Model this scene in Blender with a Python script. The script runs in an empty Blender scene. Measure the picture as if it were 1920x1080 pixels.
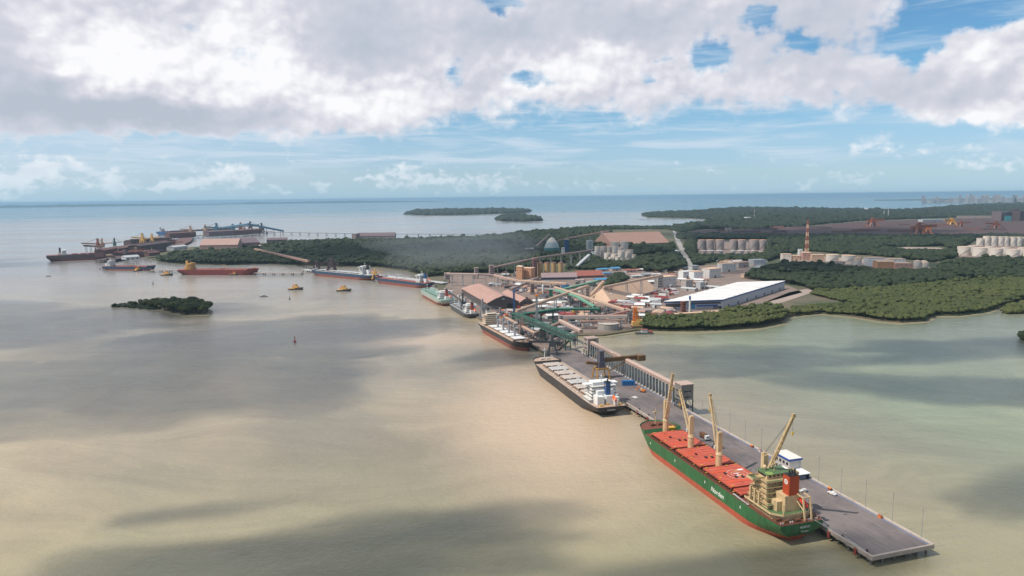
import bpy, bmesh, math, random
from mathutils import Vector, Matrix, noise
random.seed(7)
SC = bpy.context.scene
COL = SC.collection
R = math.radians

# ------------------------------------------------------------------ camera
F_PX, CAM_H, HORIZON, ROLL = 1300.0, 190.0, 369.5, -22 / 1920
PITCH = math.atan((540 - HORIZON) / F_PX)
cam_d = bpy.data.cameras.new('camera')
cam = bpy.data.objects.new('camera', cam_d)
COL.objects.link(cam)
cam_d.sensor_width = 36
cam_d.lens = 36 * F_PX / 1920
cam_d.clip_start = 1
cam_d.clip_end = 250000
cam.location = (0, 0, CAM_H)
cam.rotation_mode = 'QUATERNION'
cam.rotation_quaternion = (Matrix.Rotation(math.pi / 2 - PITCH, 3, 'X') @ Matrix.Rotation(ROLL, 3, 'Z')).to_quaternion()
SC.camera = cam

# ------------------------------------------------------------------ light
SUN_EL, SUN_AZ = R(54), R(-106)          # azimuth from +Y towards +X
SUNV = Vector((math.sin(SUN_AZ) * math.cos(SUN_EL), math.cos(SUN_AZ) * math.cos(SUN_EL), math.sin(SUN_EL)))
sd = bpy.data.lights.new('sun', 'SUN')
sd.energy = 3.9
sd.angle = R(0.53)
sd.color = (1.0, 0.93, 0.83)
so = bpy.data.objects.new('sun', sd)
so.rotation_mode = 'QUATERNION'
so.rotation_quaternion = SUNV.to_track_quat('Z', 'Y')
so.location = (0, 0, 400)
COL.objects.link(so)
SC.view_settings.view_transform = 'Standard'
SC.view_settings.look = 'None'
SC.view_settings.exposure = 0.18
SC.view_settings.gamma = 1.0
SC.render.engine = 'CYCLES'
cy = SC.cycles
cy.use_denoising = True
try:
    cy.denoiser = 'OPENIMAGEDENOISE'
    cy.denoising_input_passes = 'RGB_ALBEDO_NORMAL'
    cy.denoising_prefilter = 'ACCURATE'
except Exception:
    pass
cy.max_bounces = 5
cy.diffuse_bounces = 2
cy.glossy_bounces = 2
cy.transmission_bounces = 2
cy.volume_bounces = 1
cy.transparent_max_bounces = 12
cy.caustics_reflective = False
cy.caustics_refractive = False
cy.sample_clamp_indirect = 6


# ------------------------------------------------------------------ small node language
class N:
    def __init__(s, nt):
        s.nt = nt

    def new(s, t, **kw):
        n = s.nt.nodes.new(t)
        for k, v in kw.items():
            setattr(n, k, v)
        return n

    def put(s, sock, v):
        if hasattr(v, 'is_output'):
            s.nt.links.new(v, sock)
        elif hasattr(v, '__len__') and len(v) == 3 and len(sock.default_value) == 4:
            sock.default_value = (*v, 1)
        else:
            sock.default_value = v

    def m(s, op, a, b=0.0, c=0.0, clamp=False):
        n = s.new('ShaderNodeMath', operation=op, use_clamp=clamp)
        s.put(n.inputs[0], a); s.put(n.inputs[1], b); s.put(n.inputs[2], c)
        return n.outputs[0]

    def add(s, a, b): return s.m('ADD', a, b)
    def mul(s, a, b): return s.m('MULTIPLY', a, b)
    def sub(s, a, b): return s.m('SUBTRACT', a, b)

    def v(s, op, a, b=(0, 0, 0), scale=1.0):
        n = s.new('ShaderNodeVectorMath', operation=op)
        s.put(n.inputs[0], a); s.put(n.inputs[1], b)
        if op == 'SCALE':
            s.put(n.inputs['Scale'], scale)
        return n.outputs['Value'] if op in ('LENGTH', 'DOT_PRODUCT', 'DISTANCE') else n.outputs[0]

    def xyz(s, x, y, z=0.0):
        n = s.new('ShaderNodeCombineXYZ')
        s.put(n.inputs[0], x); s.put(n.inputs[1], y); s.put(n.inputs[2], z)
        return n.outputs[0]

    def sep(s, v_):
        n = s.new('ShaderNodeSeparateXYZ'); s.put(n.inputs[0], v_)
        return n.outputs

    def noise(s, vec, scale, detail=6, rough=.55, dist=0.0, out='Fac', lac=2.0):
        n = s.new('ShaderNodeTexNoise')
        s.put(n.inputs['Vector'], vec)
        n.inputs['Scale'].default_value = scale
        n.inputs['Detail'].default_value = detail
        n.inputs['Roughness'].default_value = rough
        n.inputs['Lacunarity'].default_value = lac
        n.inputs['Distortion'].default_value = dist
        return n.outputs[out]

    def ramp(s, x, a, b, lo=0.0, hi=1.0, smooth=True):
        n = s.new('ShaderNodeMapRange', interpolation_type='SMOOTHSTEP' if smooth else 'LINEAR')
        s.put(n.inputs[0], x)
        for i, k in enumerate((a, b, lo, hi)):
            s.put(n.inputs[1 + i], k)
        return n.outputs[0]

    def mix(s, f, a, b):
        n = s.new('ShaderNodeMix', data_type='RGBA')
        s.put(n.inputs[0], f); s.put(n.inputs[6], a); s.put(n.inputs[7], b)
        return n.outputs[2]


# ------------------------------------------------------------------ sky: Nishita air with cumulus and stratus in it
W = bpy.data.worlds.new('World')
SC.world = W
W.use_nodes = True
W.node_tree.nodes.clear()
n = N(W.node_tree)
sky = n.new('ShaderNodeTexSky', sky_type='NISHITA')
sky.sun_disc = False
sky.sun_elevation = SUN_EL
sky.sun_rotation = SUN_AZ
sky.altitude = 100
sky.air_density = 1.0
sky.dust_density = 0.3
sky.ozone_density = 2.5
dirv = n.new('ShaderNodeTexCoord').outputs['Generated']
dx, dy, dz = n.sep(n.v('NORMALIZE', dirv))
az = n.mul(n.m('ARCTAN2', dx, dy), 57.29578)        # degrees, 0 = +Y
el = n.mul(n.m('ARCSINE', dz), 57.29578)


def pd(x, y):
    """photo measurement -> azimuth / elevation in degrees"""
    u, v = x - 960, y - 540
    a = -math.atan(ROLL); c, s_ = math.cos(a), math.sin(a)
    u, v = c * u - s_ * v, s_ * u + c * v
    d = Vector((u, F_PX * math.cos(PITCH) - v * math.sin(PITCH), -(F_PX * math.sin(PITCH) + v * math.cos(PITCH)))).normalized()
    return math.degrees(math.atan2(d.x, d.y)), math.degrees(math.asin(d.z))


P2 = n.xyz(az, el, 0)
warp = n.v('SUBTRACT', n.noise(P2, .16, 3, .5, out='Color'), (.5, .5, .5))
warp2 = n.v('SUBTRACT', n.noise(P2, .75, 3, .5, out='Color'), (.5, .5, .5))
PW = n.v('ADD', n.v('ADD', P2, n.v('SCALE', warp, scale=3.6)), n.v('SCALE', warp2, scale=2.0))


def field(blobs):
    """sum of soft ellipses (x, y, rx, ry, weight) measured on the photo, laid out in sky angles"""
    tot = None
    for (x, y, rx, ry, w) in blobs:
        a0, e0 = pd(x, y)
        k = 57.3 / F_PX
        q = n.v('MULTIPLY', n.v('SUBTRACT', PW, (a0, e0, 0)), (1 / (rx * k), 1 / (ry * k), 0))
        g = n.ramp(n.v('LENGTH', q), 0, 1.35, w, 0)
        tot = g if tot is None else n.add(tot, g)
    return tot


COVER = [  # where cloud is (+) and where blue shows (-)
    (140, 60, 330, 170, .5), (500, 100, 300, 190, .5), (760, 110, 230, 160, .6), (60, 180, 260, 60, .5), (300, 190, 330, 52, .55),
    (560, 186, 300, 42, .4), (780, 182, 170, 44, .4), (1080, 115, 240, 100, .55), (1020, 40, 200, 80, .4), (1250, 145, 260, 66, .5), (1500, 158, 170, 50, .45),
    (1250, 20, 260, 90, .5), (1580, 40, 160, 90, .55), (1880, 110, 200, 80, .55), (1740, 162, 180, 56, .5), (1890, 214, 130, 26, .5),
    (-200, 100, 260, 250, .5), (2150, 130, 260, 150, .5), (950, -160, 1500, 180, .5),
    (940, 12, 52, 30, -.95), (1428, 48, 44, 24, -.7), (1505, 88, 46, 30, -.75), (1325, 112, 32, 40, -.75), (1712, 82, 48, 46, -.85), (1790, 12, 110, 48, -.95),
    (842, 150, 34, 64, -.72), (455, 84, 46, 40, -.5), (350, 52, 40, 18, -.42), (1258, 98, 36, 20, -.55), (1620, 150, 70, 38, -.42), (1205, 134, 46, 18, -.62), (1000, 142, 54, 22, -.6), (1180, 60, 40, 20, -.3),
    (1650, 276, 64, 24, .36), (20, 334, 44, 22, .34), (75, 324, 32, 18, .32), (122, 310, 50, 24, .38), (215, 322, 38, 18, .34), (300, 338, 70, 14, .3), (440, 326, 44, 20, .36), (380, 342, 80, 12, .28),
    (520, 347, 60, 11, .26), (615, 343, 32, 16, .32), (690, 338, 34, 18, .34), (768, 330, 64, 28, .42), (838, 337, 54, 20, .36), (936, 334, 50, 24, .4), (1010, 347, 60, 9, .26), (160, 345, 200, 12, .24),
    (1160, 347, 160, 10, .24), (1560, 344, 140, 14, .27), (1860, 312, 60, 12, .28),
    (960, 270, 1400, 30, -.16), (300, 264, 420, 20, -.08),
]
TONE = [  # sunlit faces (+) and shaded bases (-)
    (150, 95, 110, 60, .42), (235, 120, 110, 66, .6), (470, 60, 130, 60, .45), (400, 130, 160, 80, .4), (560, 140, 140, 66, .5), (740, 185, 110, 44, .5), (650, 205, 80, 24, .3), (520, 205, 200, 34, .2), (180, 20, 150, 30, .15),
    (1090, 120, 110, 56, .5), (980, 160, 80, 50, .35), (1260, 150, 160, 40, .15), (1860, 110, 140, 44, .35), (1870, 218, 110, 22, .45), (1600, 60, 60, 40, .1), (1170, 90, 70, 30, .2), (820, 100, 30, 40, .25),
    (690, 70, 150, 100, -.45), (640, 120, 70, 60, -.25), (160, 195, 300, 50, -.62), (380, 212, 260, 26, -.45), (30, 110, 80, 80, -.4), (330, 60, 60, 46, -.3), (1120, 40, 190, 60, -.35), (960, 70, 90, 36, -.3),
    (1530, 60, 160, 80, -.38), (1330, 190, 260, 30, -.1), (1760, 170, 150, 46, -.2), (1240, 60, 120, 50, -.15), (880, 60, 60, 60, -.3), (1640, 170, 120, 40, -.1),
]
cov = field(COVER)
tone = field(TONE)
nvec = n.v('MULTIPLY', P2, (1, 1.3, 0))
LIGHT = (-.34, .62, 0)


def billow(vec, scale, detail):
    """rounded cumulus heads: 1 in the middle of a head, 0 in the creases"""
    w_ = n.v('SUBTRACT', n.noise(vec, scale * .9, 3, .55, out='Color'), (.5, .5, .5))
    v_ = n.v('ADD', vec, n.v('SCALE', w_, scale=.55 / scale))
    k = n.new('ShaderNodeTexVoronoi', voronoi_dimensions='2D', feature='SMOOTH_F1', normalize=True)
    n.put(k.inputs['Vector'], v_)
    k.inputs['Scale'].default_value = scale
    k.inputs['Detail'].default_value = detail
    k.inputs['Roughness'].default_value = .5
    k.inputs['Smoothness'].default_value = .55
    return n.sub(1.0, k.outputs['Distance'])


nA = n.noise(nvec, .21, 4, .5, .2)
nB = n.noise(n.v('ADD', nvec, LIGHT), .21, 4, .5, .2)
bA = billow(nvec, .36, 2.6)
bB = billow(n.v('ADD', nvec, (-.30, .55, 0)), .36, 1.2)
fA = n.noise(n.v('ADD', nvec, (31, 7, 3)), .9, 7, .55, .3)
shade = n.add(n.mul(n.sub(nA, nB), 1.7), n.mul(n.sub(bA, bB), .75))
shade = n.add(shade, n.mul(n.sub(bA, .62), .95))
shade = n.mul(shade, n.ramp(tone, -.45, .25, .3, 1.0))
shade = n.add(shade, n.mul(n.sub(fA, .5), .12))
# outside the part of the sky measured on the photo: broken cumulus everywhere
out_f = n.ramp(n.m('ABSOLUTE', az), 42, 60)
up_f = n.ramp(el, 17, 24)
open_f = n.m('MAXIMUM', out_f, up_f)
cov = n.mix(open_f, cov, n.mul(n.ramp(el, 2, 7), .22))
dens = n.add(n.add(cov, n.mul(n.sub(nA, .5), .9)), n.mul(n.sub(bA, .62), .55))
dens = n.add(dens, n.mul(n.sub(fA, .5), .55))
dens = n.sub(dens, n.ramp(el, 3.6, 7.0, .13, 0))
gA = n.noise(n.v('ADD', n.v('MULTIPLY', P2, (1, 1.6, 0)), (3, 11, 0)), 1.15, 6, .6, .4)
dens = n.add(dens, n.mul(n.ramp(el, 2.6, 4.6, 1.15, 0), n.sub(gA, .53)))
alpha = n.ramp(dens, .02, .50)
alpha = n.mul(alpha, n.ramp(el, .15, 3.2, .5, 1.0))
alpha = n.mul(alpha, n.ramp(el, 0, .3))
lum = n.add(n.add(n.mul(n.ramp(tone, -1, 1, -.85, .62, smooth=False), 1.0), .60), shade)
lum = n.mix(open_f, lum, n.add(n.mul(lum, .35), -.05))  # unseen cloud greyed down to weaken the ambient light
lum = n.add(lum, n.ramp(el, 1.0, 5.5, .35, 0))
lum = n.add(lum, n.ramp(dens, .12, .6, .14, -.05))
lum = n.m('ADD', lum, 0, clamp=True)
c1 = n.mix(n.ramp(lum, 0, .5, smooth=False), (.43, .48, .56, 1), (.60, .61, .68, 1))
ccol = n.mix(n.ramp(lum, .48, 1.0, smooth=False), c1, (.86, .86, .88, 1))
ccol = n.mix(n.ramp(el, .3, 6.0, .5, 0), ccol, (.46, .64, .76, 1))       # air in front of the far clouds
# thin high veil and streaks
sv = n.v('MULTIPLY', P2, (.10, 1.0, 0))
st = n.noise(n.v('ADD', sv, (5, 2, 0)), 1.1, 6, .6, .6)
veil = n.mul(n.ramp(st, .42, .72), n.ramp(el, 1.2, 3.2))
veil = n.mul(veil, n.ramp(az, -10, 40, .72, .5))
veil = n.add(veil, n.mul(n.ramp(el, 0, 1.2), n.ramp(el, 3.5, 8, .26, 0)))
veil = n.add(veil, n.mul(n.ramp(az, -44, 2, .45, 0), n.ramp(el, -.5, 5.5, .55, 1)))
air = n.v('MULTIPLY', sky.outputs[0], (1, 1, 1))
skyc = n.v('SCALE', air, scale=.09)
tint = n.mix(n.ramp(el, 0, 9), n.v('MULTIPLY', skyc, (.60, .82, 1.15)), n.v('MULTIPLY', skyc, (.66, 1.0, 1.13)))
tint = n.mix(n.ramp(el, -.4, 0), (.26, .34, .40, 1), tint)
base = n.mix(n.m('MINIMUM', veil, .8), tint, (.55, .65, .75, 1))
base = n.mix(n.ramp(el, 0, 2.0, .6, 0), base, (.36, .57, .735, 1))       # sea air along the horizon
fin = n.mix(alpha, base, ccol)
bg = n.new('ShaderNodeBackground')
n.put(bg.inputs[0], fin)
bg.inputs[1].default_value = 1.0
wo = n.new('ShaderNodeOutputWorld')
W.node_tree.links.new(bg.outputs[0], wo.inputs[0])
try:
    W.cycles.sampling_method = 'MANUAL'
    W.cycles.sample_map_resolution = 1024
except Exception:
    pass


# ------------------------------------------------------------------ helpers
def G(x, y, z=0.0):
    """a point measured on the photo -> where it stands at height z (metres)"""
    u, v = x - 960, y - 540
    a = -math.atan(ROLL); c, s_ = math.cos(a), math.sin(a)
    u, v = c * u - s_ * v, s_ * u + c * v
    d = (u, F_PX * math.cos(PITCH) - v * math.sin(PITCH), -(F_PX * math.sin(PITCH) + v * math.cos(PITCH)))
    t = (z - CAM_H) / d[2]
    return Vector((d[0] * t, d[1] * t, z))


def tall(x, y0, y1, z=0.0):
    """height of something whose foot is at (x, y0) and whose top is at y1"""
    g = G(x, y0, z)
    sl = math.atan((y1 - 540) / F_PX) + PITCH
    return CAM_H - math.tan(sl + (x - 960) * -ROLL / F_PX) * g.y - z


MATS = {}


def mat(name, col, rough=.6, var=.18, vscale=.15, metal=0.0, streak=0.0, dirt=None, coat=0.0):
    """procedural paint, metal or stone: base colour broken by two noises, optional run-off streaks, optional dirt colour"""
    if name in MATS:
        return MATS[name]
    M = bpy.data.materials.new(name)
    M.use_nodes = True
    t = M.node_tree
    t.nodes.clear()
    k = N(t)
    tc = k.new('ShaderNodeTexCoord').outputs['Object']
    a = k.noise(tc, vscale, 5, .62)
    b = k.noise(tc, vscale * 7.3, 4, .6)
    f = k.add(k.mul(k.sub(a, .5), 2.2 * var), k.mul(k.sub(b, .5), 1.5 * var))
    fac = k.add(1.0, f)
    if streak:
        st = k.noise(k.v('MULTIPLY', tc, (1, 1, .07)), .9, 4, .6)
        fac = k.mul(fac, k.ramp(st, .45, .75, 1.0, 1.0 - streak))
    c = k.v('SCALE', (col[0], col[1], col[2]), scale=1.0)
    n_ = c.node
    k.put(n_.inputs['Scale'], fac)
    if dirt:
        w = k.noise(k.v('ADD', tc, (17, 3, 9)), vscale * 1.7, 6, .66)
        c = k.mix(k.ramp(w, .5, .72, 0, .75), c, (*dirt, 1))
    p = k.new('ShaderNodeBsdfPrincipled')
    k.put(p.inputs['Base Color'], c)
    p.inputs['Roughness'].default_value = rough
    p.inputs['Metallic'].default_value = metal
    o = k.new('ShaderNodeOutputMaterial')
    t.links.new(p.outputs[0], o.inputs[0])
    MATS[name] = M
    return M


class MB:
    """collects solids for one mesh"""
    def __init__(s, xf=None):
        s.v = []; s.f = []; s.mi = []; s.cur = 0; s.xf = xf; s.st = []

    def add(s, vs, fs):
        b = len(s.v)
        s.st.append((b, len(s.f)))
        s.v += [tuple(s.xf @ Vector(p)) if s.xf else tuple(p) for p in vs]
        s.f += [tuple(i + b for i in f) for f in fs]
        s.mi += [s.cur] * len(fs)
        return s

    def box(s, c, d, rz=0.0):
        cx, cy_, cz = c; a, b, e = d[0] / 2, d[1] / 2, d[2] / 2
        co, si = math.cos(rz), math.sin(rz)
        vs = [(cx + x * co - y * si, cy_ + x * si + y * co, cz + z) for z in (-e, e) for x, y in ((-a, -b), (a, -b), (a, b), (-a, b))]
        return s.add(vs, [(3, 2, 1, 0), (4, 5, 6, 7), (0, 1, 5, 4), (1, 2, 6, 5), (2, 3, 7, 6), (3, 0, 4, 7)])

    def b0(s, x0, x1, y0, y1, z0, z1):
        return s.box(((x0 + x1) / 2, (y0 + y1) / 2, (z0 + z1) / 2), (x1 - x0, y1 - y0, z1 - z0))

    def prism(s, pts, z0, z1):
        """pts anticlockwise"""
        n_ = len(pts)
        if sum(pts[i][0] * pts[(i + 1) % n_][1] - pts[(i + 1) % n_][0] * pts[i][1] for i in range(n_)) < 0:
            pts = list(reversed(pts))
        vs = [(p[0], p[1], z0) for p in pts] + [(p[0], p[1], z1) for p in pts]
        return s.add(vs, [tuple(range(n_ - 1, -1, -1)), tuple(range(n_, 2 * n_))] + [(i, (i + 1) % n_, n_ + (i + 1) % n_, n_ + i) for i in range(n_)])

    def tube(s, a, b, r0, r1=None, n_=8, caps=True):
        a, b = Vector(a), Vector(b); r1 = r0 if r1 is None else r1
        d = (b - a).normalized()
        u = d.orthogonal().normalized(); w = d.cross(u)
        vs = []
        for p, r in ((a, r0), (b, r1)):
            for i in range(n_):
                t = 2 * math.pi * i / n_
                vs.append(p + u * (r * math.cos(t)) + w * (r * math.sin(t)))
        fs = [(i, (i + 1) % n_, n_ + (i + 1) % n_, n_ + i) for i in range(n_)]
        if caps:
            fs += [tuple(range(n_ - 1, -1, -1)), tuple(range(n_, 2 * n_))]
        return s.add(vs, fs)

    def beam(s, a, b, w, h):
        """rectangular bar from a to b, w wide, h deep, kept upright"""
        a, b = Vector(a), Vector(b)
        d = (b - a).normalized()
        sd_ = d.cross(Vector((0, 0, 1)))
        if sd_.length < 1e-4:
            sd_ = Vector((1, 0, 0))
        sd_.normalize(); up = sd_.cross(d)
        vs = [p + sd_ * (x * w / 2) + up * (z * h / 2) for p in (a, b) for x, z in ((-1, -1), (1, -1), (1, 1), (-1, 1))]
        return s.add(vs, [(0, 1, 2, 3), (7, 6, 5, 4), (0, 4, 5, 1), (1, 5, 6, 2), (2, 6, 7, 3), (3, 7, 4, 0)])

    def lathe(s, c, prof, n_=16):
        """prof: (radius, z) from the bottom up"""
        vs = []; fs = []
        for r, z in prof:
            for i in range(n_):
                t = 2 * math.pi * i / n_
                vs.append((c[0] + r * math.cos(t), c[1] + r * math.sin(t), c[2] + z))
        m = len(prof)
        for j in range(m - 1):
            fs += [(j * n_ + i, j * n_ + (i + 1) % n_, (j + 1) * n_ + (i + 1) % n_, (j + 1) * n_ + i) for i in range(n_)]
        fs += [tuple(range(n_ - 1, -1, -1)), tuple(range((m - 1) * n_, m * n_))]
        return s.add(vs, fs)

    def gable(s, x0, x1, y0, y1, z0, z1, over=0.0):
        """solid gable roof, ridge along x"""
        x0 -= over; x1 += over; y0 -= over; y1 += over; m = (y0 + y1) / 2
        vs = [(x0, y0, z0), (x1, y0, z0), (x1, y1, z0), (x0, y1, z0), (x0, m, z1), (x1, m, z1)]
        return s.add(vs, [(3, 2, 1, 0), (0, 1, 5, 4), (2, 3, 4, 5), (1, 2, 5), (3, 0, 4)])

    def truss(s, a, b, w, h, nb, t=.35, floor=True):
        """open box girder: four chords, posts and diagonals"""
        a, b = Vector(a), Vector(b); d = (b - a); L = d.length; d.normalize()
        sd_ = d.cross(Vector((0, 0, 1)))
        if sd_.length < 1e-4:
            sd_ = Vector((1, 0, 0))
        sd_.normalize(); up = sd_.cross(d)
        cor = [(-w / 2, 0), (w / 2, 0), (w / 2, h), (-w / 2, h)]
        P = lambda i, k: a + d * (L * i / nb) + sd_ * cor[k][0] + up * cor[k][1]
        for k in range(4):
            s.tube(P(0, k), P(nb, k), t, n_=4)
        for i in range(nb + 1):
            s.tube(P(i, 0), P(i, 3), t * .7, n_=4); s.tube(P(i, 1), P(i, 2), t * .7, n_=4)
            s.tube(P(i, 0), P(i, 1), t * .7, n_=4); s.tube(P(i, 3), P(i, 2), t * .7, n_=4)
            if i < nb:
                s.tube(P(i, 0), P(i + 1, 3), t * .6, n_=4); s.tube(P(i, 2), P(i + 1, 1), t * .6, n_=4)
        return s

    def each(s, name, m, parent, per=1, most=100):
        """every solid (or run of `per` solids) as an object of its own; past `most`, the rest as one"""
        st = s.st + [(len(s.v), len(s.f))]; k = list(range(0, len(s.st), per)); out = []
        for i, a in enumerate(k):
            rest = i >= most
            z_ = st[-1] if rest else st[min(a + per, len(s.st))]
            q = MB(); q.v = s.v[st[a][0]:z_[0]]; q.f = [tuple(j - st[a][0] for j in f) for f in s.f[st[a][1]:z_[1]]]
            o = q.build(name, m, parent); out.append(o)
            if rest:
                o['kind'] = 'stuff'; break
        return out

    def build(s, name, m, parent=None, smooth=False, **tags):
        me = bpy.data.meshes.new(name)
        me.from_pydata(s.v, [], s.f)
        ms = m if isinstance(m, (list, tuple)) else [m]
        for x in ms:
            me.materials.append(x)
        if len(ms) > 1:
            me.polygons.foreach_set('material_index', s.mi)
        if smooth:
            me.polygons.foreach_set('use_smooth', [True] * len(me.polygons))
        me.update()
        o = bpy.data.objects.new(name, me)
        COL.objects.link(o)
        if parent is not None:
            o.parent = parent
        if tags:
            tag(o, **tags)
        return o


def tag(o, label=None, cat=None, group=None, kind=None):
    if label: o['label'] = label
    if cat: o['category'] = cat
    if group: o['group'] = group
    if kind: o['kind'] = kind
    return o


def thing(name, label, cat, loc=(0, 0, 0), rz=0.0, group=None):
    o = bpy.data.objects.new(name, None)
    COL.objects.link(o)
    o.empty_display_size = .5
    o.location = loc
    o.rotation_euler = (0, 0, rz)
    return tag(o, label, cat, group)


def copy_tree(o, loc=None, rz=None, label=None, parent=None):
    c = o.copy(); COL.objects.link(c)
    if parent is not None: c.parent = parent
    if loc is not None: c.location = loc
    if rz is not None: c.rotation_euler = (0, 0, rz)
    if label: c['label'] = label
    for ch in o.children:
        copy_tree(ch, parent=c)
    return c


def heading(a, b):
    return math.atan2(b[1] - a[1], b[0] - a[0])


# ------------------------------------------------------------------ water
def water_mat():
    M = bpy.data.materials.new('silty_water'); M.use_nodes = True
    t = M.node_tree; t.nodes.clear(); k = N(t)
    pos = k.new('ShaderNodeNewGeometry').outputs['Position']
    px_, py_, pz_ = k.sep(pos)
    far = k.v('LENGTH', pos)
    w = k.v('SUBTRACT', k.noise(pos, .0011, 4, .55, out='Color'), (.5, .5, .5))
    q = k.v('ADD', pos, k.v('SCALE', w, scale=420))
    a = k.noise(k.v('MULTIPLY', q, (1, .6, 1)), .0021, 6, .6, .4)
    sand = k.mix(k.ramp(a, .36, .66), WATER_A, WATER_B)
    # the clearer green water on the bay side of the jetty
    g = k.add(k.sub(px_, 190), k.mul(k.sub(py_, 620), .27))
    grn = k.ramp(k.add(g, k.mul(k.sub(a, .5), 260)), -70, 190)
    c = k.mix(grn, sand, k.mix(k.ramp(a, .4, .62), WATER_C, WATER_D))
    # greener, thinner silt close in
    c = k.mix(k.ramp(k.add(py_, k.mul(k.sub(a, .5), 500)), 560, 250, 0, .65), c, WATER_E)
    s1_ = k.noise(k.v('MULTIPLY', q, (.5, 1.6, 1)), .012, 6, .66, .8)
    c = k.v('SCALE', c, scale=1.0); k.put(c.node.inputs['Scale'], k.ramp(s1_, .3, .7, .88, 1.10))
    pq = k.v('LENGTH', k.v('MULTIPLY', k.v('SUBTRACT', k.v('ADD', pos, k.v('SCALE', w, scale=260)), (20, 600, 0)), (1 / 110, 1 / 220, 0)))
    c = k.mix(k.mul(k.ramp(pq, 1.2, .2), k.sub(1.0, grn)), c, WATER_P)
    pq2 = k.v('LENGTH', k.v('MULTIPLY', k.v('SUBTRACT', k.v('ADD', pos, k.v('SCALE', w, scale=200)), (-130, 905, 0)), (1 / 170, 1 / 60, 0)))
    c = k.mix(k.ramp(pq2, 1.2, .2, 0, .8), c, WATER_P)  # sunlit band between cloud shadows, put into the water colour as paler pink
    # sea beyond the plume: pale bands, then turquoise
    b = k.noise(k.v('MULTIPLY', q, (.25, 1, 1)), .0009, 4, .6, .3)
    d_ = k.add(far, k.mul(k.sub(b, .5), 5200))
    c = k.mix(k.ramp(d_, 700, 2600), c, WATER_F)
    c = k.mix(k.ramp(d_, 7200, 10500), c, WATER_G)
    # wind chop
    n1 = k.noise(pos, .055, 5, .68)
    n2 = k.noise(k.v('MULTIPLY', pos, (1, 2.1, 1)), .35, 3, .6)
    n3 = k.noise(k.v('MULTIPLY', pos, (1, 1.7, 1)), .14, 4, .7)
    h = k.add(k.add(k.mul(n1, 1.3), k.mul(n2, .35)), k.mul(n3, .8))
    bp = k.new('ShaderNodeBump')
    bp.inputs['Distance'].default_value = 1.0
    k.put(bp.inputs['Strength'], k.ramp(far, 300, 4000, .7, .16))
    k.put(bp.inputs['Height'], h)
    p = k.new('ShaderNodeBsdfPrincipled')
    calm = k.noise(k.v('MULTIPLY', q, (.35, 1, 1)), .0032, 4, .6)
    k.put(p.inputs['Base Color'], c)
    k.put(p.inputs['Roughness'], k.ramp(calm, .38, .65, .12, .24))
    p.inputs['IOR'].default_value = 1.333
    k.put(p.inputs['Normal'], bp.outputs[0])
    o = k.new('ShaderNodeOutputMaterial')
    t.links.new(p.outputs[0], o.inputs[0])
    return M


WATER_A = (.240, .210, .155, 1)
WATER_B = (.435, .345, .215, 1)
WATER_C = (.175, .205, .135, 1)
WATER_D = (.27, .295, .18, 1)
WATER_P = (.51, .38, .262, 1)
WATER_E = (.28, .262, .145, 1)
WATER_F = (.265, .255, .245, 1)
WATER_G = (.03, .14, .19, 1)


def disc(name, m, radii, nseg=72):
    vs = [(0, 0, 0)]; fs = []
    for r in radii:
        vs += [(r * math.cos(2 * math.pi * i / nseg), r * math.sin(2 * math.pi * i / nseg), 0) for i in range(nseg)]
    fs += [(0, 1 + i, 1 + (i + 1) % nseg) for i in range(nseg)]
    for j in range(len(radii) - 1):
        b0, b1 = 1 + j * nseg, 1 + (j + 1) * nseg
        fs += [(b0 + i, b1 + i, b1 + (i + 1) % nseg, b0 + (i + 1) % nseg) for i in range(nseg)]
    me = bpy.data.meshes.new(name); me.from_pydata(vs, [], fs); me.materials.append(m)
    o = bpy.data.objects.new(name, me); COL.objects.link(o)
    return o


wt = disc('water', water_mat(), (400, 1200, 4000, 12000, 30000, 66000))
tag(wt, kind='structure')

# ------------------------------------------------------------------ haze: one closed box of even air
HM = bpy.data.materials.new('sea_haze'); HM.use_nodes = True
HM.node_tree.nodes.clear(); k = N(HM.node_tree)
pv = k.new('ShaderNodeVolumePrincipled')
pv.inputs['Color'].default_value = (.40, .60, .77, 1)
pv.inputs['Density'].default_value = 3.6e-5
pv.inputs['Anisotropy'].default_value = 0.15
ho = k.new('ShaderNodeOutputMaterial')
HM.node_tree.links.new(pv.outputs[0], ho.inputs['Volume'])
HM.cycles.homogeneous_volume = True
hz = MB().b0(-70000, 70000, -70000, 70000, -1, 205).build('haze', HM)
tag(hz, 'thin blue sea haze lying over the whole estuary', 'haze', kind='stuff')

# ------------------------------------------------------------------ drifting cumulus overhead, whose shade lies on the water
CM = bpy.data.materials.new('cloud_droplets'); CM.use_nodes = True
CM.node_tree.nodes.clear(); k = N(CM.node_tree)
pv = k.new('ShaderNodeVolumePrincipled')
pv.inputs['Color'].default_value = (1, 1, 1, 1)
pv.inputs['Density'].default_value = .013
pv.inputs['Anisotropy'].default_value = 0.3
ho = k.new('ShaderNodeOutputMaterial')
CM.node_tree.links.new(pv.outputs[0], ho.inputs['Volume'])
CM.cycles.homogeneous_volume = True


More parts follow.
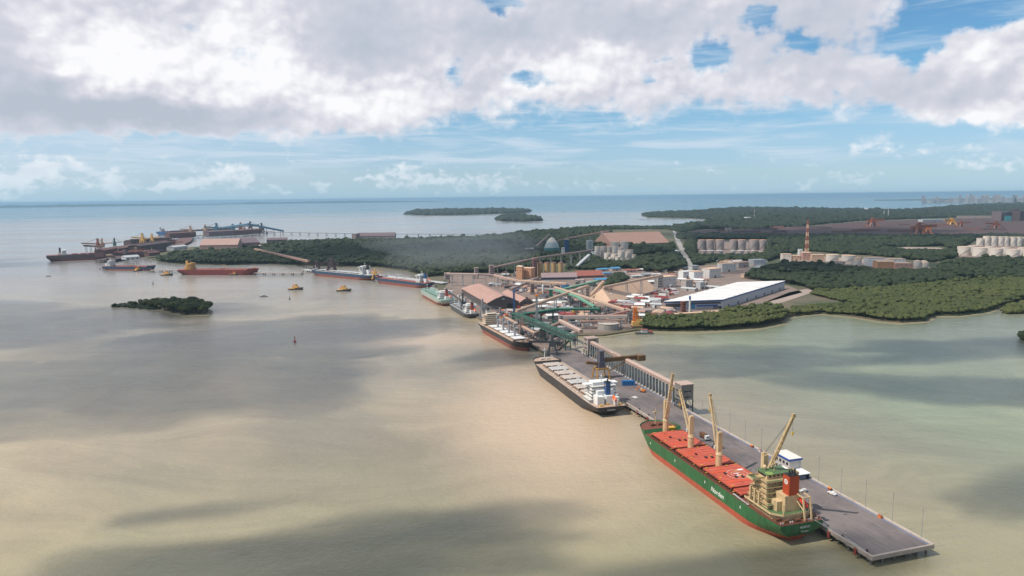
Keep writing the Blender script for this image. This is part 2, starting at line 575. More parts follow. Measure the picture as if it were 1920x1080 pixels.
def cloud(gx, gy, rx, ry, rot=0.0, alt=1150.0, thick=110.0, seed=0):
    """a cumulus whose shadow falls around (gx, gy)"""
    off = SUNV * (alt / SUNV.z)
    bm = bmesh.new()
    bmesh.ops.create_icosphere(bm, subdivisions=5, radius=1)
    for v in bm.verts:
        p = v.co.copy()
        f = 1 + .75 * noise.fractal(Vector((p.x * 1.3 + seed * 7.1, p.y * 1.3, p.z * .6 + seed)), 1, 2, 4)
        g_ = 1 + .5 * noise.fractal(Vector((p.x * 2.2 + seed * 3.3, p.y * 2.2 + 9, p.z + seed)), 1, 2, 3)
        v.co = Vector((p.x * rx * f, p.y * ry * f, (p.z if p.z > 0 else p.z * .45) * thick * g_))
    me = bpy.data.meshes.new('cloud'); bm.to_mesh(me); bm.free()
    me.materials.append(CM)
    o = bpy.data.objects.new('cloud', me); COL.objects.link(o)
    o.location = (gx + off.x, gy + off.y, alt)
    o.rotation_euler = (0, 0, rot)
    tag(o, 'drifting cumulus cloud high above the estuary', 'cloud', 'cumulus clouds over the estuary', 'stuff')


for c_ in [(-430, 790, 330, 225, .25), (-900, 1080, 380, 230, .1), (-330, 1010, 200, 110, .1), (-130, 335, 125, 50, .15), (-205, 402, 24, 13, .2), (-20, 382, 30, 22, .4),
           (95, 322, 80, 24, .1), (250, 775, 140, 95, -.15), (430, 650, 135, 52, -.3), (560, 830, 150, 60, .1), 
           (-230, 2430, 720, 420, .1), (1500, 3300, 700, 500, 0), (820, 1750, 260, 120, .2), (-1900, 2100, 500, 260, .3), (330, 420, 60, 30, .5), (-20, 800, 60, 40, .1)]:
    cloud(*c_, alt=1700.0 if c_[1] > 1500 else 1150.0, seed=hash(c_[:2]) % 17 if False else int(abs(c_[0] * 3 + c_[1])) % 23)


# ------------------------------------------------------------------ ships
def ship_frame(stern, hd):
    """stern centre on the water, compass heading from +Y towards +X"""
    return Vector((stern[0], stern[1], 0)), math.pi / 2 - R(hd)


def hull_hb(s, f, B):
    """half breadth at length fraction s and height fraction f (0 waterline, 1 deck)"""
    p = 1.7 + 1.5 * f
    bow0 = .80 + .05 * f
    hb = B / 2
    if s > bow0:
        w = min(1.0, (s - bow0) / (1 - bow0))
        hb *= max(0.0, 1 - w ** p) ** .72
    st0 = .17 - .05 * f
    if s < st0:
        w = (st0 - s) / st0
        end = .18 + .70 * min(1, f * 1.25)
        hb *= end + (1 - end) * math.cos(w * math.pi / 2) ** .9
    return hb


def hull_x(s, f, L):
    x0 = .032 * L * max(0, 1 - f * 1.6)
    x1 = L * (.962 + .038 * f)
    return x0 + s * (x1 - x0)


STN = [0, .02, .04, .07, .1, .13, .16, .3, .45, .6, .75, .80, .83, .86, .89, .92, .945, .965, .98, .99, .996, 1.0]


def loft(L, B, zd, z0, z1, nz, s0=0.0, s1=1.0, off=0.0, cap_stern=True, cap_bow=False, cap_top=False):
    st = sorted(set([s0, s1] + [s for s in STN if s0 < s < s1]))
    mb = MB(); vs = []; n_ = len(st)
    for j in range(nz + 1):
        z = z0 + (z1 - z0) * j / nz
        f = max(0.0, z / zd)
        for s in st:
            hb = max(hull_hb(s, min(f, 1.35), B) + off, .05)
            x = hull_x(s, min(f, 1.35), L)
            vs.append((x, hb, z)); vs.append((x, -hb, z))
    fs = []
    for j in range(nz):
        for i in range(n_ - 1):
            a = (j * n_ + i) * 2; b = a + 2; c = ((j + 1) * n_ + i) * 2; d = c + 2
            fs.append((a, c, d, b)); fs.append((a + 1, b + 1, d + 1, c + 1))
        if cap_stern:
            a = j * n_ * 2; c = (j + 1) * n_ * 2
            fs.append((a + 1, c + 1, c, a))
        a = (j * n_ + n_ - 1) * 2; c = ((j + 1) * n_ + n_ - 1) * 2
        fs.append((a, c, c + 1, a + 1))
        if cap_bow:
            pass
    if cap_top:
        k = nz * n_ * 2
        fs.append(tuple([k + 2 * i + 1 for i in range(n_)] + [k + 2 * i for i in range(n_ - 1, -1, -1)]))
    return mb.add(vs, fs)


def deck_plan(L, B, zd, z, s0=0.0, s1=1.0, inset=.05):
    st = sorted(set([s0, s1] + [s for s in STN if s0 < s < s1])); f = z / zd
    vs = [(hull_x(s, min(f, 1.35), L), hull_hb(s, min(f, 1.35), B) - inset if s < 1 else .02, z) for s in st]
    vs += [(x, -y, z_) for x, y, z_ in reversed(vs)]
    return MB().add(vs, [tuple(range(len(vs) - 1, -1, -1))])


def rails(mb, pts, h=1.1, step=6.0, r=.06, nr=2):
    for a, b in zip(pts, pts[1:]):
        a, b = Vector(a), Vector(b); L = (b - a).length
        for j in range(nr):
            z = Vector((0, 0, h * (j + 1) / nr)); mb.tube(a + z, b + z, r, n_=4)
        m = max(1, int(L / step))
        for i in range(m + 1):
            p = a.lerp(b, i / m); mb.tube(p, p + Vector((0, 0, h)), r, n_=4)
    return mb


TXT = {}


def text_mesh(name, body, size, m, parent, loc, rx, rz, depth=.05, bold=0.0, shear=0.0):
    c = bpy.data.curves.new(name, 'FONT'); c.body = body; c.size = size; c.extrude = depth; c.align_x = 'CENTER'; c.align_y = 'CENTER'
    c.offset = bold; c.shear = shear
    o = bpy.data.objects.new('tmp', c); COL.objects.link(o)
    bpy.context.view_layer.update()
    me = bpy.data.meshes.new_from_object(o.evaluated_get(bpy.context.evaluated_depsgraph_get()))
    bpy.data.objects.remove(o)
    me.name = name; me.materials.clear(); me.materials.append(m)
    t = bpy.data.objects.new(name, me); COL.objects.link(t)
    t.parent = parent; t.location = loc; t.rotation_euler = (rx, 0, rz)
    return t


# paints and metals
GREEN_HULL = mat('green_hull_paint', (.030, .135, .045), .5, .24, .06, streak=.6, dirt=(.065, .095, .05))
RED_BOOT = mat('red_boot_paint', (.42, .085, .045), .55, .18, .08, streak=.35, dirt=(.28, .10, .065))
RED_DECK = mat('oxide_red_deck', (.16, .048, .028), .7, .3, .25, dirt=(.11, .045, .03))
RED_HATCH = mat('coral_red_hatch_paint', (.50, .095, .052), .6, .26, .14, dirt=(.30, .05, .03))
ORANGE_RED = mat('fresh_orange_red_paint', (.58, .075, .022), .5, .12, .2)
TAN = mat('tan_paint', (.60, .445, .255), .5, .13, .15, streak=.3, dirt=(.38, .24, .12))
TAN_DK = mat('weathered_tan_paint', (.45, .33, .18), .55, .2, .2, streak=.35)
GREEN_DECK = mat('green_deck_paint', (.08, .15, .06), .6, .25, .3, dirt=(.12, .13, .05))
RED_FUNNEL = mat('brick_red_funnel_paint', (.40, .055, .016), .5, .1, .2)
BLACK = mat('soot_black_paint', (.018, .018, .02), .6, .2, .2)
DARK = mat('dark_gap_steel', (.05, .030, .024), .7, .3, .3)
BROWN = mat('rusty_brown_steel', (.14, .062, .032), .75, .3, .4, dirt=(.25, .11, .04))
GLASS = mat('dark_window_glass', (.02, .025, .03), .12, .05, .3)
WHITE = mat('white_paint', (.74, .74, .72), .45, .07, .15, streak=.16)
WHITE_OLD = mat('weathered_white_paint', (.60, .585, .56), .55, .12, .2, streak=.3, dirt=(.42, .33, .25))
MARK_WHITE = mat('white_marking_paint', (.72, .70, .66), .6, .05, .3)
YELLOW = mat('yellow_paint', (.62, .36, .03), .5, .15, .3)
BLACK_HULL = mat('black_hull_paint', (.026, .026, .029), .45, .2, .07, streak=.3, dirt=(.07, .06, .055))
CREAM_HATCH = mat('cream_hatch_paint', (.60, .525, .46), .55, .12, .12, dirt=(.42, .32, .25))
PINK_DECK = mat('dusty_pink_deck', (.42, .29, .21), .7, .25, .2, dirt=(.24, .16, .12))
BLUE_FUN = mat('dark_blue_paint', (.022, .075, .20), .45, .1, .2)
ORANGE = mat('lifeboat_orange', (.85, .14, .02), .4, .05, .3)
GREY = mat('grey_steel_paint', (.30, .31, .32), .55, .15, .2, streak=.25)
LGREY = mat('pale_grey_paint', (.48, .49, .49), .5, .12, .2, streak=.2)
DGREY = mat('dark_grey_steel', (.075, .078, .082), .6, .25, .25)
TEAL = mat('pale_teal_deck_paint', (.21, .33, .275), .55, .15, .12)
SAGE = mat('pale_sage_hull_paint', (.38, .41, .36), .5, .12, .1, streak=.3)
BLUE_HULL = mat('navy_hull_paint', (.035, .07, .12), .45, .15, .08, streak=.3)
OX_HULL = mat('oxblood_hull_paint', (.20, .042, .035), .5, .16, .08, streak=.3)
OCHRE = mat('ochre_paint', (.66, .40, .13), .5, .12, .15)
RUST_RED = mat('rust_red_paint', (.30, .07, .05), .6, .2, .2)


def make_hull(root, L, B, zd, zb, hull_m, boot_m, deck_m, fc=2.6, fc_m=None):
    loft(L, B, zd, -2.0, zb, 4).build('boot_topping', boot_m, root, smooth=False)
    loft(L, B, zd, zb, zd, 5).build('hull', hull_m, root)
    deck_plan(L, B, zd, zd - .03).build('main_deck', deck_m, root)
    if fc:
        loft(L, B, zd, zd + .002, zd + fc, 2, .885, 1.0, cap_stern=True).build('forecastle', fc_m or hull_m, root)
        d = deck_plan(L, B, zd, zd + fc - .9, .887, 1.0, .25).build('forecastle_deck', deck_m, root)


def make_hatches(root, spans, w, zc, m_cov, m_coam, hc=1.6, ht=.9, seam=True, mk=None):
    for (a, b) in spans:
        MB().b0(a + .4, b - .4, -w / 2 + .4, w / 2 - .4, zc, zc + hc).build('hatch_coaming', m_coam, root)
        mb = MB(); z0, z1 = zc + hc, zc + hc + ht
        if seam:       # two folding panels with a gap and stiffener bars
            m_ = (a + b) / 2
            for x0, x1 in ((a, m_ - .15), (m_ + .15, b)):
                mb.b0(x0, x1, -w / 2, w / 2, z0 + .01, z1)
                for q in range(4):
                    xx = x0 + (x1 - x0) * (q + .5) / 4
                    mb.b0(xx - .08, xx + .08, -w / 2 + .3, w / 2 - .3, z1, z1 + .12)
        else:
            mb.b0(a, b, -w / 2, w / 2, z0 + .01, z1)
        mb.build('hatch_cover', mk[(a, b)] if mk and (a, b) in mk else m_cov, root)


def tier_windows(mb, x0, x1, hw, z, nx, ny, h=1.0):
    for i in range(nx):
        xx = x0 + (x1 - x0) * (i + .5) / nx
        for s in (1, -1):
            mb.b0(xx - .45, xx + .45, s * hw - .03, s * hw + .03, z, z + h)
    for i in range(ny):
        yy = -hw + 2 * hw * (i + .5) / ny
        for x in (x0, x1):
            mb.b0(x - .03, x + .03, yy - .45, yy + .45, z, z + h)


def simple_house(root, x0, x1, hw, z0, tiers, m, m_deck, funnel_m, fx, wing, funnel_h=8.0, detail=True, boat=True, fw=3.0, fy=0.0):
    """stepped accommodation block, wheelhouse, funnel, mast and boat of a cargo ship"""
    h = 2.8
    mb = MB(); wn = MB(); dk = MB()
    for k in range(tiers):
        xa = x0 + (.35 * k if k else 0); xb = x1; w_ = hw * (1 if k == 0 else .86 - .02 * k)
        mb.b0(xa, xb, -w_, w_, z0 + h * k, z0 + h * k + h - .18)
        dk.b0(xa - 1.0, xb + .7, -w_ - .9, w_ + .9, z0 + h * k + h - .18, z0 + h * k + h)
        if detail:
            wn.b0(xa - .03, xb + .03, -w_ - .03, w_ + .03, z0 + h * k + 1.2, z0 + h * k + 1.85)
    hs = mb.build('deckhouse', m, root)
    dk.build('deck_edge', m_deck, hs)
    if detail:
        wn.each('window_band', GLASS, hs)
    zt = z0 + h * tiers
    wh = MB(); a, b = x0 + (x1 - x0) * .35, x1 - .3
    wh.b0(a, b, -hw * .62, hw * .62, zt, zt + 2.5); wh.b0(a - .4, b + .5, -hw * .66, hw * .66, zt + 2.5, zt + 2.75)
    whs = wh.build('wheelhouse', m, root)
    MB().b0(b - .02, b + .05, -hw * .58, hw * .58, zt + 1.0, zt + 2.1).build('window', GLASS, whs)
    for s in (1, -1):
        MB().b0(a + 1.0, b - .6, s * hw * .62 if s > 0 else -wing, wing if s > 0 else -hw * .62, zt + .02, zt + 1.2).build('bridge_wing', m, root)
    ms = MB().tube((a + 1.5, 0, zt + 2.7), (a + 1.5, 0, zt + 9.5), .38, .2)
    ms.b0(a + 1.2, a + 1.8, -2.2, 2.2, zt + 6.2, zt + 6.6); ms.b0(a + .2, a + 2.6, -.25, .25, zt + 7.6, zt + 8.0)
    ms.build('mast', m, root)
    fn = MB().b0(fx - fw, fx + fw, fy - fw * .8, fy + fw * .8, z0 + h * (tiers - 2.2), zt + funnel_h - 2).build('funnel', funnel_m, root)
    cp = MB().b0(fx - fw - .1, fx + fw + .1, fy - fw * .8 - .1, fy + fw * .8 + .1, zt + funnel_h - 2, zt + funnel_h - 1.1)
    cp.tube((fx, fy, zt + funnel_h - 1.3), (fx - .8, fy, zt + funnel_h + 1.2), .7)
    cp.build('funnel_cap', BLACK, fn)
    MB().b0(fx - fw - 3, fx + fw + 2, fy - fw * 1.25, fy + fw * 1.25, z0, z0 + h * (tiers - 2.2) - .02).build('engine_casing', m, root)
    if boat:
        bt = MB().tube((fx - fw - 6.5, -hw * .35, z0 + 4.2), (fx - fw - 1.5, -hw * .35, z0 + 7.0), 1.5, 1.25, 10)
        lb = bt.build('lifeboat', ORANGE, root, smooth=False)
        rp = MB()
        for s in (-1.3, 1.3):
            rp.beam((fx - fw - 8.5, -hw * .35 + s, z0 + 1.6), (fx - fw - .8, -hw * .35 + s, z0 + 5.6), .4, .5)
            rp.b0(fx - fw - 7.9, fx - fw - 7.3, -hw * .35 + s - .25, -hw * .35 + s + .25, z0 - .1, z0 + 6.6)
        rp.build('lifeboat_ramp', m, root)
    return zt


def foremast(root, x, z, m, h=11):
    mb = MB().tube((x, 0, z), (x, 0, z + h), .5, .32)
    mb.b0(x - .5, x + .5, -2.2, 2.2, z + h * .82, z + h * .82 + .7)
    mb.tube((x, 0, z + h), (x, 0, z + h + 2.0), .15, .1)
    mb.build('foremast', m, root)


def deck_gear(root, L, zf, m):
    mb = MB()
    for s in (1, -1):
        x = L * .945
        mb.tube((x, s * 3.2 - 1.6, zf + 1.0), (x, s * 3.2 + 1.6, zf + 1.0), .9, n_=10)
        mb.b0(x - 1.4, x + 1.4, s * 3.2 - 2.0, s * 3.2 - 1.7, zf - .05, zf + 1.5); mb.b0(x - 1.4, x + 1.4, s * 3.2 + 1.7, s * 3.2 + 2.0, zf - .05, zf + 1.5)
    mb.each('windlass', m, root, 3)
    for s in (1, -1):
        MB().tube((L * .965, s * 4.2, zf), (L * .965, s * 4.2, zf + 1.0), .45).build('bow_bollard', m, root)


def cargo_crane(root, x, z, post_h, tip, m, y=0.0, r=1.75):
    """pedestal, slewing tower with cab, twin girder jib to `tip`, hoist rope and hook"""
    t = MB().tube((x, y, z - 1.6), (x, y, z + post_h * .40), r * 1.25, r * 1.2, 14).tube((x, y, z + post_h * .40), (x, y, z + post_h * .48), r * 1.4, r * 1.0, 14)
    cr = t.build('crane', m, root)
    hx = MB(); tw = Vector((tip[0] - x, tip[1] - y, 0)).normalized()
    sd_ = Vector((-tw.y, tw.x, 0)); zz = z + post_h * .48
    ang = math.atan2(tw.y, tw.x)
    hx.box((x, y, zz + post_h * .26), (r * 1.5, r * 1.75, post_h * .52), ang)
    hx.box((x - tw.x * .6, y - tw.y * .6, zz + post_h * .52 + .5), (r * 1.2, r * 1.5, 1.0), ang)
    hx.tube((x - tw.x * .6, y - tw.y * .6, zz + post_h * .52 + .9), (x - tw.x * .6, y - tw.y * .6, zz + post_h * .52 + 2.6), .22, .12)
    hx.build('crane_tower', m, cr)
    cb = Vector((x, y, zz + 2.2)) + tw * (r * 1.25) + sd_ * (r * .95)
    MB().box(cb, (1.7, 1.5, 2.0), ang).build('crane_cab', WHITE_OLD, cr)
    j = MB(); root_p = Vector((x, y, zz + 1.0)) + tw * (r * .95)
    tipv = Vector(tip); d = (tipv - root_p); up = sd_.cross(d).normalized()
    nseg = 12
    for s in (1, -1):
        pa = root_p + sd_ * (s * 1.25); pb = tipv + sd_ * (s * .55)
        j.beam(pa, pb, .62, 1.2)
    for i in range(1, nseg):
        f = i / nseg; c = root_p.lerp(tipv, f); w_ = 1.25 + (.55 - 1.25) * f
        j.beam(c - sd_ * w_, c + sd_ * w_, .3, .3)
        if i < nseg - 1:
            f2 = (i + 1) / nseg; c2 = root_p.lerp(tipv, f2); w2 = 1.25 + (.55 - 1.25) * f2
            j.beam(c - sd_ * w_, c2 + sd_ * w2, .18, .18)
    j.build('crane_jib', m, cr)
    hd_ = MB().box(tipv + d.normalized() * .6, (1.6, 1.8, 2.0), ang)
    hd_.build('jib_head', TAN_DK if m is TAN else m, cr)
    rp = MB(); topp = Vector((x, y, zz + post_h * .52 + .9))
    for s in (.5, -.5):
        rp.tube(topp + sd_ * s, tipv + sd_ * s, .07, n_=4)
    hk = Vector((tipv.x, tipv.y, max(tipv.z - 9, z + 6)))
    rp.tube(tipv, hk, .07, n_=4)
    rp.build('hoist_rope', BLACK, cr)
    MB().box(hk - Vector((0, 0, .7)), (.8, .8, 1.6), ang).tube(hk - Vector((0, 0, 1.5)), hk - Vector((0, 0, 2.3)), .3, .15, 6).build('hook_block', YELLOW, cr)
    return cr


# ---- the green bulk carrier at the end of the jetty
L1, B1, ZD1 = 176.0, 31.0, 12.2
loc, rz = ship_frame((156.5, 357.5), -16.1)
gs = thing('bulk_carrier', 'green hulled bulk carrier with coral red hatches and four tan cranes at the jetty end', 'ship', loc, rz)
make_hull(gs, L1, B1, ZD1, 3.6, GREEN_HULL, RED_BOOT, RED_DECK, 2.6, GREEN_HULL)
H1 = [(117.2, 150.0), (82.2, 114.2), (47.6, 79.2), (37.0, 45.4)]
make_hatches(gs, H1, 25.2, ZD1 - .03, RED_HATCH, DARK, 1.5, .9)
zt_ = ZD1 - .03 + 2.4
# repainted stripes and yellow corner pads on the covers, and the landing circle
st = MB(); pad = MB(); ring = MB(); mk = MB(); vent = MB()
for (a, b) in H1[:3]:
    m_ = (a + b) / 2
    st.b0(a + 5.5, a + 9.0, -9, 11.2, zt_ + .005, zt_ + .020); st.b0(b - 10.2, b - 7.8, 1.0, 11.2, zt_ + .005, zt_ + .020)
    for xx in (a + 1.2, m_ - 1.5, b - 1.2):
        for yy in (-10.8, -4, 10.8):
            pad.b0(xx - .6, xx + .6, yy - .55, yy + .55, zt_ + .13, zt_ + .34)
    for xx, yy in ((a + 11, -3), (a + 12, 1.2), (m_ + 3, 4.5)):
        vent.b0(xx - 1.1, xx + 1.1, yy - .6, yy + .6, zt_, zt_ + .8)
cx_, cy_ = 63.3, -2.5
for r0, r1 in ((6.6, 7.1), (3.7, 4.1)):
    nn = 40
    for i in range(nn):
        t0, t1 = 2 * math.pi * i / nn, 2 * math.pi * (i + 1) / nn
        q = [(cx_ + r * math.cos(t), cy_ + r * math.sin(t)) for r, t in ((r0, t0), (r1, t0), (r1, t1), (r0, t1))]
        ring.prism(q, zt_ + .125, zt_ + .16)
for (x0, x1, y0, y1) in ((61.3, 62.0, -4.5, -.5), (64.6, 65.3, -4.5, -.5), (62.0, 64.6, -2.8, -2.2)):
    mk.b0(x0, x1, y0, y1, zt_ + .125, zt_ + .17)
mk.b0(68.5, 70.5, -10.4, -6.4, zt_ + .125, zt_ + .17)
st.each('fresh_paint_stripe', ORANGE_RED, gs); pad.each('lifting_pad', YELLOW, gs); vent.each('hatch_vent', BLACK, gs)
ring.each('landing_circle', mat('worn_white_marking', (.58, .36, .30), .7, .2, .4), gs, 40); mk.each('landing_mark', MARK_WHITE, gs, 3)
MB().b0(67.8, 68.9, -5.8, -3.6, zt_ + .125, zt_ + .18).build('yellow_mark', YELLOW, gs)
for x, ph, tip in ((151.8, 25, (139.5, 2.0, 60.0)), (115.7, 24, (136.0, -2.5, 48.5)), (80.7, 24, (94.5, -1.0, 57.0)), (34.0, 26.5, (12.0, -1.0, 68.5))):
    cargo_crane(gs, x, ZD1, ph, tip, TAN)
foremast(gs, 168, ZD1 + 1.7, TAN, 12)
deck_gear(gs, L1, ZD1 + 1.7, BROWN)
MB().b0(153.5, 157.5, -9.5, -2.5, ZD1 + .5, ZD1 + 3.2).build('deck_store', YELLOW, gs)
# side deck clutter: hatch stays, pipes, cleats
pp = MB(); sy = MB()
for s in (1, -1):
    for zz, yy in ((.45, 13.4), (.8, 13.9)):
        pp.tube((38, s * yy, ZD1 + zz), (150, s * yy, ZD1 + zz), .16, n_=6)
    for i in range(38):
        x = 37.5 + i * 3.0
        pp.b0(x - .12, x + .12, s * 12.45 - .12 if s > 0 else s * 14.2, s * 14.2 if s > 0 else s * 12.45 + .12, ZD1 - .03, ZD1 + 1.35)
        if i % 5 == 2:
            sy.b0(x + .6, x + 1.6, s * 13.0 - .35, s * 13.0 + .35, ZD1 - .02, ZD1 + 1.1)
pp.build('deck_piping', BROWN, gs); sy.each('bollard', YELLOW, gs)
rl = MB()
rails(rl, [(hull_x(s, 1, L1), hull_hb(s, 1, B1) - .15, ZD1) for s in STN if .13 < s < .88], 1.1, 5)
rails(rl, [(hull_x(s, 1, L1), -hull_hb(s, 1, B1) + .15, ZD1) for s in STN if .13 < s < .88], 1.1, 5)
rails(rl, [(.4, y, ZD1) for y in (-13.0, 0, 13.0)], 1.1, 4)
rails(rl, [(hull_x(s, 1, L1), hull_hb(s, 1, B1) - .15, ZD1) for s in STN if s < .14], 1.1, 4)
rails(rl, [(hull_x(s, 1, L1), -hull_hb(s, 1, B1) + .15, ZD1) for s in STN if s < .14], 1.1, 4)
rl.build('deck_railing', BROWN, gs)
# accommodation: lower tier, stepped block, wheelhouse with green decks
T = 2.85
dh = MB(); gd = MB(); wn = MB(); rr = MB()
dh.b0(9.5, 32.0, -12.6, 12.6, ZD1, ZD1 + T)
dh.prism([(32.0, 12.6), (32, -12.6), (9.5, -12.6), (5.0, -8), (5.0, 8), (9.5, 12.6)], ZD1 + .001, ZD1 + T - .12)
g0_ = MB(); PE = [(32.6, 13.9), (32.6, -13.9), (8.8, -13.9), (4.0, -9), (4.0, 9), (8.8, 13.9)]
dh.prism(PE, ZD1 + T - .1, ZD1 + T + .08)
g0_.prism([(18 + (x - 18) * .90, y * .88) for x, y in PE], ZD1 + T + .081, ZD1 + T + .11)
for (xa_, ya_), (xb_, yb_) in zip(PE[1:] + PE[:1], PE[2:] + PE[:2]):
    dh.beam((xa_, ya_, ZD1 + T + .6), (xb_, yb_, ZD1 + T + .6), .16, 1.05)
lv = [(15.0, 31.6, 11.2), (17.0, 31.2, 10.6), (17.6, 30.8, 10.2), (18.2, 30.4, 9.8), (18.8, 30.2, 9.5)]
for k, (a, b, w_) in enumerate(lv):
    z = ZD1 + T * (k + 1)
    dh.b0(a, b, -w_, w_, z, z + T - .1)
    gd.b0(a - 1.6, b + .5, -w_ - 1.0, w_ + 1.0, z + T - .0, z + T + .06); dh.b0(a - 1.7, b + .6, -w_ - 1.1, w_ + 1.1, z + T - .35, z + T - .01)
    tier_windows(wn, a, b, w_, z + 1.1, 3, 5, .85); g0_.b0(a - 1.5, a - .05, -w_ - .5, w_ + .5, z + T + .061, z + T + .08)
    for s in (1, -1):
        rails(rr, [(b + .6, s * (w_ + 1.2), z + T), (a - 1.7, s * (w_ + 1.2), z + T), (a - 1.7, s * 3.2, z + T)], 1.0, 2.4, .05)
tier_windows(wn, 9.5, 32.0, 12.6, ZD1 + 1.1, 4, 5, .85)
h1 = dh.build('deckhouse', TAN, gs)
gd.build('deck_plating', TAN_DK, h1); wn.each('window', GLASS, h1); g0_.build('poop_deck_plating', GREEN_DECK, h1); rr.build('railing', TAN_DK, h1)
zt = ZD1 + T * 6 + .06
wh = MB().b0(21.0, 30.0, -7.6, 7.6, zt, zt + 2.7)
whs = wh.build('wheelhouse', TAN, gs)
MB().b0(20.4, 30.7, -8.0, 8.0, zt + 2.7, zt + 2.95).build('wheelhouse_roof', GREEN_DECK, whs)
wv = MB(); wv.b0(29.98, 30.06, -7.2, 7.2, zt + 1.1, zt + 2.2)
for s in (1, -1): wv.b0(22.0, 29.6, s * 7.62 - .04, s * 7.62 + .04, zt + 1.1, zt + 2.2)
for i in range(5): wv.b0(20.94, 21.02, -6 + i * 2.7, -4.6 + i * 2.7, zt + 1.1, zt + 2.1)
wv.build('window', GLASS, whs)
rf = MB(); rf.tube((25, 0, zt + 2.9), (25, 0, zt + 10), .36, .2); rf.b0(24.7, 25.3, -2.4, 2.4, zt + 6.6, zt + 7.0); rf.b0(23.6, 26.4, -.2, .2, zt + 8.0, zt + 8.4)
rf.lathe((27.5, 4.5, zt + 2.9), [(.35, 0), (.35, .8), (1.0, 1.3), (1.15, 2.1), (.8, 2.9), (.1, 3.2)], 12)
rf.build('radar_mast', TAN, gs)
MB().lathe((22.5, 5.2, zt + 2.96), [(2.3, 0), (2.3, .06)], 20).build('compass_deck_circle', mat('lime_deck_mark', (.20, .30, .08), .6), whs)
for s in (1, -1):
    w2 = MB(); y0, y1 = sorted((s * 7.62, s * 15.6))
    w2.b0(23.0, 29.0, y0, y1, zt - .35, zt - .12)
    w2.b0(28.8, 29.0, y0, y1, zt - .12, zt + 1.1); w2.b0(23.0, 23.2, y0, y1, zt - .12, zt + 1.1); w2.b0(23.2, 28.8, s * 15.5 - .1, s * 15.5 + .1, zt - .12, zt + 1.1)
    bw = w2.build('bridge_wing', TAN, gs)
    MB().b0(23.25, 28.75, *sorted((s * 7.7, s * 15.35)), zt - .11, zt - .06).build('wing_deck', GREEN_DECK, bw)
# white-tan columns on the port quarter of the house, funnel and casing
cl = MB()
for x in (20.5, 24.5, 28.5):
    cl.b0(x - .5, x + .5, 12.2, 13.2, ZD1 + T + .1, zt - 5.8); cl.b0(x - .5, x + .5, -13.2, -12.2, ZD1 + T + .1, zt - 5.8)
cl.each('house_column', TAN, gs)
MB().b0(8.2, 16.5, -5.0, 5.0, ZD1 + T + .1, ZD1 + T * 4.3).b0(10.5, 16.9, 5.0, 8.4, ZD1 + T + .1, ZD1 + T * 3).build('engine_casing', TAN, gs)
fn = MB().b0(8.2, 13.6, -3.7, 2.7, ZD1 + T * 4.3, zt + 6.0).build('funnel', RED_FUNNEL, gs)
fc_ = MB().b0(8.3, 13.5, -3.6, 2.6, zt + 6.0, zt + 6.45)
for dx_, dy_, hh in ((9.6, -1.6, 3.4), (11.4, .4, 2.2), (12.6, -2.4, 1.6), (10.0, 1.6, 1.4)):
    fc_.tube((dx_, dy_, zt + 6.2), (dx_, dy_, zt + 6.4 + hh), .55, .5, 8)
fc_.build('funnel_cap', BLACK, fn)
lg = MB()
nn = 24
for i in range(nn):
    t0, t1 = 2 * math.pi * i / nn, 2 * math.pi * (i + 1) / nn
    lg.add([(11.0 + r * math.cos(t), 2.76, zt + 2.4 + r * math.sin(t)) for r, t in ((.9, t0), (1.5, t0), (1.5, t1), (.9, t1))], [(0, 1, 2, 3)])
lg.b0(10.7, 11.3, 2.71, 2.77, zt + 1.8, zt + 3.0); lg.b0(10.4, 11.6, 2.71, 2.775, zt + 2.25, zt + 2.55)
lg.build('funnel_emblem', MARK_WHITE, fn)
# free-fall boat on its davit, stern gear
dv = MB()
for s in (-3.2, 1.2):
    dv.beam((1.2, -4 + s, ZD1), (3.4, -4 + s, ZD1 + 12.4), .7, .9); dv.beam((3.4, -4 + s, ZD1 + 12.4), (9, -4 + s, ZD1 + 12.8), .6, .7)
    dv.beam((2.0, -4 + s, ZD1 + 5.0), (9.0, -4 + s, ZD1 + 9.0), .4, .5)
dv.beam((3.4, -7.2, ZD1 + 12.4), (3.4, -2.8, ZD1 + 12.4), .6, .6)
dv.build('boat_davit', TAN, gs)
bt = MB().lathe((0, 0, 0), [(.3, -3.6), (1.25, -2.4), (1.5, 0), (1.4, 2.2), (.5, 3.6)], 12)
lb = bt.build('lifeboat', mat('rescue_red_paint', (.62, .045, .03), .4, .06), gs, smooth=True)
lb.location = (5.4, -5.0, ZD1 + 8.7); lb.rotation_euler = (0, R(60), 0)
MB().b0(-.4, 1.4, -.9, .9, 1.2, 1.9).build('boat_canopy', WHITE_OLD, lb)
gr = MB()
for x, y in ((3.0, 8), (3.2, -10), (6.0, 11), (2.5, 1)):
    gr.tube((x, y - 1.5, ZD1 + 1.0), (x, y + 1.5, ZD1 + 1.0), .8, n_=10); gr.b0(x - 1.1, x + 1.1, y - 2, y + 2, ZD1 - .02, ZD1 + .4)
gr.each('mooring_winch', BROWN, gs, 2)
bl = MB()
for y in (-11, -6.5, 5, 11):
    bl.tube((1.6, y, ZD1), (1.6, y, ZD1 + 1.1), .35); bl.tube((1.6, y + 1.3, ZD1), (1.6, y + 1.3, ZD1 + 1.1), .35)
bl.each('mooring_bitts', WHITE_OLD, gs)
MB().tube((6.0, 7.5, ZD1 + T), (6.0, 7.5, ZD1 + T + 5), .35, .3).beam((6.0, 7.5, ZD1 + T + 5), (1.5, 10.5, ZD1 + T + 8), .35, .4).build('stores_crane', TAN, gs)
gw = MB().beam((42, 14.9, ZD1 + 1.0), (27, 14.9, ZD1 + .6), .9, .35).build('gangway', LGREY, gs)
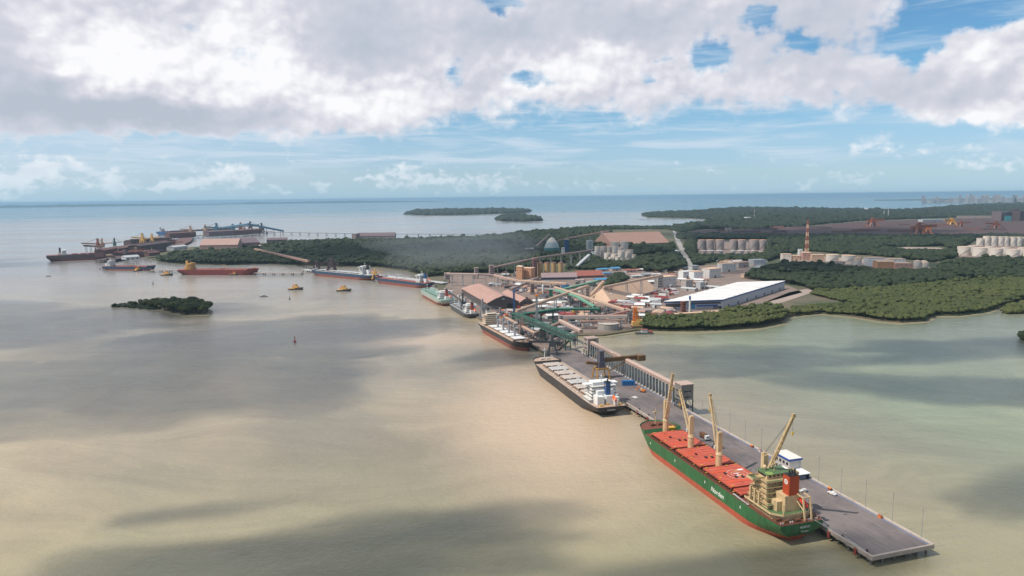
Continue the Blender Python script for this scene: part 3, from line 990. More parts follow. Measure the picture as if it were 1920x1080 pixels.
# writing: owner's name on the side, ship's name and port on the stern (too small to read in the photograph)
text_mesh('hull_lettering', 'Norden', 4.4, MARK_WHITE, gs, (58.0, B1 / 2 + .03, 7.0), R(90), R(180), .02, .07, .25)
text_mesh('stern_lettering', 'NORDIC', 1.7, WHITE_OLD, gs, (-.06, -2.0, ZD1 - 2.6), R(90), R(-90), .02, .02)
text_mesh('stern_port_lettering', 'PANAMA', 1.2, WHITE_OLD, gs, (-.06, -2.0, ZD1 - 5.0), R(90), R(-90), .02, .02)
dm = MB()
for x in (34.0, 72.0, 110.0, 146):
    dm.b0(x - .35, x + .35, B1 / 2 - .01 - (.0 if x < 140 else .35), B1 / 2 + .03, 7.5, 9.2)
dm.each('draft_mark', MARK_WHITE, gs)
# mooring lines to the quay
ml = MB()
for a, b in (((1.2, -12.5, ZD1 + .6), (-20, -18.6, 6.5)), ((1.0, -8, ZD1 + .6), (-26, -18.8, 6.5)), ((4, -13, ZD1 + .6), (30, -17.3, 6.5)), ((170, -5, ZD1 + 2), (192, -15.3, 6.5)), ((163, -12, ZD1 + 2), (140, -16.2, 6.5))):
    ml.tube(a, b, .09, n_=4)
ml.each('mooring_line', LGREY, gs)

# ---- the black bulk carrier astern of it along the jetty
L2, B2, ZD2 = 189.0, 30.5, 9.0
loc, rz = ship_frame((85.0, 582.0), -15.9)
bs = thing('bulk_carrier', 'black hulled bulk carrier with seven cream hatches, white house and blue funnel', 'ship', loc, rz)
make_hull(bs, L2, B2, ZD2, .5, BLACK_HULL, BLACK_HULL, PINK_DECK, 2.6, BLACK_HULL)
H2 = [(37 + i * 18.4, 37 + i * 18.4 + 13.2) for i in range(7)]
make_hatches(bs, H2, 17.5, ZD2 - .03, CREAM_HATCH, BROWN, 1.6, .8, mk={H2[2]: WHITE_OLD, H2[3]: CREAM_HATCH, H2[5]: WHITE_OLD})
simple_house(bs, 16, 30, 14.2, ZD2, 5, WHITE, WHITE_OLD, BLUE_FUN, 11.5, 15.8, 6.6, fw=2.5, fy=-1.0)
MB().b0(10.8, 12.2, .98, 1.06, ZD2 + 15.5, ZD2 + 17.0).build('funnel_band', YELLOW, bs)
aft_ = MB().b0(4.5, 16, -9.5, -4.5, ZD2, ZD2 + 6.5).b0(6, 16, 4.0, 10.5, ZD2, ZD2 + 7.5).b0(12, 16, -8, 8, ZD2, ZD2 + 11)
aft_.each('aft_house', WHITE, bs)
foremast(bs, 181, ZD2 + 1.7, WHITE, 12)
deck_gear(bs, L2, ZD2 + 1.7, WHITE_OLD)
cg = MB(); pk = MB()
for i in range(6):
    x = H2[i][1] + 2.5
    cg.b0(x - 1.2, x + 1.2, -5.5, -2.5, ZD2, ZD2 + 2.4); cg.tube((x, 4, ZD2), (x, 4, ZD2 + 3), .5)
for s in (1, -1):
    for i in range(30):
        x = 38 + i * 4.0
        pk.b0(x - .15, x + .15, s * 9.4, s * 9.4 + s * 1.2, ZD2, ZD2 + 1.4) if s > 0 else pk.b0(x - .15, x + .15, -10.6, -9.4, ZD2, ZD2 + 1.4)
    pk.tube((36, s * 12.2, ZD2 + .5), (158, s * 12.2, ZD2 + .5), .2, n_=6)
    for i in range(6):
        pk.b0(50 + i * 17, 52.5 + i * 17, s * 11.2 - .5, s * 11.2 + .5, ZD2 - .02, ZD2 + 1.0)
cg.each('deck_locker', WHITE_OLD, bs, 2); pk.build('deck_piping', CREAM_HATCH, bs)
rl = MB()
for s in (1, -1):
    rails(rl, [(hull_x(q, 1, L2), s * (hull_hb(q, 1, B2) - .15), ZD2) for q in STN if q < .88], 1.1, 6, .07)
rl.build('deck_railing', WHITE_OLD, bs)
gr = MB()
for x, y in ((3.5, 8), (3.5, -9), (6.5, 1)):
    gr.tube((x, y - 1.5, ZD2 + 1.0), (x, y + 1.5, ZD2 + 1.0), .8, n_=10); gr.b0(x - 1.1, x + 1.1, y - 2, y + 2, ZD2 - .02, ZD2 + .4)
gr.each('mooring_winch', OCHRE, bs, 2)
for y in (8.5, -7.5):
    MB().tube((12, y, ZD2), (12, y, ZD2 + 6), .5, .4).beam((12, y, ZD2 + 6), (6, y * 1.2, ZD2 + 9), .45, .5).build('provision_crane', WHITE, bs)
text_mesh('stern_lettering', 'PANAMA', 1.9, LGREY, bs, (-.06, 0, ZD2 - 3.0), R(90), R(-90), .02, .03)
ml = MB()
for a, b in (((1.2, -12.5, ZD2 + .6), (-18, -18.4, 6.5)), ((4, -13, ZD2 + .6), (30, -17.6, 6.5)), ((172, -5, ZD2 + 2), (192, -17.0, 6.5))):
    ml.tube(a, b, .09, n_=4)
ml.each('mooring_line', LGREY, bs)


RED_BOOT_OLD = mat('faded_red_boot_paint', (.25, .082, .06), .6, .2, .06, streak=.35, dirt=(.16, .08, .065))


# ---- the ships farther in
def far_ship(label, stern, hd, L, B, zd, zb, hull_m, boot_m, deck_m, house_m, fun_m, hatches=0, hatch_m=None, cranes=0, crane_m=None, tiers=4, tanker=False, boat=True, name='cargo_ship', fc_m=None, tall_fun=7.0):
    loc, rz = ship_frame(stern, hd)
    t = thing(name, label, 'ship', loc, rz)
    make_hull(t, L, B, zd, zb, hull_m, boot_m, deck_m, 2.4, fc_m)
    x1 = .17 * L
    simple_house(t, x1 - 12, x1, B * .43, zd, tiers, house_m, house_m, fun_m, x1 - 16.5, B * .5, tall_fun, boat=boat, fw=2.6)
    a, b = x1 + .04 * L, .87 * L
    if hatches:
        st_ = (b - a) / hatches
        make_hatches(t, [(a + i * st_ + st_ * .11, a + (i + 1) * st_ - st_ * .11) for i in range(hatches)], B * .62, zd - .03, hatch_m, BROWN, 1.5, .8, seam=False)
        for i in range(cranes):
            x = a + (i + 1) * st_ * max(1, hatches // (cranes + 1))
            MB().tube((x, -1, zd - .1), (x, -1, zd + 15), 1.5, 1.2, 10).box((x, -1, zd + 16.5), (3.2, 3.4, 4)).build('crane_post', crane_m, t)
            MB().beam((x + 1, -1, zd + 13), (x + 17, -2, zd + 15.5), 1.4, 1.0).build('crane_jib', crane_m, t)
    if tanker:
        pi = MB()
        for y in (-2, -.8, .6, 2):
            pi.tube((a, y, zd + 1.2), (b, y, zd + 1.2), .35, n_=6)
        for i in range(9):
            x = a + (b - a) * i / 8
            pi.b0(x - .2, x + .2, -3, 3, zd, zd + 1.6)
        mx = (a + b) / 2
        for i in range(5):
            pi.tube((mx - 6 + i * 3, -B * .42, zd + 1.4), (mx - 6 + i * 3, B * .42, zd + 1.4), .3, n_=6)
        pi.b0(a, b, -.5, .5, zd + 2.2, zd + 2.5)
        pi.build('cargo_piping', hatch_m or deck_m, t)
        MB().tube((mx + 10, 3, zd), (mx + 10, 3, zd + 10), .7, .5).beam((mx + 10, 3, zd + 10), (mx - 4, 1, zd + 12), .6, .7).build('hose_crane', crane_m or house_m, t)
    foremast(t, .955 * L, zd + 1.5, house_m, 9)
    deck_gear(t, L, zd + 1.5, deck_m)
    return t


s3 = far_ship('bulk carrier with five white hatches, cream house and high red bottom at the jetty root', (-39, 992), 159.4, 165, 26, 10.5, 5.0, BLACK_HULL, RED_BOOT_OLD, PINK_DECK, mat('cream_house_paint', (.62, .52, .40), .5, .1), LGREY, 5, WHITE, 4, GREY, 5, name='bulk_carrier')
s4 = far_ship('small grey bulk carrier with white house and red funnel beside the pink storage shed', G(887, 597)[:2], -18.5, 128, 22, 7.5, 1.5, DGREY, BLACK_HULL, GREY, WHITE, RUST_RED, 4, GREY, 3, LGREY, 4, name='bulk_carrier')
s5 = far_ship('pale sage bulk carrier with teal green hatch covers and white house', G(841, 574)[:2], -20.5, 165, 31, 11, 4.6, SAGE, RED_BOOT_OLD, TEAL, WHITE, RUST_RED, 6, TEAL, 0, None, 4, name='bulk_carrier')
s6 = far_ship('red decked tanker with navy topsides and a blue funnel behind the sage ship', (-174, 1459), -47.6, 184, 30, 12.0, 6.0, BLUE_HULL, RED_BOOT_OLD, RUST_RED, WHITE, BLUE_FUN, 0, WHITE_OLD, 0, LGREY, 5, tanker=True, name='tanker_ship')
s7 = far_ship('long black bulk carrier with salmon bottom paint under dark ship unloaders', (-322, 1616), -52.5, 232, 34, 13.0, 6.0, BLUE_HULL, RED_BOOT_OLD, LGREY, WHITE, BLACK, 7, LGREY, 0, None, 6, name='bulk_carrier')
s8 = far_ship('oxblood hulled tanker with ochre yellow house attended by two yellow tugs', (-862, 1795), 95.5, 212, 32, 13.5, 1.2, OX_HULL, OX_HULL, RUST_RED, OCHRE, OCHRE, 0, RUST_RED, 0, OCHRE, 5, tanker=True, boat=False, name='tanker_ship', tall_fun=11)
s9 = far_ship('red decked tanker with dark topsides, red bottom and white house', (-1144, 1941), 100.5, 160, 25, 11, 4.2, BLUE_HULL, RED_BOOT_OLD, RUST_RED, WHITE, BLACK, 0, RUST_RED, 0, WHITE, 5, tanker=True, boat=False, name='tanker_ship')
s10 = far_ship('huge ore carrier with white house at the farthest berth of the ore pier', G(88, 490)[:2], 58, 320, 50, 19, 6, mat('brown_grey_hull', (.10, .07, .068), .6, .2, .05), OX_HULL, OX_HULL, WHITE, BLACK, 9, OX_HULL, 0, None, 5, boat=False, name='ore_carrier', tall_fun=10)
s11 = far_ship('blue hulled ore carrier with white house beyond the dark ore pier', (-1990, 3915), 98, 190, 40, 20, 2, mat('bright_blue_hull', (.05, .14, .30), .5), BLUE_HULL, OX_HULL, WHITE, BLACK, 8, OX_HULL, 0, None, 5, boat=False, name='ore_carrier', tall_fun=9)


# ---- tugs, launches, buoys and the small craft out in the bay
def tug(label, loc, hd, s=1.0):
    l_, rz = ship_frame(loc, hd)
    t = thing('tugboat', label, 'tugboat', l_, rz, 'tugboats waiting in the river')
    L, B, zd = 32 * s, 11.5 * s, 3.0
    loft(L, B, zd, -1, zd, 3).build('hull', BLACK_HULL, t)
    deck_plan(L, B, zd, zd - .03).build('deck', OCHRE, t)
    fe = loft(L, B, zd, zd + .002, zd + 1.2, 1, .5, 1.0).build('bulwark', BLACK_HULL, t)
    MB().b0(9 * s, 22 * s, -3.6 * s, 3.6 * s, zd, zd + 3.2).b0(12 * s, 20.5 * s, -2.8 * s, 2.8 * s, zd + 3.2, zd + 6.0).build('deckhouse', OCHRE, t)
    wh = MB().lathe((17 * s, 0, zd + 6.0), [(2.5 * s, 0), (2.6 * s, 2.6), (2.8 * s, 2.7), (2.6 * s, 3.0)], 10).build('wheelhouse', OCHRE, t)
    MB().lathe((17 * s, 0, zd + 7.0), [(2.64 * s, 0), (2.68 * s, 1.2)], 10).build('window', GLASS, wh)
    MB().tube((17 * s, 0, zd + 9), (17 * s, 0, zd + 15), .35, .2).b0(16.7 * s, 17.3 * s, -1.4, 1.4, zd + 12, zd + 12.4).build('mast', WHITE_OLD, t)
    for y in (-2.2, 2.2):
        MB().tube((11 * s, y * s, zd + 3), (11 * s, y * s, zd + 7.5), .8 * s, .8 * s).build('funnel', ORANGE, t)
    return t


tug('yellow topped tug with black hull lying free, farther from the quay', G(541, 543)[:2], 95)
tug('yellow topped tug with black hull under way, nearer the tanker berths', G(631, 545.5)[:2], 97)
tug('yellow tug pushing at the stern of the oxblood tanker', (-905, 1777), 92, 1.0)
tug('yellow tug pushing at the bow flank of the oxblood tanker', (-722, 1764), 78, .95)
tug('small white and red tug beside the dark red tanker', G(250, 509)[:2], 20, .95)


def launch(label, x, y, hd, m, L=14.0):
    l_, rz = ship_frame(G(x, y)[:2], hd)
    t = thing('launch', label, 'boat', l_, rz)
    loft(L, L * .28, 1.5, -.4, 1.5, 2).build('hull', m, t)
    deck_plan(L, L * .28, 1.5, 1.47).build('deck', LGREY, t)
    MB().b0(L * .3, L * .6, -L * .09, L * .09, 1.5, 3.4).b0(L * .28, L * .63, -L * .11, L * .11, 3.4, 3.6).build('cabin', WHITE_OLD, t)
    return t


launch('small dark launch out in the river between the island and the tugs', 487, 556, 80, DGREY, 16)
launch('small dark launch with white wash on the open water below the ore carrier', 86, 518, 100, DGREY, 15)
launch('tiny dark boat far out in the bay beside the wooded islets', 1052, 397, 90, DGREY, 60)
launch('pale ferry crossing the bay beyond the brown warehouse', 1195, 412, 75, LGREY, 85)
launch('white boat lying under the wooded headland', 1253, 409, 80, WHITE, 45)
launch('white launch far out on the pale water', 1197, 401, 90, WHITE, 40)


def buoy(label, x, y, m, h=8.0):
    t = thing('navigation_buoy', label, 'buoy', G(x, y))
    MB().lathe((0, 0, 0), [(.8, -.6), (1.8, .2), (1.8, 1.3), (1.0, 1.6)], 12).build('float', m, t)
    lt = MB()
    for i in range(4):
        a = math.pi / 4 + i * math.pi / 2
        lt.tube((1.1 * math.cos(a), 1.1 * math.sin(a), 1.5), (.3 * math.cos(a), .3 * math.sin(a), h * .75), .14, n_=5)
    lt.lathe((0, 0, h * .73), [(.6, 0), (.6, .5), (.3, h * .2), (.05, h * .25)], 8)
    lt.build('lantern_cage', m, t)


buoy('red channel buoy on the pale water', 553, 641, mat('buoy_red', (.45, .03, .03), .5), 8.5)
buoy('dark channel buoy near the free lying tug', 543, 561, DGREY, 7)
buoy('slim dark channel marker behind the wooded island', 287, 533, DGREY, 8)


# foam wakes of the craft under way
FM = bpy.data.materials.new('wake_foam'); FM.use_nodes = True
FM.node_tree.nodes.clear(); k = N(FM.node_tree)
tc = k.new('ShaderNodeTexCoord').outputs['Object']
fx_, fy_, fz_ = k.sep(tc)
nz = k.noise(k.v('MULTIPLY', tc, (.35, 1, 1)), .35, 5, .7)
al = k.mul(k.ramp(nz, .45, .7), k.ramp(fx_, -120, 0, 0, .55))
tr_ = k.new('ShaderNodeBsdfTransparent'); df = k.new('ShaderNodeBsdfDiffuse'); df.inputs[0].default_value = (.62, .59, .54, 1)
mx = k.new('ShaderNodeMixShader'); k.put(mx.inputs[0], al)
FM.node_tree.links.new(tr_.outputs[0], mx.inputs[1]); FM.node_tree.links.new(df.outputs[0], mx.inputs[2])
ow = k.new('ShaderNodeOutputMaterial'); FM.node_tree.links.new(mx.outputs[0], ow.inputs[0])
for (x, y, hd, ln, wd) in ((632, 546, 97, 120, 9), (487, 556.5, 80, 70, 5), (86, 518.5, 100, 110, 8), (541, 543.5, 95, 40, 7)):
    g = G(x, y)
    o = MB().add([(6, -wd * .3, .02), (6, wd * .3, .02), (-ln * .5, wd * .8, .02), (-ln, wd * 1.3, .02), (-ln, -wd * 1.3, .02), (-ln * .5, -wd * .8, .02)], [(0, 1, 2, 5), (5, 2, 3, 4)]).build('wake', FM)
    o.location = g; o.rotation_euler = (0, 0, math.pi / 2 - R(hd)); tag(o, kind='stuff')


# ------------------------------------------------------------------ the jetty
PHD = -16.6
PAX = Vector((math.sin(R(PHD)), math.cos(R(PHD)), 0)); PRT = Vector((PAX.y, -PAX.x, 0))
P0 = Vector((181.5, 333.6, 0))           # near corner on the ship side
PW, PL, PZ = 40.3, 500.0, 6.0
PRZ = math.pi / 2 - R(PHD)               # local x along the jetty, local y towards the ships


def J(s, t, z=0.0):
    """s along the jetty from its near end, t across it from the ship side"""
    return P0 + PAX * s + PRT * t + Vector((0, 0, z))


def js(x, y, z=PZ):
    q = G(x, y, z) - P0; q.z = 0
    return q.dot(PAX), q.dot(PRT)


ASPH = mat('worn_jetty_asphalt', (.125, .108, .108), .85, .34, .045, dirt=(.21, .175, .165))
CONC = mat('jetty_concrete', (.36, .30, .265), .85, .2, .12, dirt=(.22, .18, .16), streak=.25)
CONC_L = mat('pale_concrete', (.50, .43, .375), .85, .15, .15, dirt=(.36, .29, .24))
PILE = mat('wet_pile_concrete', (.16, .145, .125), .8, .25, .2, streak=.4)
BLUE_LINE = mat('blue_kerb_paint', (.13, .17, .28), .6, .2, .2, dirt=(.22, .21, .23))
STEEL_W = mat('pale_blue_grey_steel', (.31, .335, .335), .55, .14, .15, streak=.25)
PINK = mat('dusty_pink_sheet', (.36, .25, .21), .65, .12, .08, streak=.2, dirt=(.40, .26, .20))
PINK_L = mat('pale_pink_sheet', (.47, .34, .285), .65, .1, .08, streak=.15)
MAUVE = mat('grey_mauve_sheet', (.33, .26, .245), .65, .14, .1, streak=.25)


def on_jetty(o_or_xf=None):
    return Matrix.Translation(P0) @ Matrix.Rotation(PRZ, 4, 'Z')


def deck_mat():
    M = bpy.data.materials.new('worn_jetty_deck'); M.use_nodes = True
    t = M.node_tree; t.nodes.clear(); k = N(t)
    tc = k.new('ShaderNodeTexCoord').outputs['Object']
    a = k.noise(tc, .035, 5, .65); b = k.noise(k.v('MULTIPLY', tc, (.06, 1, 1)), .55, 5, .7); e_ = k.noise(tc, .3, 5, .7); f_ = k.noise(k.v('ADD', tc, (40, 9, 0)), .09, 4, .6)
    c = k.mix(k.ramp(a, .35, .66), (.11, .094, .095, 1), (.185, .155, .147, 1))
    c = k.mix(k.ramp(b, .48, .72, 0, .7), c, (.235, .20, .185, 1))
    c = k.mix(k.ramp(e_, .55, .75, 0, .6), c, (.07, .06, .06, 1))
    c = k.mix(k.ramp(f_, .58, .70, 0, .55), c, (.20, .13, .09, 1))
    p = k.new('ShaderNodeBsdfPrincipled'); k.put(p.inputs['Base Color'], c); p.inputs['Roughness'].default_value = .85
    o = k.new('ShaderNodeOutputMaterial'); t.links.new(p.outputs[0], o.inputs[0])
    return M


ASPH = deck_mat()
jt = thing('jetty', 'long concrete jetty with dark deck, pale kerb and blue painted line', 'jetty', P0, PRZ)
MB().b0(0, PL, -PW + 1.6, -1.2, PZ - 1.2, PZ).build('deck_surface', ASPH, jt)
ed = MB()
ed.b0(-1.6, PL, -1.2, 0, PZ - 2.0, PZ + .12); ed.b0(-1.6, PL, -PW, -PW + 1.6, PZ - 2.0, PZ + .12); ed.b0(-1.6, 0, -PW + 1.6, -1.2, PZ - 2.0, PZ + .10)
ed.build('edge_beam', CONC, jt)
kb = MB().b0(-1.5, PL, -PW + .1, -PW + 1.0, PZ + .122, PZ + .75)
kb.b0(-1.5, PL, -.5, -.1, PZ + .122, PZ + .4); kb.b0(-1.5, -1.1, -PW + 1.0, -.5, PZ + .122, PZ + .42)
kb.build('kerb', CONC_L, jt)
MB().b0(0, PL, -PW + 1.9, -PW + 3.0, PZ + .004, PZ + .012).build('blue_line', BLUE_LINE, jt)
sm = MB()
for i in range(9):
    x = 18 + i * 21.0
    sm.b0(x - .12, x + .12, -PW + 3.2, -1.3, PZ + .004, PZ + .010)
for y in (-9.0, -13.5, -27.5):
    sm.b0(2, PL - 2, y - .1, y + .1, PZ + .011, PZ + .017)
sm.build('deck_joint', mat('pale_joint_sealant', (.20, .175, .165), .8), jt)
pl = MB(); cb = MB()
i = 0
while i * 7.5 < PL - 2:
    x = 1.5 + i * 7.5
    cb.b0(x - .9, x + .9, -PW + .8, -.6, PZ - 3.0, PZ - 2.0 - .002)
    for y in (-2.2, -9.8, -17.5, -25, -32, -38.4):
        pl.tube((x, y, -3), (x, y, PZ - 3.0), .62, n_=8, caps=False)
    i += 1
cb.each('cross_beam', CONC, jt); pl.each('pile', PILE, jt)
fend = thing('quay_fender', 'red rubber fender panel hanging on the jetty face', 'fender', J(5, -.6), PRZ, 'red fenders along the jetty face')
MB().b0(-.85, .85, .0, .5, 2.0, PZ - .3).build('panel', mat('fender_red', (.22, .045, .032), .7, .3, .4), fend)
MB().tube((-.6, -.6, 3.8), (-.6, .0, 3.8), .55).tube((.6, -.6, 3.8), (.6, .0, 3.8), .55).build('cushion', BLACK, fend)
for k_ in range(1, 22):
    copy_tree(fend, J(9 + k_ * 19.2, -.6), PRZ)
fend.location = J(9, -.6)
bol = thing('mooring_bollard', 'dark iron bollard on the ship side kerb of the jetty', 'bollard', J(4, 1.4, PZ), 0, 'bollards along the jetty edge')
MB().lathe((0, 0, .1), [(.55, 0), (.4, .2), (.36, .6), (.62, .75), (.6, 1.0), (.2, 1.1)], 10).build('post', BLACK, bol)
MB().b0(-.7, .7, -.7, .7, .0, .12).build('base_plate', BROWN, bol)
for k_ in range(1, 16):
    copy_tree(bol, J(4 + k_ * 17, 1.9, PZ))
bol.location = J(4, 1.9, PZ)


def lamp_post(s, t, label, h=17.0, arm=True, rz=PRZ):
    o = thing('lamp_post', label, 'lamp post', J(s, t, PZ), rz, 'thin lamp posts on the outer kerb of the jetty')
    MB().tube((0, 0, 0), (0, 0, h), .17, .09, 6).tube((0, 0, h), (0, 1.6, h + .35), .07, .06, 5).build('pole', GREY, o)
    MB().b0(-.16, .16, 1.4, 2.3, h + .28, h + .42).build('lamp_head', LGREY, o)
    MB().b0(-.45, .45, -.45, .45, 0, .35).build('footing', CONC_L, o)
    return o


lp = lamp_post(6, PW - .6, 'slender grey lamp post on the outer kerb of the jetty')
for k_ in range(1, 14):
    copy_tree(lp, J(6 + k_ * 19.5, PW - .6, PZ))


def foot(x, y, z=PZ):
    s, t = js(x, y, z); return s, t


# ---- control house with blue fascia, and the white roofed shed beside it
s0, t0 = js(1498, 888)
ch = thing('control_house', 'two storey jetty control house with white roof and blue fascia', 'building', J(s0, PW - 1.6, PZ), PRZ)
CW, CL_, CH = 9.0, 15.0, 9.6
MB().b0(0, CL_, .1, CW, 0, CH).build('walls', mat('control_house_render', (.52, .48, .45), .7, .12, .2, streak=.2), ch)
MB().b0(-.7, CL_ + .7, -.6, CW + .7, CH, CH + 1.1).build('fascia', mat('royal_blue_fascia', (.02, .09, .36), .5), ch)
MB().b0(-.5, CL_ + .5, -.4, CW + .5, CH + 1.1, CH + 1.35).build('roof', mat('cream_white_roof', (.72, .66, .60), .6, .08), ch)
for zz in (1.2, 5.6):
    for i in range(4):
        w_ = MB().b0(1.4 + i * 3.5, 3.5 + i * 3.5, CW - .03, CW + .04, zz + .3, zz + 2.2).build('window', GLASS, ch)
        MB().b0(1.2 + i * 3.5, 3.7 + i * 3.5, CW, CW + .25, zz + .0, zz + .25).build('sill', CONC_L, w_)
MB().b0(-.04, .04, 3.4, 4.8, 0, 2.3).build('door', GREY, ch)
stw = MB()
for i in range(10):
    stw.b0(2 + i * .55, 2.6 + i * .55, CW + .3, CW + 1.5, i * .45, i * .45 + .18)
stw.b0(7.4, 10, CW + .05, CW + 1.6, 4.5, 4.7); rails(stw, [(2, CW + 1.5, .8), (7.5, CW + 1.5, 5.0), (10, CW + 1.5, 4.8)], 1.0, 1.5, .05)
stw.build('outside_stair', LGREY, ch)
s1, t1 = js(1522, 897)
sh = thing('open_shed', 'low open shed with a bright white roof next to the control house', 'shed', J(s1, PW - 1.9, PZ), PRZ)
MB().b0(-.4, 17.0, -.3, 9.6, 3.4, 3.9).build('roof', mat('bright_white_sheet', (.80, .80, .79), .5, .04), sh)
pp = MB()
for x in (0.2, 5.6, 11.0, 16.4):
    for y in (.3, 9.0):
        pp.b0(x - .15, x + .15, y - .15, y + .15, 0, 3.4)
pp.build('post', GREY, sh)
MB().b0(.5, 12, .05, .2, 0, 3.3).b0(11.8, 12, .2, 7.5, 0, 3.3).b0(.6, 10.5, 2.5, 7.0, .0, 2.2).build('back_wall', mat('slate_blue_board', (.17, .20, .25), .7), sh)


# ---- vehicles on the deck
def truck(label, s, t, rz, cab_m, body_m, group=None, k=1.0):
    o = thing('lorry', label, 'lorry', J(s, t, PZ), PRZ + rz, group)
    MB().b0(-3.6 * k, 2.2 * k, -1.2 * k, 1.2 * k, 1.05 * k, 3.4 * k).build('load_box', body_m, o)
    MB().b0(2.4 * k, 4.5 * k, -1.2 * k, 1.2 * k, .7 * k, 2.9 * k).b0(4.5 * k, 4.9 * k, -1.15 * k, 1.15 * k, .7 * k, 1.9 * k).build('cab', cab_m, o)
    MB().b0(4.48 * k, 4.56 * k, -1.05 * k, 1.05 * k, 1.95 * k, 2.75 * k).build('windscreen', GLASS, o)
    MB().b0(-3.6 * k, 4.4 * k, -.5 * k, .5 * k, .6 * k, 1.04 * k).build('chassis', BLACK, o)
    for x in (3.4, -1.6, -2.9):
        for y in (-1.0, 1.0):
            w_ = MB().tube((x * k, (y - .18) * k, .5 * k), (x * k, (y + .18) * k, .5 * k), .5 * k, n_=12).build('wheel', BLACK, o)
    return o


def car(label, s, t, rz, m, k=1.0):
    o = thing('parked_car', label, 'car', J(s, t, PZ), PRZ + rz)
    b = MB(); prof = [(-2.2, .35), (-2.25, .85), (-1.9, 1.0), (-1.3, 1.5), (.4, 1.52), (1.15, 1.0), (2.1, .88), (2.25, .4)]
    vs = [(x * k, y * .88 * k * (.9 if z > 1.2 else 1), z * k) for y in (-1, 1) for x, z in prof]; n_ = len(prof)
    b.add(vs, [tuple(range(n_)), tuple(range(2 * n_ - 1, n_ - 1, -1))] + [(i, n_ + i, n_ + (i + 1) % n_, (i + 1) % n_) for i in range(n_)])
    b.build('body', m, o)
    MB().b0(-1.5 * k, .7 * k, -.81 * k, .81 * k, 1.06 * k, 1.42 * k).build('window', GLASS, o)
    for x in (-1.35, 1.4):
        for y in (-.78, .78):
            MB().tube((x * k, (y - .12) * k, .33 * k), (x * k, (y + .12) * k, .33 * k), .33 * k, n_=10).build('wheel', BLACK, o)
    return o


OR_V = mat('machine_orange', (.70, .20, .03), .5, .1)
s, t = js(1320, 822); truck('lorry with white cab parked on the jetty beside the coral red hatches', s, t, R(180), WHITE, BROWN, k=1.2)
s, t = js(1565, 926); car('white car parked by the outer kerb near a red fender box', s, PW - 5.5, R(8), WHITE, 1.25)
s, t = js(1190, 747); car('white car on the jetty abreast of the white ship house', s, t, R(20), WHITE, 1.3)
s, t = js(1507, 922); car('pale car parked behind the red funnel of the green ship', s, t, R(85), WHITE_OLD, 1.2)
s, t = js(1346, 838); truck('brown flatbed lorry on the jetty behind the second tan crane', s, t, R(180), YELLOW, BROWN, k=1.0)
s, t = js(1205, 735)
ex = thing('excavator', 'orange excavator standing on the jetty deck near the conveyor piers', 'excavator', J(s, t, PZ), PRZ + R(40))
MB().b0(-2.0, 2.0, -1.8, -1.1, 0, 1.0).b0(-2.0, 2.0, 1.1, 1.8, 0, 1.0).build('track', BLACK, ex)
MB().b0(-2.4, 1.5, -1.6, 1.6, 1.1, 2.6).build('body', OR_V, ex)
MB().b0(-.2, 1.6, .2, 1.6, 2.6, 4.0).build('cab', mat('cab_cream', (.6, .5, .38), .5), ex)
MB().beam((1.4, -.4, 2.2), (4.6, -.4, 5.0), .5, .6).beam((4.6, -.4, 5.0), (6.2, -.4, 2.0), .4, .5).b0(5.5, 6.8, -.9, .1, .9, 2.0).build('boom', OR_V, ex)
s, t = js(1178, 722)
cn = thing('shipping_container', 'blue container standing on the jetty beside the white ship house', 'container', J(s, t, PZ), PRZ + R(75))
c_ = MB().b0(-6, 6, -2.2, 2.2, 0.05, 4.6)
for i in range(20):
    for y in (-2.2, 2.2):
        c_.b0(-5.8 + i * .6, -5.5 + i * .6, y - .06, y + .06, .2, 4.4)
c_.build('box', mat('container_blue', (.015, .13, .33), .5, .1), cn)
MB().b0(6.0, 6.08, -2.1, -.05, .1, 4.5).b0(6.0, 6.08, .05, 2.1, .1, 4.5).build('door', mat('container_blue_door', (.02, .10, .26), .5), cn)


def kerb_box(label, s, m):
    o = thing('hose_box', label, 'hose box', J(s, PW - 2.3, PZ), PRZ, 'boxes along the outer kerb')
    MB().b0(-1.1, 1.1, -.7, .7, 0, 1.5).build('cabinet', m, o)
    MB().gable(-1.1, 1.1, -.7, .7, 1.502, 1.9, .12).build('lid', RUST_RED if m is not RUST_RED else OR_V, o)


kerb_box('orange and red hose box on the outer kerb nearest the jetty end', js(1660, 969)[0], OR_V)
kerb_box('red hose box on the outer kerb behind the white car', js(1562, 918)[0], RUST_RED)
kerb_box('red hose box on the outer kerb abreast of the third tan crane', js(1413, 838)[0], RUST_RED)
kerb_box('pale hose box on the outer kerb beyond the white roofed shed', js(1433, 846)[0], WHITE_OLD)


# ------------------------------------------------------------------ conveyor gallery on bents along the outer side of the jetty
GRN_L2 = mat('truss_green_paint', (.05, .20, .13), .55, .2, .2)


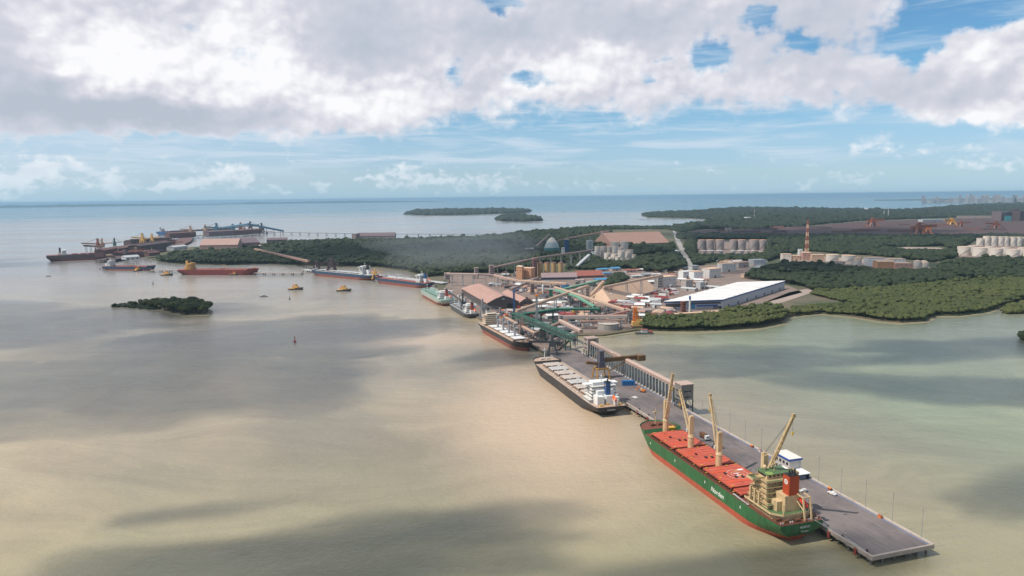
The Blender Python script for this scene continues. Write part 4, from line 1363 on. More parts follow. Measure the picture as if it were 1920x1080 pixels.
def gallery(name, label, a, b, w, h, m, roof_m=None, supports=0, sup_m=None, zg=2.5, leg_w=3.0, group=None, truss=False, cat='conveyor', braces=True):
    """enclosed belt gallery from a to b with a curved top and its trestles"""
    a, b = Vector(a), Vector(b)
    base = Vector((a.x, a.y, zg)); d = b - a; L = math.hypot(d.x, d.y)
    rz_ = math.atan2(d.y, d.x)
    o = thing(name, label, cat, base, rz_, group)
    A = Vector((0, 0, a.z - zg)); Bv = Vector((L, 0, b.z - zg))
    g = MB(); prof = [(-w / 2, 0), (w / 2, 0), (w / 2, h * .72), (w * .33, h), (-w * .33, h), (-w / 2, h * .72)]
    vs = [p + Vector((0, y, z)) for p in (A, Bv) for y, z in prof]; n_ = 6
    if truss:
        g.truss(A + Vector((0, 0, 0)), Bv, w, h, max(4, int(L / (h * 1.3))), .3)
        g.build('truss_span', GRN_L2, o)
        MB().beam(A + Vector((0, 0, .5)), Bv + Vector((0, 0, .5)), w * .85, .5).beam(A + Vector((0, 0, h * .42)), Bv + Vector((0, 0, h * .42)), w * .5, h * .3).build('belt_deck', DGREY, o)
        MB().beam(A + Vector((0, 0, h + .4)), Bv + Vector((0, 0, h + .4)), w * .42, .35).build('top_walk', m, o)
    else:
        g.add(vs[:], [(1, 0, n_, n_ + 1), (0, 5, n_ + 5, n_), (2, 1, n_ + 1, n_ + 2)] + [(0, 1, 2, 3, 4, 5), tuple(range(2 * n_ - 1, n_ - 1, -1))])
        gl = g.build('gallery_casing', m, o)
        r_ = MB().add([p + Vector((0, y * 1.03, z + .02)) for p in (A, Bv) for y, z in prof[2:]] + [p + Vector((0, y * .98, z - .25)) for p in (A, Bv) for y, z in prof[2:]],
                      [(1, 0, 4, 5), (2, 1, 5, 6), (3, 2, 6, 7), (8, 9, 13, 12), (9, 10, 14, 13), (10, 11, 15, 14), (0, 8, 12, 4), (7, 15, 11, 3)])
        r_.build('gallery_roof', roof_m or m, o)
    for i in range(supports):
        f = (i + .5) / supports if supports > 1 else .5
        p = A.lerp(Bv, f)
        if p.z < 2.5:
            continue
        q = MB()
        for s in (-1, 1):
            q.beam((p.x, s * leg_w / 2 * 1.3, 0), (p.x, s * leg_w / 2, p.z - .02), .9, .9)
        if braces:
            nb = max(1, int(p.z / 8))
            for k2 in range(nb):
                z0_, z1_ = p.z * k2 / nb, p.z * (k2 + 1) / nb
                q.beam((p.x, -leg_w * .6, z0_ + .1), (p.x, leg_w * .6, z1_ - .1), .3, .3); q.beam((p.x, -leg_w * .58, z1_ - .4), (p.x, leg_w * .58, z1_ - .4), .4, .5)
        q.build('trestle_leg', sup_m or GREY, o)
    return o


def tower(name, label, x, y, zt_, sx, sy, m, rz=0.0, zg=2.5, open_h=0.0, group=None, hat=None, cat='transfer tower'):
    o = thing(name, label, cat, (x, y, zg), rz, group)
    H = zt_ - zg
    if open_h:
        fr = MB()
        for a in (-1, 1):
            for b in (-1, 1):
                fr.b0(a * sx / 2 - .4, a * sx / 2 + .4, b * sy / 2 - .4, b * sy / 2 + .4, 0, open_h)
        nl = max(1, int(open_h / 6))
        for k2 in range(nl):
            z0_ = open_h * k2 / nl; z1_ = open_h * (k2 + 1) / nl
            fr.b0(-sx / 2, sx / 2, -sy / 2, sy / 2, z1_ - .5, z1_ - .1) if k2 < nl - 1 else None
            for b in (-1, 1):
                fr.beam((-sx / 2, b * sy / 2, z0_), (sx / 2, b * sy / 2, z1_ - .5), .3, .3); fr.beam((b * sx / 2, -sy / 2, z0_), (b * sx / 2, sy / 2, z1_ - .5), .3, .3)
        fr.build('steel_frame', DGREY, o)
    MB().b0(-sx / 2 - .3, sx / 2 + .3, -sy / 2 - .3, sy / 2 + .3, open_h, H - .6).build('walls', m, o)
    MB().b0(-sx / 2 - .8, sx / 2 + .8, -sy / 2 - .8, sy / 2 + .8, H - .6, H).build('roof', hat or m, o)
    wn = MB()
    for z in range(int((H - open_h) // 5)):
        for b in (-1, 1):
            wn.b0(-sx * .3, sx * .3, b * (sy / 2 + .3) - .04, b * (sy / 2 + .3) + .04, open_h + 2 + z * 5, open_h + 3.2 + z * 5)
            wn.b0(b * (sx / 2 + .3) - .04, b * (sx / 2 + .3) + .04, -sy * .3, sy * .3, open_h + 2 + z * 5, open_h + 3.2 + z * 5)
    if wn.v:
        wn.each('window', GLASS, o)
    return o


# the long gallery over the jetty: from the root tower to the end tower
gz = 22.5
sA = js(1100, 676)[0] + 2
sE = js(1268, 762)[0]
g0 = J(sE, PW + .9, gz - 2); g1 = J(470, PW + 1.2, gz - 1.0)
gallery('conveyor_gallery', 'long dusty pink belt gallery on pale bents along the outer side of the jetty', g0, g1, 4.4, 3.6, PINK, PINK_L, 0, zg=0)
conv = bpy.data.objects['conveyor_gallery']
nb = 34
Lg = (g1 - g0).length
for i in range(nb):
    x = 4 + (Lg - 8) * i / (nb - 1)
    z = (g0.z + (g1.z - g0.z) * x / Lg)
    q = MB()
    for y in (-2.4, 2.4):
        q.b0(x - .5, x + .5, y - .5, y + .5, -2.5, z - .6)
    q.b0(x - .8, x + .8, -3.0, 3.0, z - .58, z - .02); q.b0(x - .25, x + .25, -1.9, 1.9, z * .5, z * .5 + .7)
    q.build('support_bent', STEEL_W, conv)
wk = MB().b0(0, Lg, -4.6, -2.3, 6.0, 6.4); rails(wk, [(0, -4.5, 6.4), (Lg, -4.5, 6.4)], 1.1, 8, .08)
wk.build('walkway', BROWN, conv)
e_ = J(sE - 4, PW + 1.2)
tower('transfer_tower', 'grey boxy tower on dark legs at the jetty end of the long gallery', e_.x, e_.y, 28.0, 11, 11, mat('grey_brown_cladding', (.20, .185, .165), .7, .2, .2, streak=.3), PRZ, 0, 14.0, hat=PINK_L)

# ---- ship loader on the jetty: portal, tower with cab, boom and tail
s, t = js(1130, 708)
sl = thing('ship_loader', 'brown and yellow ship loader with a dark tower and a boom across the jetty', 'ship loader', J(s, 14, PZ), PRZ)
LB = mat('loader_brown', (.16, .085, .035), .6, .25, .2, dirt=(.30, .16, .05)); LY = mat('loader_ochre', (.42, .22, .035), .55, .2, .2)
pr = MB()
for x in (-6, 6):
    for y in (-7, 7):
        pr.beam((x, y, .8), (x * .7, y * .8, 10.5), 1.1, 1.1); pr.b0(x - 1.6, x + 1.6, y - .6, y + .6, 0, .9)
    pr.b0(x * .7 - .6, x * .7 + .6, -6.4, 6.4, 9.6, 11.0)
for y in (-5.6, 5.6):
    pr.b0(-4.6, 4.6, y - .6, y + .6, 9.7, 10.9)
pr.build('portal', LY, sl)
MB().b0(-3.4, 3.4, -3.6, 3.6, 11.0, 17.0).b0(-2.6, 2.6, -2.6, 2.6, 17.0, 27.5).b0(-3.2, 3.2, -3.0, 3.0, 27.5, 28.3).build('machinery_tower', mat('loader_blue_grey', (.10, .095, .12), .6, .2), sl)
bm_ = MB().truss((0, -2, 16.5), (-3, -42, 17.5), 3.4, 3.6, 12, .28).beam((0, -2, 18.3), (-3, -42, 19.2), 3.0, 3.2)
bm_.build('boom', LB, sl)
MB().box((-3.1, -42.5, 18.5), (7.5, 8.5, 5.6)).build('discharge_head', LB, sl)
st_ = MB().beam((0, -1, 27.5), (-2.0, -28, 20.2), .35, .35).beam((0, 1, 27.5), (1.0, 15, 17.0), .35, .35).beam((-2, -30, 17), (0, -8, 6.0), .9, .9)
st_.build('stay', LY, sl)
MB().beam((0, 2, 14.8), (1.0, 16, 17.0), 2.6, 2.8).build('counterweight_arm', LB, sl)
MB().b0(2.7, 4.8, -2.0, 1.4, 14, 17).build('operator_cab', LY, sl)
MB().b0(4.78, 4.84, -1.7, 1.1, 15, 16.6).build('cab_window', GLASS, sl)


# ------------------------------------------------------------------ land
import numpy as np
LZ = 2.2


def W2(pts, z=LZ):
    return [tuple(G(x, y, z)[:2]) if not isinstance(x, tuple) else x for x, y in pts]


def ground_mat():
    M = bpy.data.materials.new('estuary_ground'); M.use_nodes = True
    t = M.node_tree; t.nodes.clear(); k = N(t)
    pos = k.new('ShaderNodeNewGeometry').outputs['Position']
    a = k.noise(pos, .006, 6, .62); b = k.noise(pos, .05, 5, .65)
    c = k.mix(k.ramp(a, .40, .62), (.055, .070, .030, 1), (.13, .105, .065, 1))
    c = k.mix(k.ramp(b, .52, .75, 0, .6), c, (.04, .055, .025, 1))
    p = k.new('ShaderNodeBsdfPrincipled'); k.put(p.inputs['Base Color'], c); p.inputs['Roughness'].default_value = .95
    o = k.new('ShaderNodeOutputMaterial'); t.links.new(p.outputs[0], o.inputs[0])
    return M


GROUND = ground_mat()
YARD = mat('dusty_concrete_yard', (.215, .158, .132), .9, .36, .025, dirt=(.095, .072, .062))
MUD = mat('wet_mud_bank', (.24, .215, .135), .6, .2, .03, dirt=(.17, .165, .095))
ORE = mat('iron_ore_dust_ground', (.072, .036, .033), .95, .4, .006, dirt=(.045, .042, .024))
ROADM = mat('grey_road', (.30, .28, .265), .9, .15, .02)
CLEAR = mat('bare_earth_clearing', (.33, .26, .22), .95, .2, .01, dirt=(.16, .15, .13))
LAWN = mat('bright_lawn', (.10, .15, .035), .9, .3, .02)

QUAY = [(45, 806), (36, 832), (-22, 998), (-58, 1085), (-88, 1225), (-140, 1380)]      # berth line in metres
shore_r = [(1062, 637), (1080, 628), (1130, 628), (1195, 618), (1300, 619), (1420, 613), (1466, 604), (1478, 592), (1540, 586), (1600, 592), (1650, 600), (1690, 603), (1735, 600), (1752, 590), (1800, 590), (1850, 583), (1886, 572), (1925, 565), (2100, 556), (2600, 500)]
shore_l = [(800, 520), (760, 506), (700, 500), (600, 498), (500, 494), (420, 496), (330, 494), (296, 489), (268, 480), (290, 470), (340, 464), (450, 458), (545, 452.5), (660, 451), (880, 446.5), (960, 438), (1000, 434), (1080, 428.5), (1140, 424.5), (1260, 424.5), (1320, 419), (1338, 415),
           (1330, 411.5), (1290, 409.5), (1215, 408), (1203, 403), (1215, 400), (1300, 397), (1380, 390.5), (1450, 390), (1500, 392), (1600, 393), (1700, 395), (1750, 391), (1800, 386), (1920, 382), (2600, 376)]
land = [tuple(p) for p in QUAY] + W2(shore_l) + list(reversed(W2(shore_r)))
gnd = MB().prism(land, -2.5, LZ).build('ground', GROUND)
tag(gnd, kind='structure')
MUDS = [(1062, 640), (1080, 632), (1130, 633), (1195, 624.5), (1300, 627), (1420, 620), (1476, 609), (1486, 597), (1540, 590.5), (1600, 596.5), (1650, 605), (1690, 609), (1742, 605), (1760, 595), (1800, 595), (1856, 588), (1891, 576), (1930, 569), (2100, 560)]
mud = MB().prism(W2(MUDS, .35) + list(reversed(W2(shore_r[:-1], .35))), -1.5, .35).build('mud_bank', MUD)
tag(mud, kind='structure')


def sheet(name, px, m, z=LZ + .15, world=False):
    o = MB().prism([tuple(p) for p in px] if world else W2(px, z), z - .6, z).build(name, m)
    return tag(o, kind='structure')


sheet('yard', [(46, 807), (37, 832), (-21, 998), (-57, 1085), (-87, 1225), (-138, 1379)] + W2([(845, 516), (930, 512), (1010, 522), (1090, 520), (1130, 500), (1200, 505), (1290, 500), (1400, 492), (1440, 500), (1420, 512), (1392, 522), (1480, 536), (1505, 548), (1440, 566), (1372, 583), (1300, 590), (1205, 600), (1195, 614), (1130, 624), (1080, 624)], LZ + .15), YARD, world=True)
sheet('yard', [(1305, 482), (1420, 481), (1445, 466), (1430, 452), (1300, 452)], YARD)
sheet('yard', [(1465, 492), (1540, 497), (1640, 506), (1745, 508), (1742, 500), (1620, 486), (1500, 478), (1462, 480)], CLEAR)
sheet('yard', [(1792, 476), (1800, 482), (1880, 487), (2000, 492), (2000, 470), (1850, 456), (1826, 458)], YARD)
sheet('yard', [(930, 585), (965, 582), (1010, 588), (1075, 600), (1085, 612), (1060, 630), (1040, 636), (1000, 628), (960, 604)], mat('dark_grey_yard', (.085, .072, .068), .9, .35, .03, dirt=(.15, .11, .09)), LZ + .28)  # darker grey sheet laid over the yard along the berth
sheet('clearing', [(1655, 468), (1700, 463), (1760, 464), (1800, 474), (1790, 476), (1740, 470), (1660, 471)], CLEAR)
sheet('clearing', [(1400, 580), (1480, 548), (1520, 540), (1530, 546), (1470, 566), (1420, 584)], CLEAR)
sheet('lawn', [(1405, 578), (1440, 566), (1452, 569), (1415, 581)], LAWN, LZ + .3)
sheet('lawn', [(1430, 463), (1455, 458), (1475, 460), (1440, 470)], LAWN)
ORE_A = [(1296, 432), (1480, 427), (1610, 416), (1780, 410), (2000, 408), (2000, 441), (1650, 443.5), (1450, 441), (1300, 440)]
sheet('ore_yard', ORE_A, ORE)
sheet('road', [(1261, 432), (1266, 432), (1276, 452), (1291, 480), (1303, 505), (1288, 505), (1281, 482), (1268, 455)], ROADM, LZ + .25)
for (pts) in ([(1884, 590), (1878, 584), (1892, 578), (1930, 572), (1990, 570), (1990, 588), (1925, 590)], [(1918, 640), (1912, 634), (1925, 628), (1990, 625), (1990, 645)],
              [(206, 574), (240, 576), (300, 583), (345, 594), (392, 592), (399, 583), (385, 573), (330, 566), (270, 567)]):
    sheet('islet', pts, MUD, .7)
# far islets and coasts
sheet('islet', [(757, 402), (800, 404.5), (870, 403.5), (930, 401.5), (985, 399.5), (998, 396), (975, 393.5), (850, 393.5), (775, 396)], GROUND, 1.5)
sheet('islet', [(928, 411), (945, 415.5), (985, 416), (1020, 414), (1005, 410), (970, 405), (945, 405)], GROUND, 1.5)


def coast(name, x0, x1, dist, h, seed, m, step=60):
    """a low far shore with an uneven tree line, seen edge on"""
    mb = MB(); n_ = step; pts = []
    for i in range(n_ + 1):
        x = x0 + (x1 - x0) * i / n_
        a, _e = pd(x, 380); a = R(a)
        f = min(1, 4 * i / n_, 4 * (n_ - i) / n_)
        hh = h * f * (.8 + .35 * noise.fractal(Vector((i * .23 + seed, seed * 3.1, 0)), 1, 2, 4)) + 2
        pts.append((a, max(hh, 3)))
    vs = []
    for a, hh in pts:
        s, c = math.sin(a), math.cos(a)
        for d, z in ((dist, -.5), (dist + 150, hh), (dist + 1800, hh * 1.1), (dist + 2600, -.5)):
            vs.append((s * d, c * d, z))
    fs = [(i * 4 + j, i * 4 + 4 + j, i * 4 + 5 + j, i * 4 + 1 + j) for i in range(n_) for j in range(3)]
    fs += [(0, 1, 2, 3), (n_ * 4 + 3, n_ * 4 + 2, n_ * 4 + 1, n_ * 4)]
    o = mb.add(vs, fs).build(name, m)
    return tag(o, kind='structure')


FARG = mat('far_wooded_land', (.045, .06, .03), .95, .25, .003)
coast('hills', -260, 420, 33000, 105, 1, FARG, 90)
coast('hills', 360, 830, 36000, 92, 5, FARG, 70)
coast('terrain', 1640, 2300, 19500, 22, 9, FARG, 50)


# ------------------------------------------------------------------ buildings of the port
FPS = []          # footprints kept clear of trees: (origin, ux, uy, lx, ly)


def occupy(o, ux, lx, ly, m=4):
    uy = Vector((-ux.y, ux.x))
    FPS.append((Vector(o[:2]), Vector(ux[:2]), uy, lx, ly, m))


def bld(name, label, xa, ya, xb, yb, depth, h, wall, roof, style='gable', rh=3.0, group=None, doors=2, z=LZ + .15, cat='building', win=True, along=True):
    a, b = G(xa, ya, z), G(xb, yb, z)
    L = (b - a).length; rz = heading(a, b)
    o = thing(name, label, cat, a, rz, group)
    occupy(a, (b - a).normalized(), L, depth)
    MB().b0(0, L, 0, depth, -.3, h).build('walls', wall, o)
    r_ = MB()
    if style == 'gable':
        r_.gable(0, L, 0, depth, h + .002, h + rh, .8)
    elif style == 'gable_x':       # ridge runs away from the viewer
        e = .8; m = L / 2
        r_.add([(-e, -e, h + .002), (L + e, -e, h + .002), (L + e, depth + e, h + .002), (-e, depth + e, h + .002), (m, -e, h + rh), (m, depth + e, h + rh)], [(3, 2, 1, 0), (0, 1, 4), (1, 2, 5, 4), (2, 3, 5), (3, 0, 4, 5)])
    elif style == 'hip':
        e = .8; q = min(depth, L) * .35
        r_.add([(-e, -e, h + .002), (L + e, -e, h + .002), (L + e, depth + e, h + .002), (-e, depth + e, h + .002), (q, depth / 2, h + rh), (L - q, depth / 2, h + rh)], [(3, 2, 1, 0), (0, 1, 5, 4), (2, 3, 4, 5), (1, 2, 5), (3, 0, 4)])
    else:
        r_.b0(-.5, L + .5, -.5, depth + .5, h + .002, h + .8)
    r_.build('roof', roof, o)
    for i in range(doors):
        x = L * (i + .5) / doors; w_ = min(5, L / doors * .5)
        MB().b0(x - w_ / 2, x + w_ / 2, -.06, .05, -.2, min(5, h * .6)).build('door', DGREY, o)
    if win:
        n_ = max(2, int(L / 9))
        for i in range(min(n_, 10)):
            x = L * (i + .5) / min(n_, 10)
            MB().b0(x - 1.2, x + 1.2, -.05, .04, h * .7, h * .7 + 1.2).build('window', GLASS, o)
    return o


def tank(label, xc, yb, yt, wpx, shell, roof_m, group, cat='storage tank', dome=0.06, z=LZ + .15, stair=True):
    c0 = G(xc, yb, z); dist = c0.length
    r = wpx / 2 * c0.y / F_PX
    dirv_ = Vector((c0.x, c0.y, 0)).normalized(); c = c0 + dirv_ * r
    h = tall(xc, yb, yt, z) * (1 - .0) - r * .02
    h = max(h, 4)
    o = thing('storage_tank', label, cat, (c.x, c.y, z), 0, group)
    FPS.append((Vector((c.x - r, c.y - r)), Vector((1, 0)), Vector((0, 1)), 2 * r, 2 * r, 4))
    MB().lathe((0, 0, 0), [(r, -.3), (r, h)], 28).build('shell', shell, o)
    if dome > .3:
        MB().lathe((0, 0, h), [(r * math.cos(t * math.pi / 12) * 1.004, r * dome * math.sin(t * math.pi / 12)) for t in range(0, 6)] + [(.3, r * dome)], 28).build('roof', roof_m, o)
    else:
        MB().lathe((0, 0, h), [(r + .25, -.4), (r + .25, .25), (r * .98, .3), (r * .5, .3 + r * dome * .7), (.4, .3 + r * dome)], 28).build('roof', roof_m, o)
    if stair:
        s_ = MB(); n_ = 12
        for i in range(n_):
            t0, t1 = math.pi * (1.15 + .5 * i / n_), math.pi * (1.15 + .5 * (i + 1) / n_)
            s_.beam(((r + .6) * math.cos(t0), (r + .6) * math.sin(t0), h * i / n_), ((r + .6) * math.cos(t1), (r + .6) * math.sin(t1), h * (i + 1) / n_), 1.0, .35)
        s_.build('stair', GREY, o)
    return o


MAROON = mat('maroon_sheet', (.21, .10, .085), .65, .15, .08, streak=.3)
MAUVE_R = mat('mauve_roof_sheet', (.29, .205, .205), .65, .12, .08, streak=.15)
BROWN_R = mat('brown_roof_sheet', (.31, .185, .145), .7, .12, .05, streak=.25, dirt=(.24, .14, .11))
RUST_R = mat('rust_red_roof_sheet', (.30, .095, .068), .7, .14, .1, streak=.2)
SALMON = mat('salmon_roof_sheet', (.40, .235, .19), .65, .13, .05, dirt=(.31, .18, .145))
SALMON_W = mat('dark_shed_cladding', (.10, .085, .082), .75, .2, .1, streak=.3)
BLUE_R = mat('bright_blue_sheet', (.055, .235, .42), .55, .15, .1)
TANK_W = mat('white_tank_paint', (.66, .595, .53), .5, .08, .1, streak=.22, dirt=(.50, .40, .33))
TANK_G = mat('grey_tank_paint', (.33, .285, .275), .55, .12, .08, streak=.28)
TANK_O = mat('orange_rust_tank_roof', (.52, .29, .18), .7, .18, .1)
TANK_C = mat('cream_tank_roof', (.60, .46, .35), .65, .12, .1)
SAND_R = mat('sand_coloured_roof', (.62, .42, .29), .7, .1, .05, dirt=(.52, .34, .225))
SAND_W = mat('sand_coloured_wall', (.52, .36, .25), .7, .12, .1, streak=.2)
ORNG_B = mat('orange_brick_render', (.52, .27, .15), .75, .15, .15, streak=.2)
GRN_G = mat('green_gallery_sheet', (.035, .17, .105), .55, .14, .1, streak=.2)
GRN_L = mat('light_green_gallery_sheet', (.14, .31, .215), .55, .12, .1)
GRN_D = mat('dark_green_steel', (.018, .085, .06), .55, .18, .15, streak=.2)
TAN_G = mat('sand_gallery_sheet', (.47, .325, .23), .65, .12, .1, streak=.15)
PINK_G = mat('rose_gallery_sheet', (.42, .285, .24), .65, .12, .1, streak=.15)
DUST_G = mat('brown_gallery_sheet', (.27, .185, .165), .7, .14, .1, streak=.2)
WH_R = mat('bright_white_roof_sheet', (.80, .775, .745), .55, .07, .03, streak=.0, dirt=(.66, .61, .56))
WH_W = mat('blue_grey_wall_sheet', (.46, .475, .51), .55, .08, .05, streak=.15)
ROYAL = mat('royal_blue_trim', (.018, .085, .30), .5)
GREY_B = mat('grey_render', (.40, .36, .335), .75, .15, .15, streak=.25)

# the large white warehouse with blue trim
z = LZ + .15
a = G(1246, 583.5, z); b = G(1354.5, 579.5, z); c = G(1471, 541.5, z)
L = (b - a).length; rzw = heading(a, b); ux = (b - a).normalized(); uy = Vector((-ux.y, ux.x, 0))
dw = (c - b).dot(uy); sk = (c - b).dot(ux)
wh = thing('white_warehouse', 'huge white roofed warehouse with royal blue trim and open blue banded front', 'warehouse', a, rzw)
occupy(a, ux, L + sk, dw)
par = lambda x, y: (x + sk * y / dw, y)
WHH = 13.5
MB().prism([par(L, .9), par(L, dw), par(0, dw), par(0, .9)], -.2, WHH).build('walls', WH_W, wh)
MB().prism([par(-1.2, -1), par(L + 1.2, -1), par(L + 1.2, dw + 1), par(-1.2, dw + 1)], WHH + 2.2, WHH + 2.9).build('roof', WH_R, wh)
MB().prism([par(-.6, -.4), par(L + .6, -.4), par(L + .6, dw + .4), par(-.6, dw + .4)], WHH + .002, WHH + 2.198).build('fascia', ROYAL, wh)
rs = MB()
for i in range(1, 12):
    y = dw * i / 12
    x0, _ = par(0, y); x1, _ = par(L, y)
    MB().b0(x0 - 1, x1 + 1, y - .5, y + .5, WHH + 2.9, WHH + 3.5).build('roof_ridge', WH_R, wh)
for (x0, x1, z0, z1, m) in ((2, L * .30, 6.0, 11.5, DGREY), (2, L * .2, .5, 4.5, BLACK), (L * .42, L - 3, 9.0, 12.5, DGREY), (L * .55, L - 8, 5.2, 8.0, ROYAL), (L * .40, L * .53, 2.0, 11.0, BLUE_R), (L * .55, L * .95, .2, 4.2, GREY), (L * .84, L - 1, .2, 5, BLACK)):
    MB().b0(x0, x1, .80, .95, z0, z1).build('front_panel', m, wh)
for i in range(7):
    x, y = par(L, dw * (i + .6) / 7.3)
    MB().prism([par(L - .1, y - 2), par(L + .08, y - 2), par(L + .08, y + 2), par(L - .1, y + 2)], 0, 5).build('door', DGREY, wh)
g = G(1282, 585.5, z)
tower('stair_tower', 'maroon brick stair tower in front of the white warehouse', g.x, g.y + 3, 19.5, 6, 6, mat('maroon_brick', (.20, .075, .055), .8, .2, .3), rzw, z, cat='tower')
g = G(1293, 589, z)
ms = thing('signal_mast', 'tall white mast with blue top in front of the white warehouse', 'mast', g)
MB().tube((0, 0, 0), (0, 0, 24), 1.7, 1.5, 12).build('shaft', WHITE_OLD, ms); MB().tube((0, 0, 24.01), (0, 0, 29), 1.6, 1.5, 12).build('mast_cap', ROYAL, ms)
bld('low_shed', 'low sand coloured shed along the tree edge before the white warehouse', 1255, 594, 1350, 588, 8, 3, SAND_W, SAND_R, 'flat', doors=4)

# salmon roofed storage sheds by the quay
quay_dir = (Vector((-88, 1225, 0)) - Vector((-22, 998, 0))).normalized()


def long_shed(label, xa, ya, xb, yb, length, h, rh, wall, roof, hipb=True, hd=None, opening=True):
    a, b = G(xa, ya, z), G(xb, yb, z); d = quay_dir if hd is None else Vector((math.sin(R(hd)), math.cos(R(hd)), 0))
    nrm = Vector((d.y, -d.x, 0)); wd = (b - a).dot(nrm)
    o = thing('storage_shed', label, 'storage shed', a, math.atan2(nrm.y, nrm.x))
    occupy(a, nrm, wd, length)
    MB().b0(0, wd, 0, length, -.2, h).build('walls', wall, o)
    q = wd * .55 if hipb else 0; e = 1.0
    MB().add([(-e, -.3, h + .002), (wd + e, -.3, h + .002), (wd + e, length + e, h + .002), (-e, length + e, h + .002), (wd * .25, -.4, h + rh * .62), (wd * .5, -.4, h + rh), (wd * .75, -.4, h + rh * .62), (wd * .25, length - q * .4, h + rh * .62), (wd * .5, length - q, h + rh), (wd * .75, length - q * .4, h + rh * .62)],
             [(3, 2, 1, 0), (3, 0, 4, 7), (7, 4, 5, 8), (8, 5, 6, 9), (9, 6, 1, 2), (2, 3, 7, 8, 9)]).build('roof', roof, o)
    MB().add([(-e + .6, .0, h), (wd + e - .6, .0, h), (wd * .75, -.02, h + rh * .6), (wd * .5, -.02, h + rh * .97), (wd * .25, -.02, h + rh * .6)], [(0, 1, 2, 3, 4)]).build('gable_wall', wall, o)
    if opening:
        MB().b0(wd * .62, wd * .85, -.08, .05, -.1, h * .8).build('door', BLACK, o)
        MB().b0(wd * .46, wd * .54, -.07, .05, h + rh * .45, h + rh * .6).build('gable_window', LGREY, o)
    return o


long_shed('big storage shed with rounded salmon roof and dark gable beside the quay', 914, 581, 972, 577, 205, 11, 12, SALMON_W, SALMON)
long_shed('smaller salmon roofed storage shed with a dark doorway adjoining the big one', 974, 578, 1003, 578, 120, 9, 8, SALMON_W, SALMON, hipb=False)

# sand coloured A-frame stockpile shed with its feeding gallery
a = G(1150, 571, z); d = (G(1236, 545, z) - a); Ls = d.length; ux = d.normalized()
ss = thing('stockpile_shed', 'steep sand coloured stockpile shed under a rising belt gallery', 'storage shed', a, math.atan2(ux.y, ux.x))
occupy(a, ux, Ls, 60)
MB().add([(0, 0, 0), (Ls, 0, 0), (Ls, 56, 0), (0, 56, 0), (12, 28, 25), (Ls - 10, 28, 25)], [(3, 2, 1, 0), (0, 1, 5, 4), (2, 3, 4, 5), (1, 2, 5), (3, 0, 4)]).build('roof', SAND_R, ss)
MB().b0(-1, Ls + 1, -1.2, -.1, -.2, 3.2).build('base_wall', GREY_B, ss)
MB().beam((Ls * .62, -.2, .8), (Ls * .62, 27.9, 25.4), .8, .5).build('roof_rib', MAUVE, ss)


def gal(label, p, zp, q, zq, w=4.5, h=3.6, m=TAN_G, rm=None, sup=3, sm=GREY, truss=False, leg=3.5):
    return gallery('conveyor_gallery', label, G(p[0], p[1], zp), G(q[0], q[1], zq), w, h, m, rm, sup, sm, zg=LZ, leg_w=leg, truss=truss)


gal('sand coloured belt gallery rising along the ridge of the stockpile shed', (1131, 541), 27, (1241, 518), 32, 5, 4, TAN_G, TAN_G, 4)
gal('short steep sand gallery climbing to the blue roofs', (1107, 556), 12, (1131, 530), 30, 5, 4, TAN_G, TAN_G, 2)
gal('short rising gallery feeding the stockpile shed gallery', (1111, 559), 10, (1136, 541), 26, 5, 3.6, SAND_W, TAN_G, 2)
gal('long sand gallery rising from the green tower to the grey tower', (968, 586), 18, (1102, 538), 27, 5, 4, TAN_G, TAN_G, 5)
gal('long sand gallery falling from the green box towards the waterside tower', (1040, 541), 26, (1172, 584), 20, 5, 4, PINK_G, TAN_G, 6)
gal('rose gallery dropping to the tower at the jetty root', (1050, 604), 22, (1090, 624), 21.5, 5, 4, PINK_G, PINK_L, 2)
gal('level grey brown gallery crossing above the waterside', (1056, 597), 18, (1176, 596), 18, 4.5, 4.5, GREY_B, PINK_G, 6)
gal('light green gallery rising away to the blue roofs', (1056, 544), 18, (1121, 528.5), 26, 5, 3.6, GRN_G, GRN_L, 4, GRN_D)
gal('light green gallery curving down from the green box', (1042, 545.5), 24, (1082, 558), 22, 5, 3.6, GRN_L, GRN_L, 2, GRN_D)
gal('lower light green gallery continuing down to the green head house', (1082, 558), 22, (1115, 577), 17, 5, 3.6, GRN_L, GRN_L, 2, GRN_D)
gal('dark green gallery spanning level to the green head house', (1048, 582), 17, (1124, 582), 17, 4, 4, GRN_D, GRN_G, 4, GRN_D)
gal('dark green gallery sloping from the green tower up to the level span', (980, 592), 13, (1048, 582), 17, 4, 4, GRN_D, GRN_G, 3, GRN_D)
gal('large dark green belt truss slanting over the berth behind the cream housed carrier', (966, 594), 24, (1078, 640), 20, 7, 6, GRN_D, GRN_G, 5, GRN_D, truss=True, leg=6)
gal('brown belt gallery running beside the dark green truss', (948, 598), 15, (1004, 628), 13, 4, 3.4, DUST_G, TAN_G, 3)
gal('level rose grey gallery between two towers behind the sage ship', (838, 515), 26, (897, 516), 27, 5, 4, MAUVE, PINK_G, 3)
gal('rose grey gallery bending down towards the yard', (897, 516), 27, (926, 518), 24, 5, 4, MAUVE, PINK_G, 1)
gal('sand gallery running down into the yard behind the salmon shed', (926, 518), 24, (970, 528), 18, 5, 4, PINK_G, PINK_G, 3)
gal('level sand gallery crossing the yard below the silos', (970, 528), 18, (1062, 534), 16, 5, 4, TAN_G, TAN_G, 5)
gal('very long brown gallery climbing across the wood to the white tanks', (925, 503), 24, (1003, 486), 42, 5, 4, DUST_G, DUST_G, 5)
gal('long brown gallery from the maroon tower up to the white tank cluster', (1003, 486), 42, (1112, 470), 40, 5, 4, DUST_G, DUST_G, 6)
gal('brown gallery rising to the head of the large brown warehouse', (1045, 452), 18, (1142, 434), 45, 6, 5, BROWN_R, BROWN_R, 4)
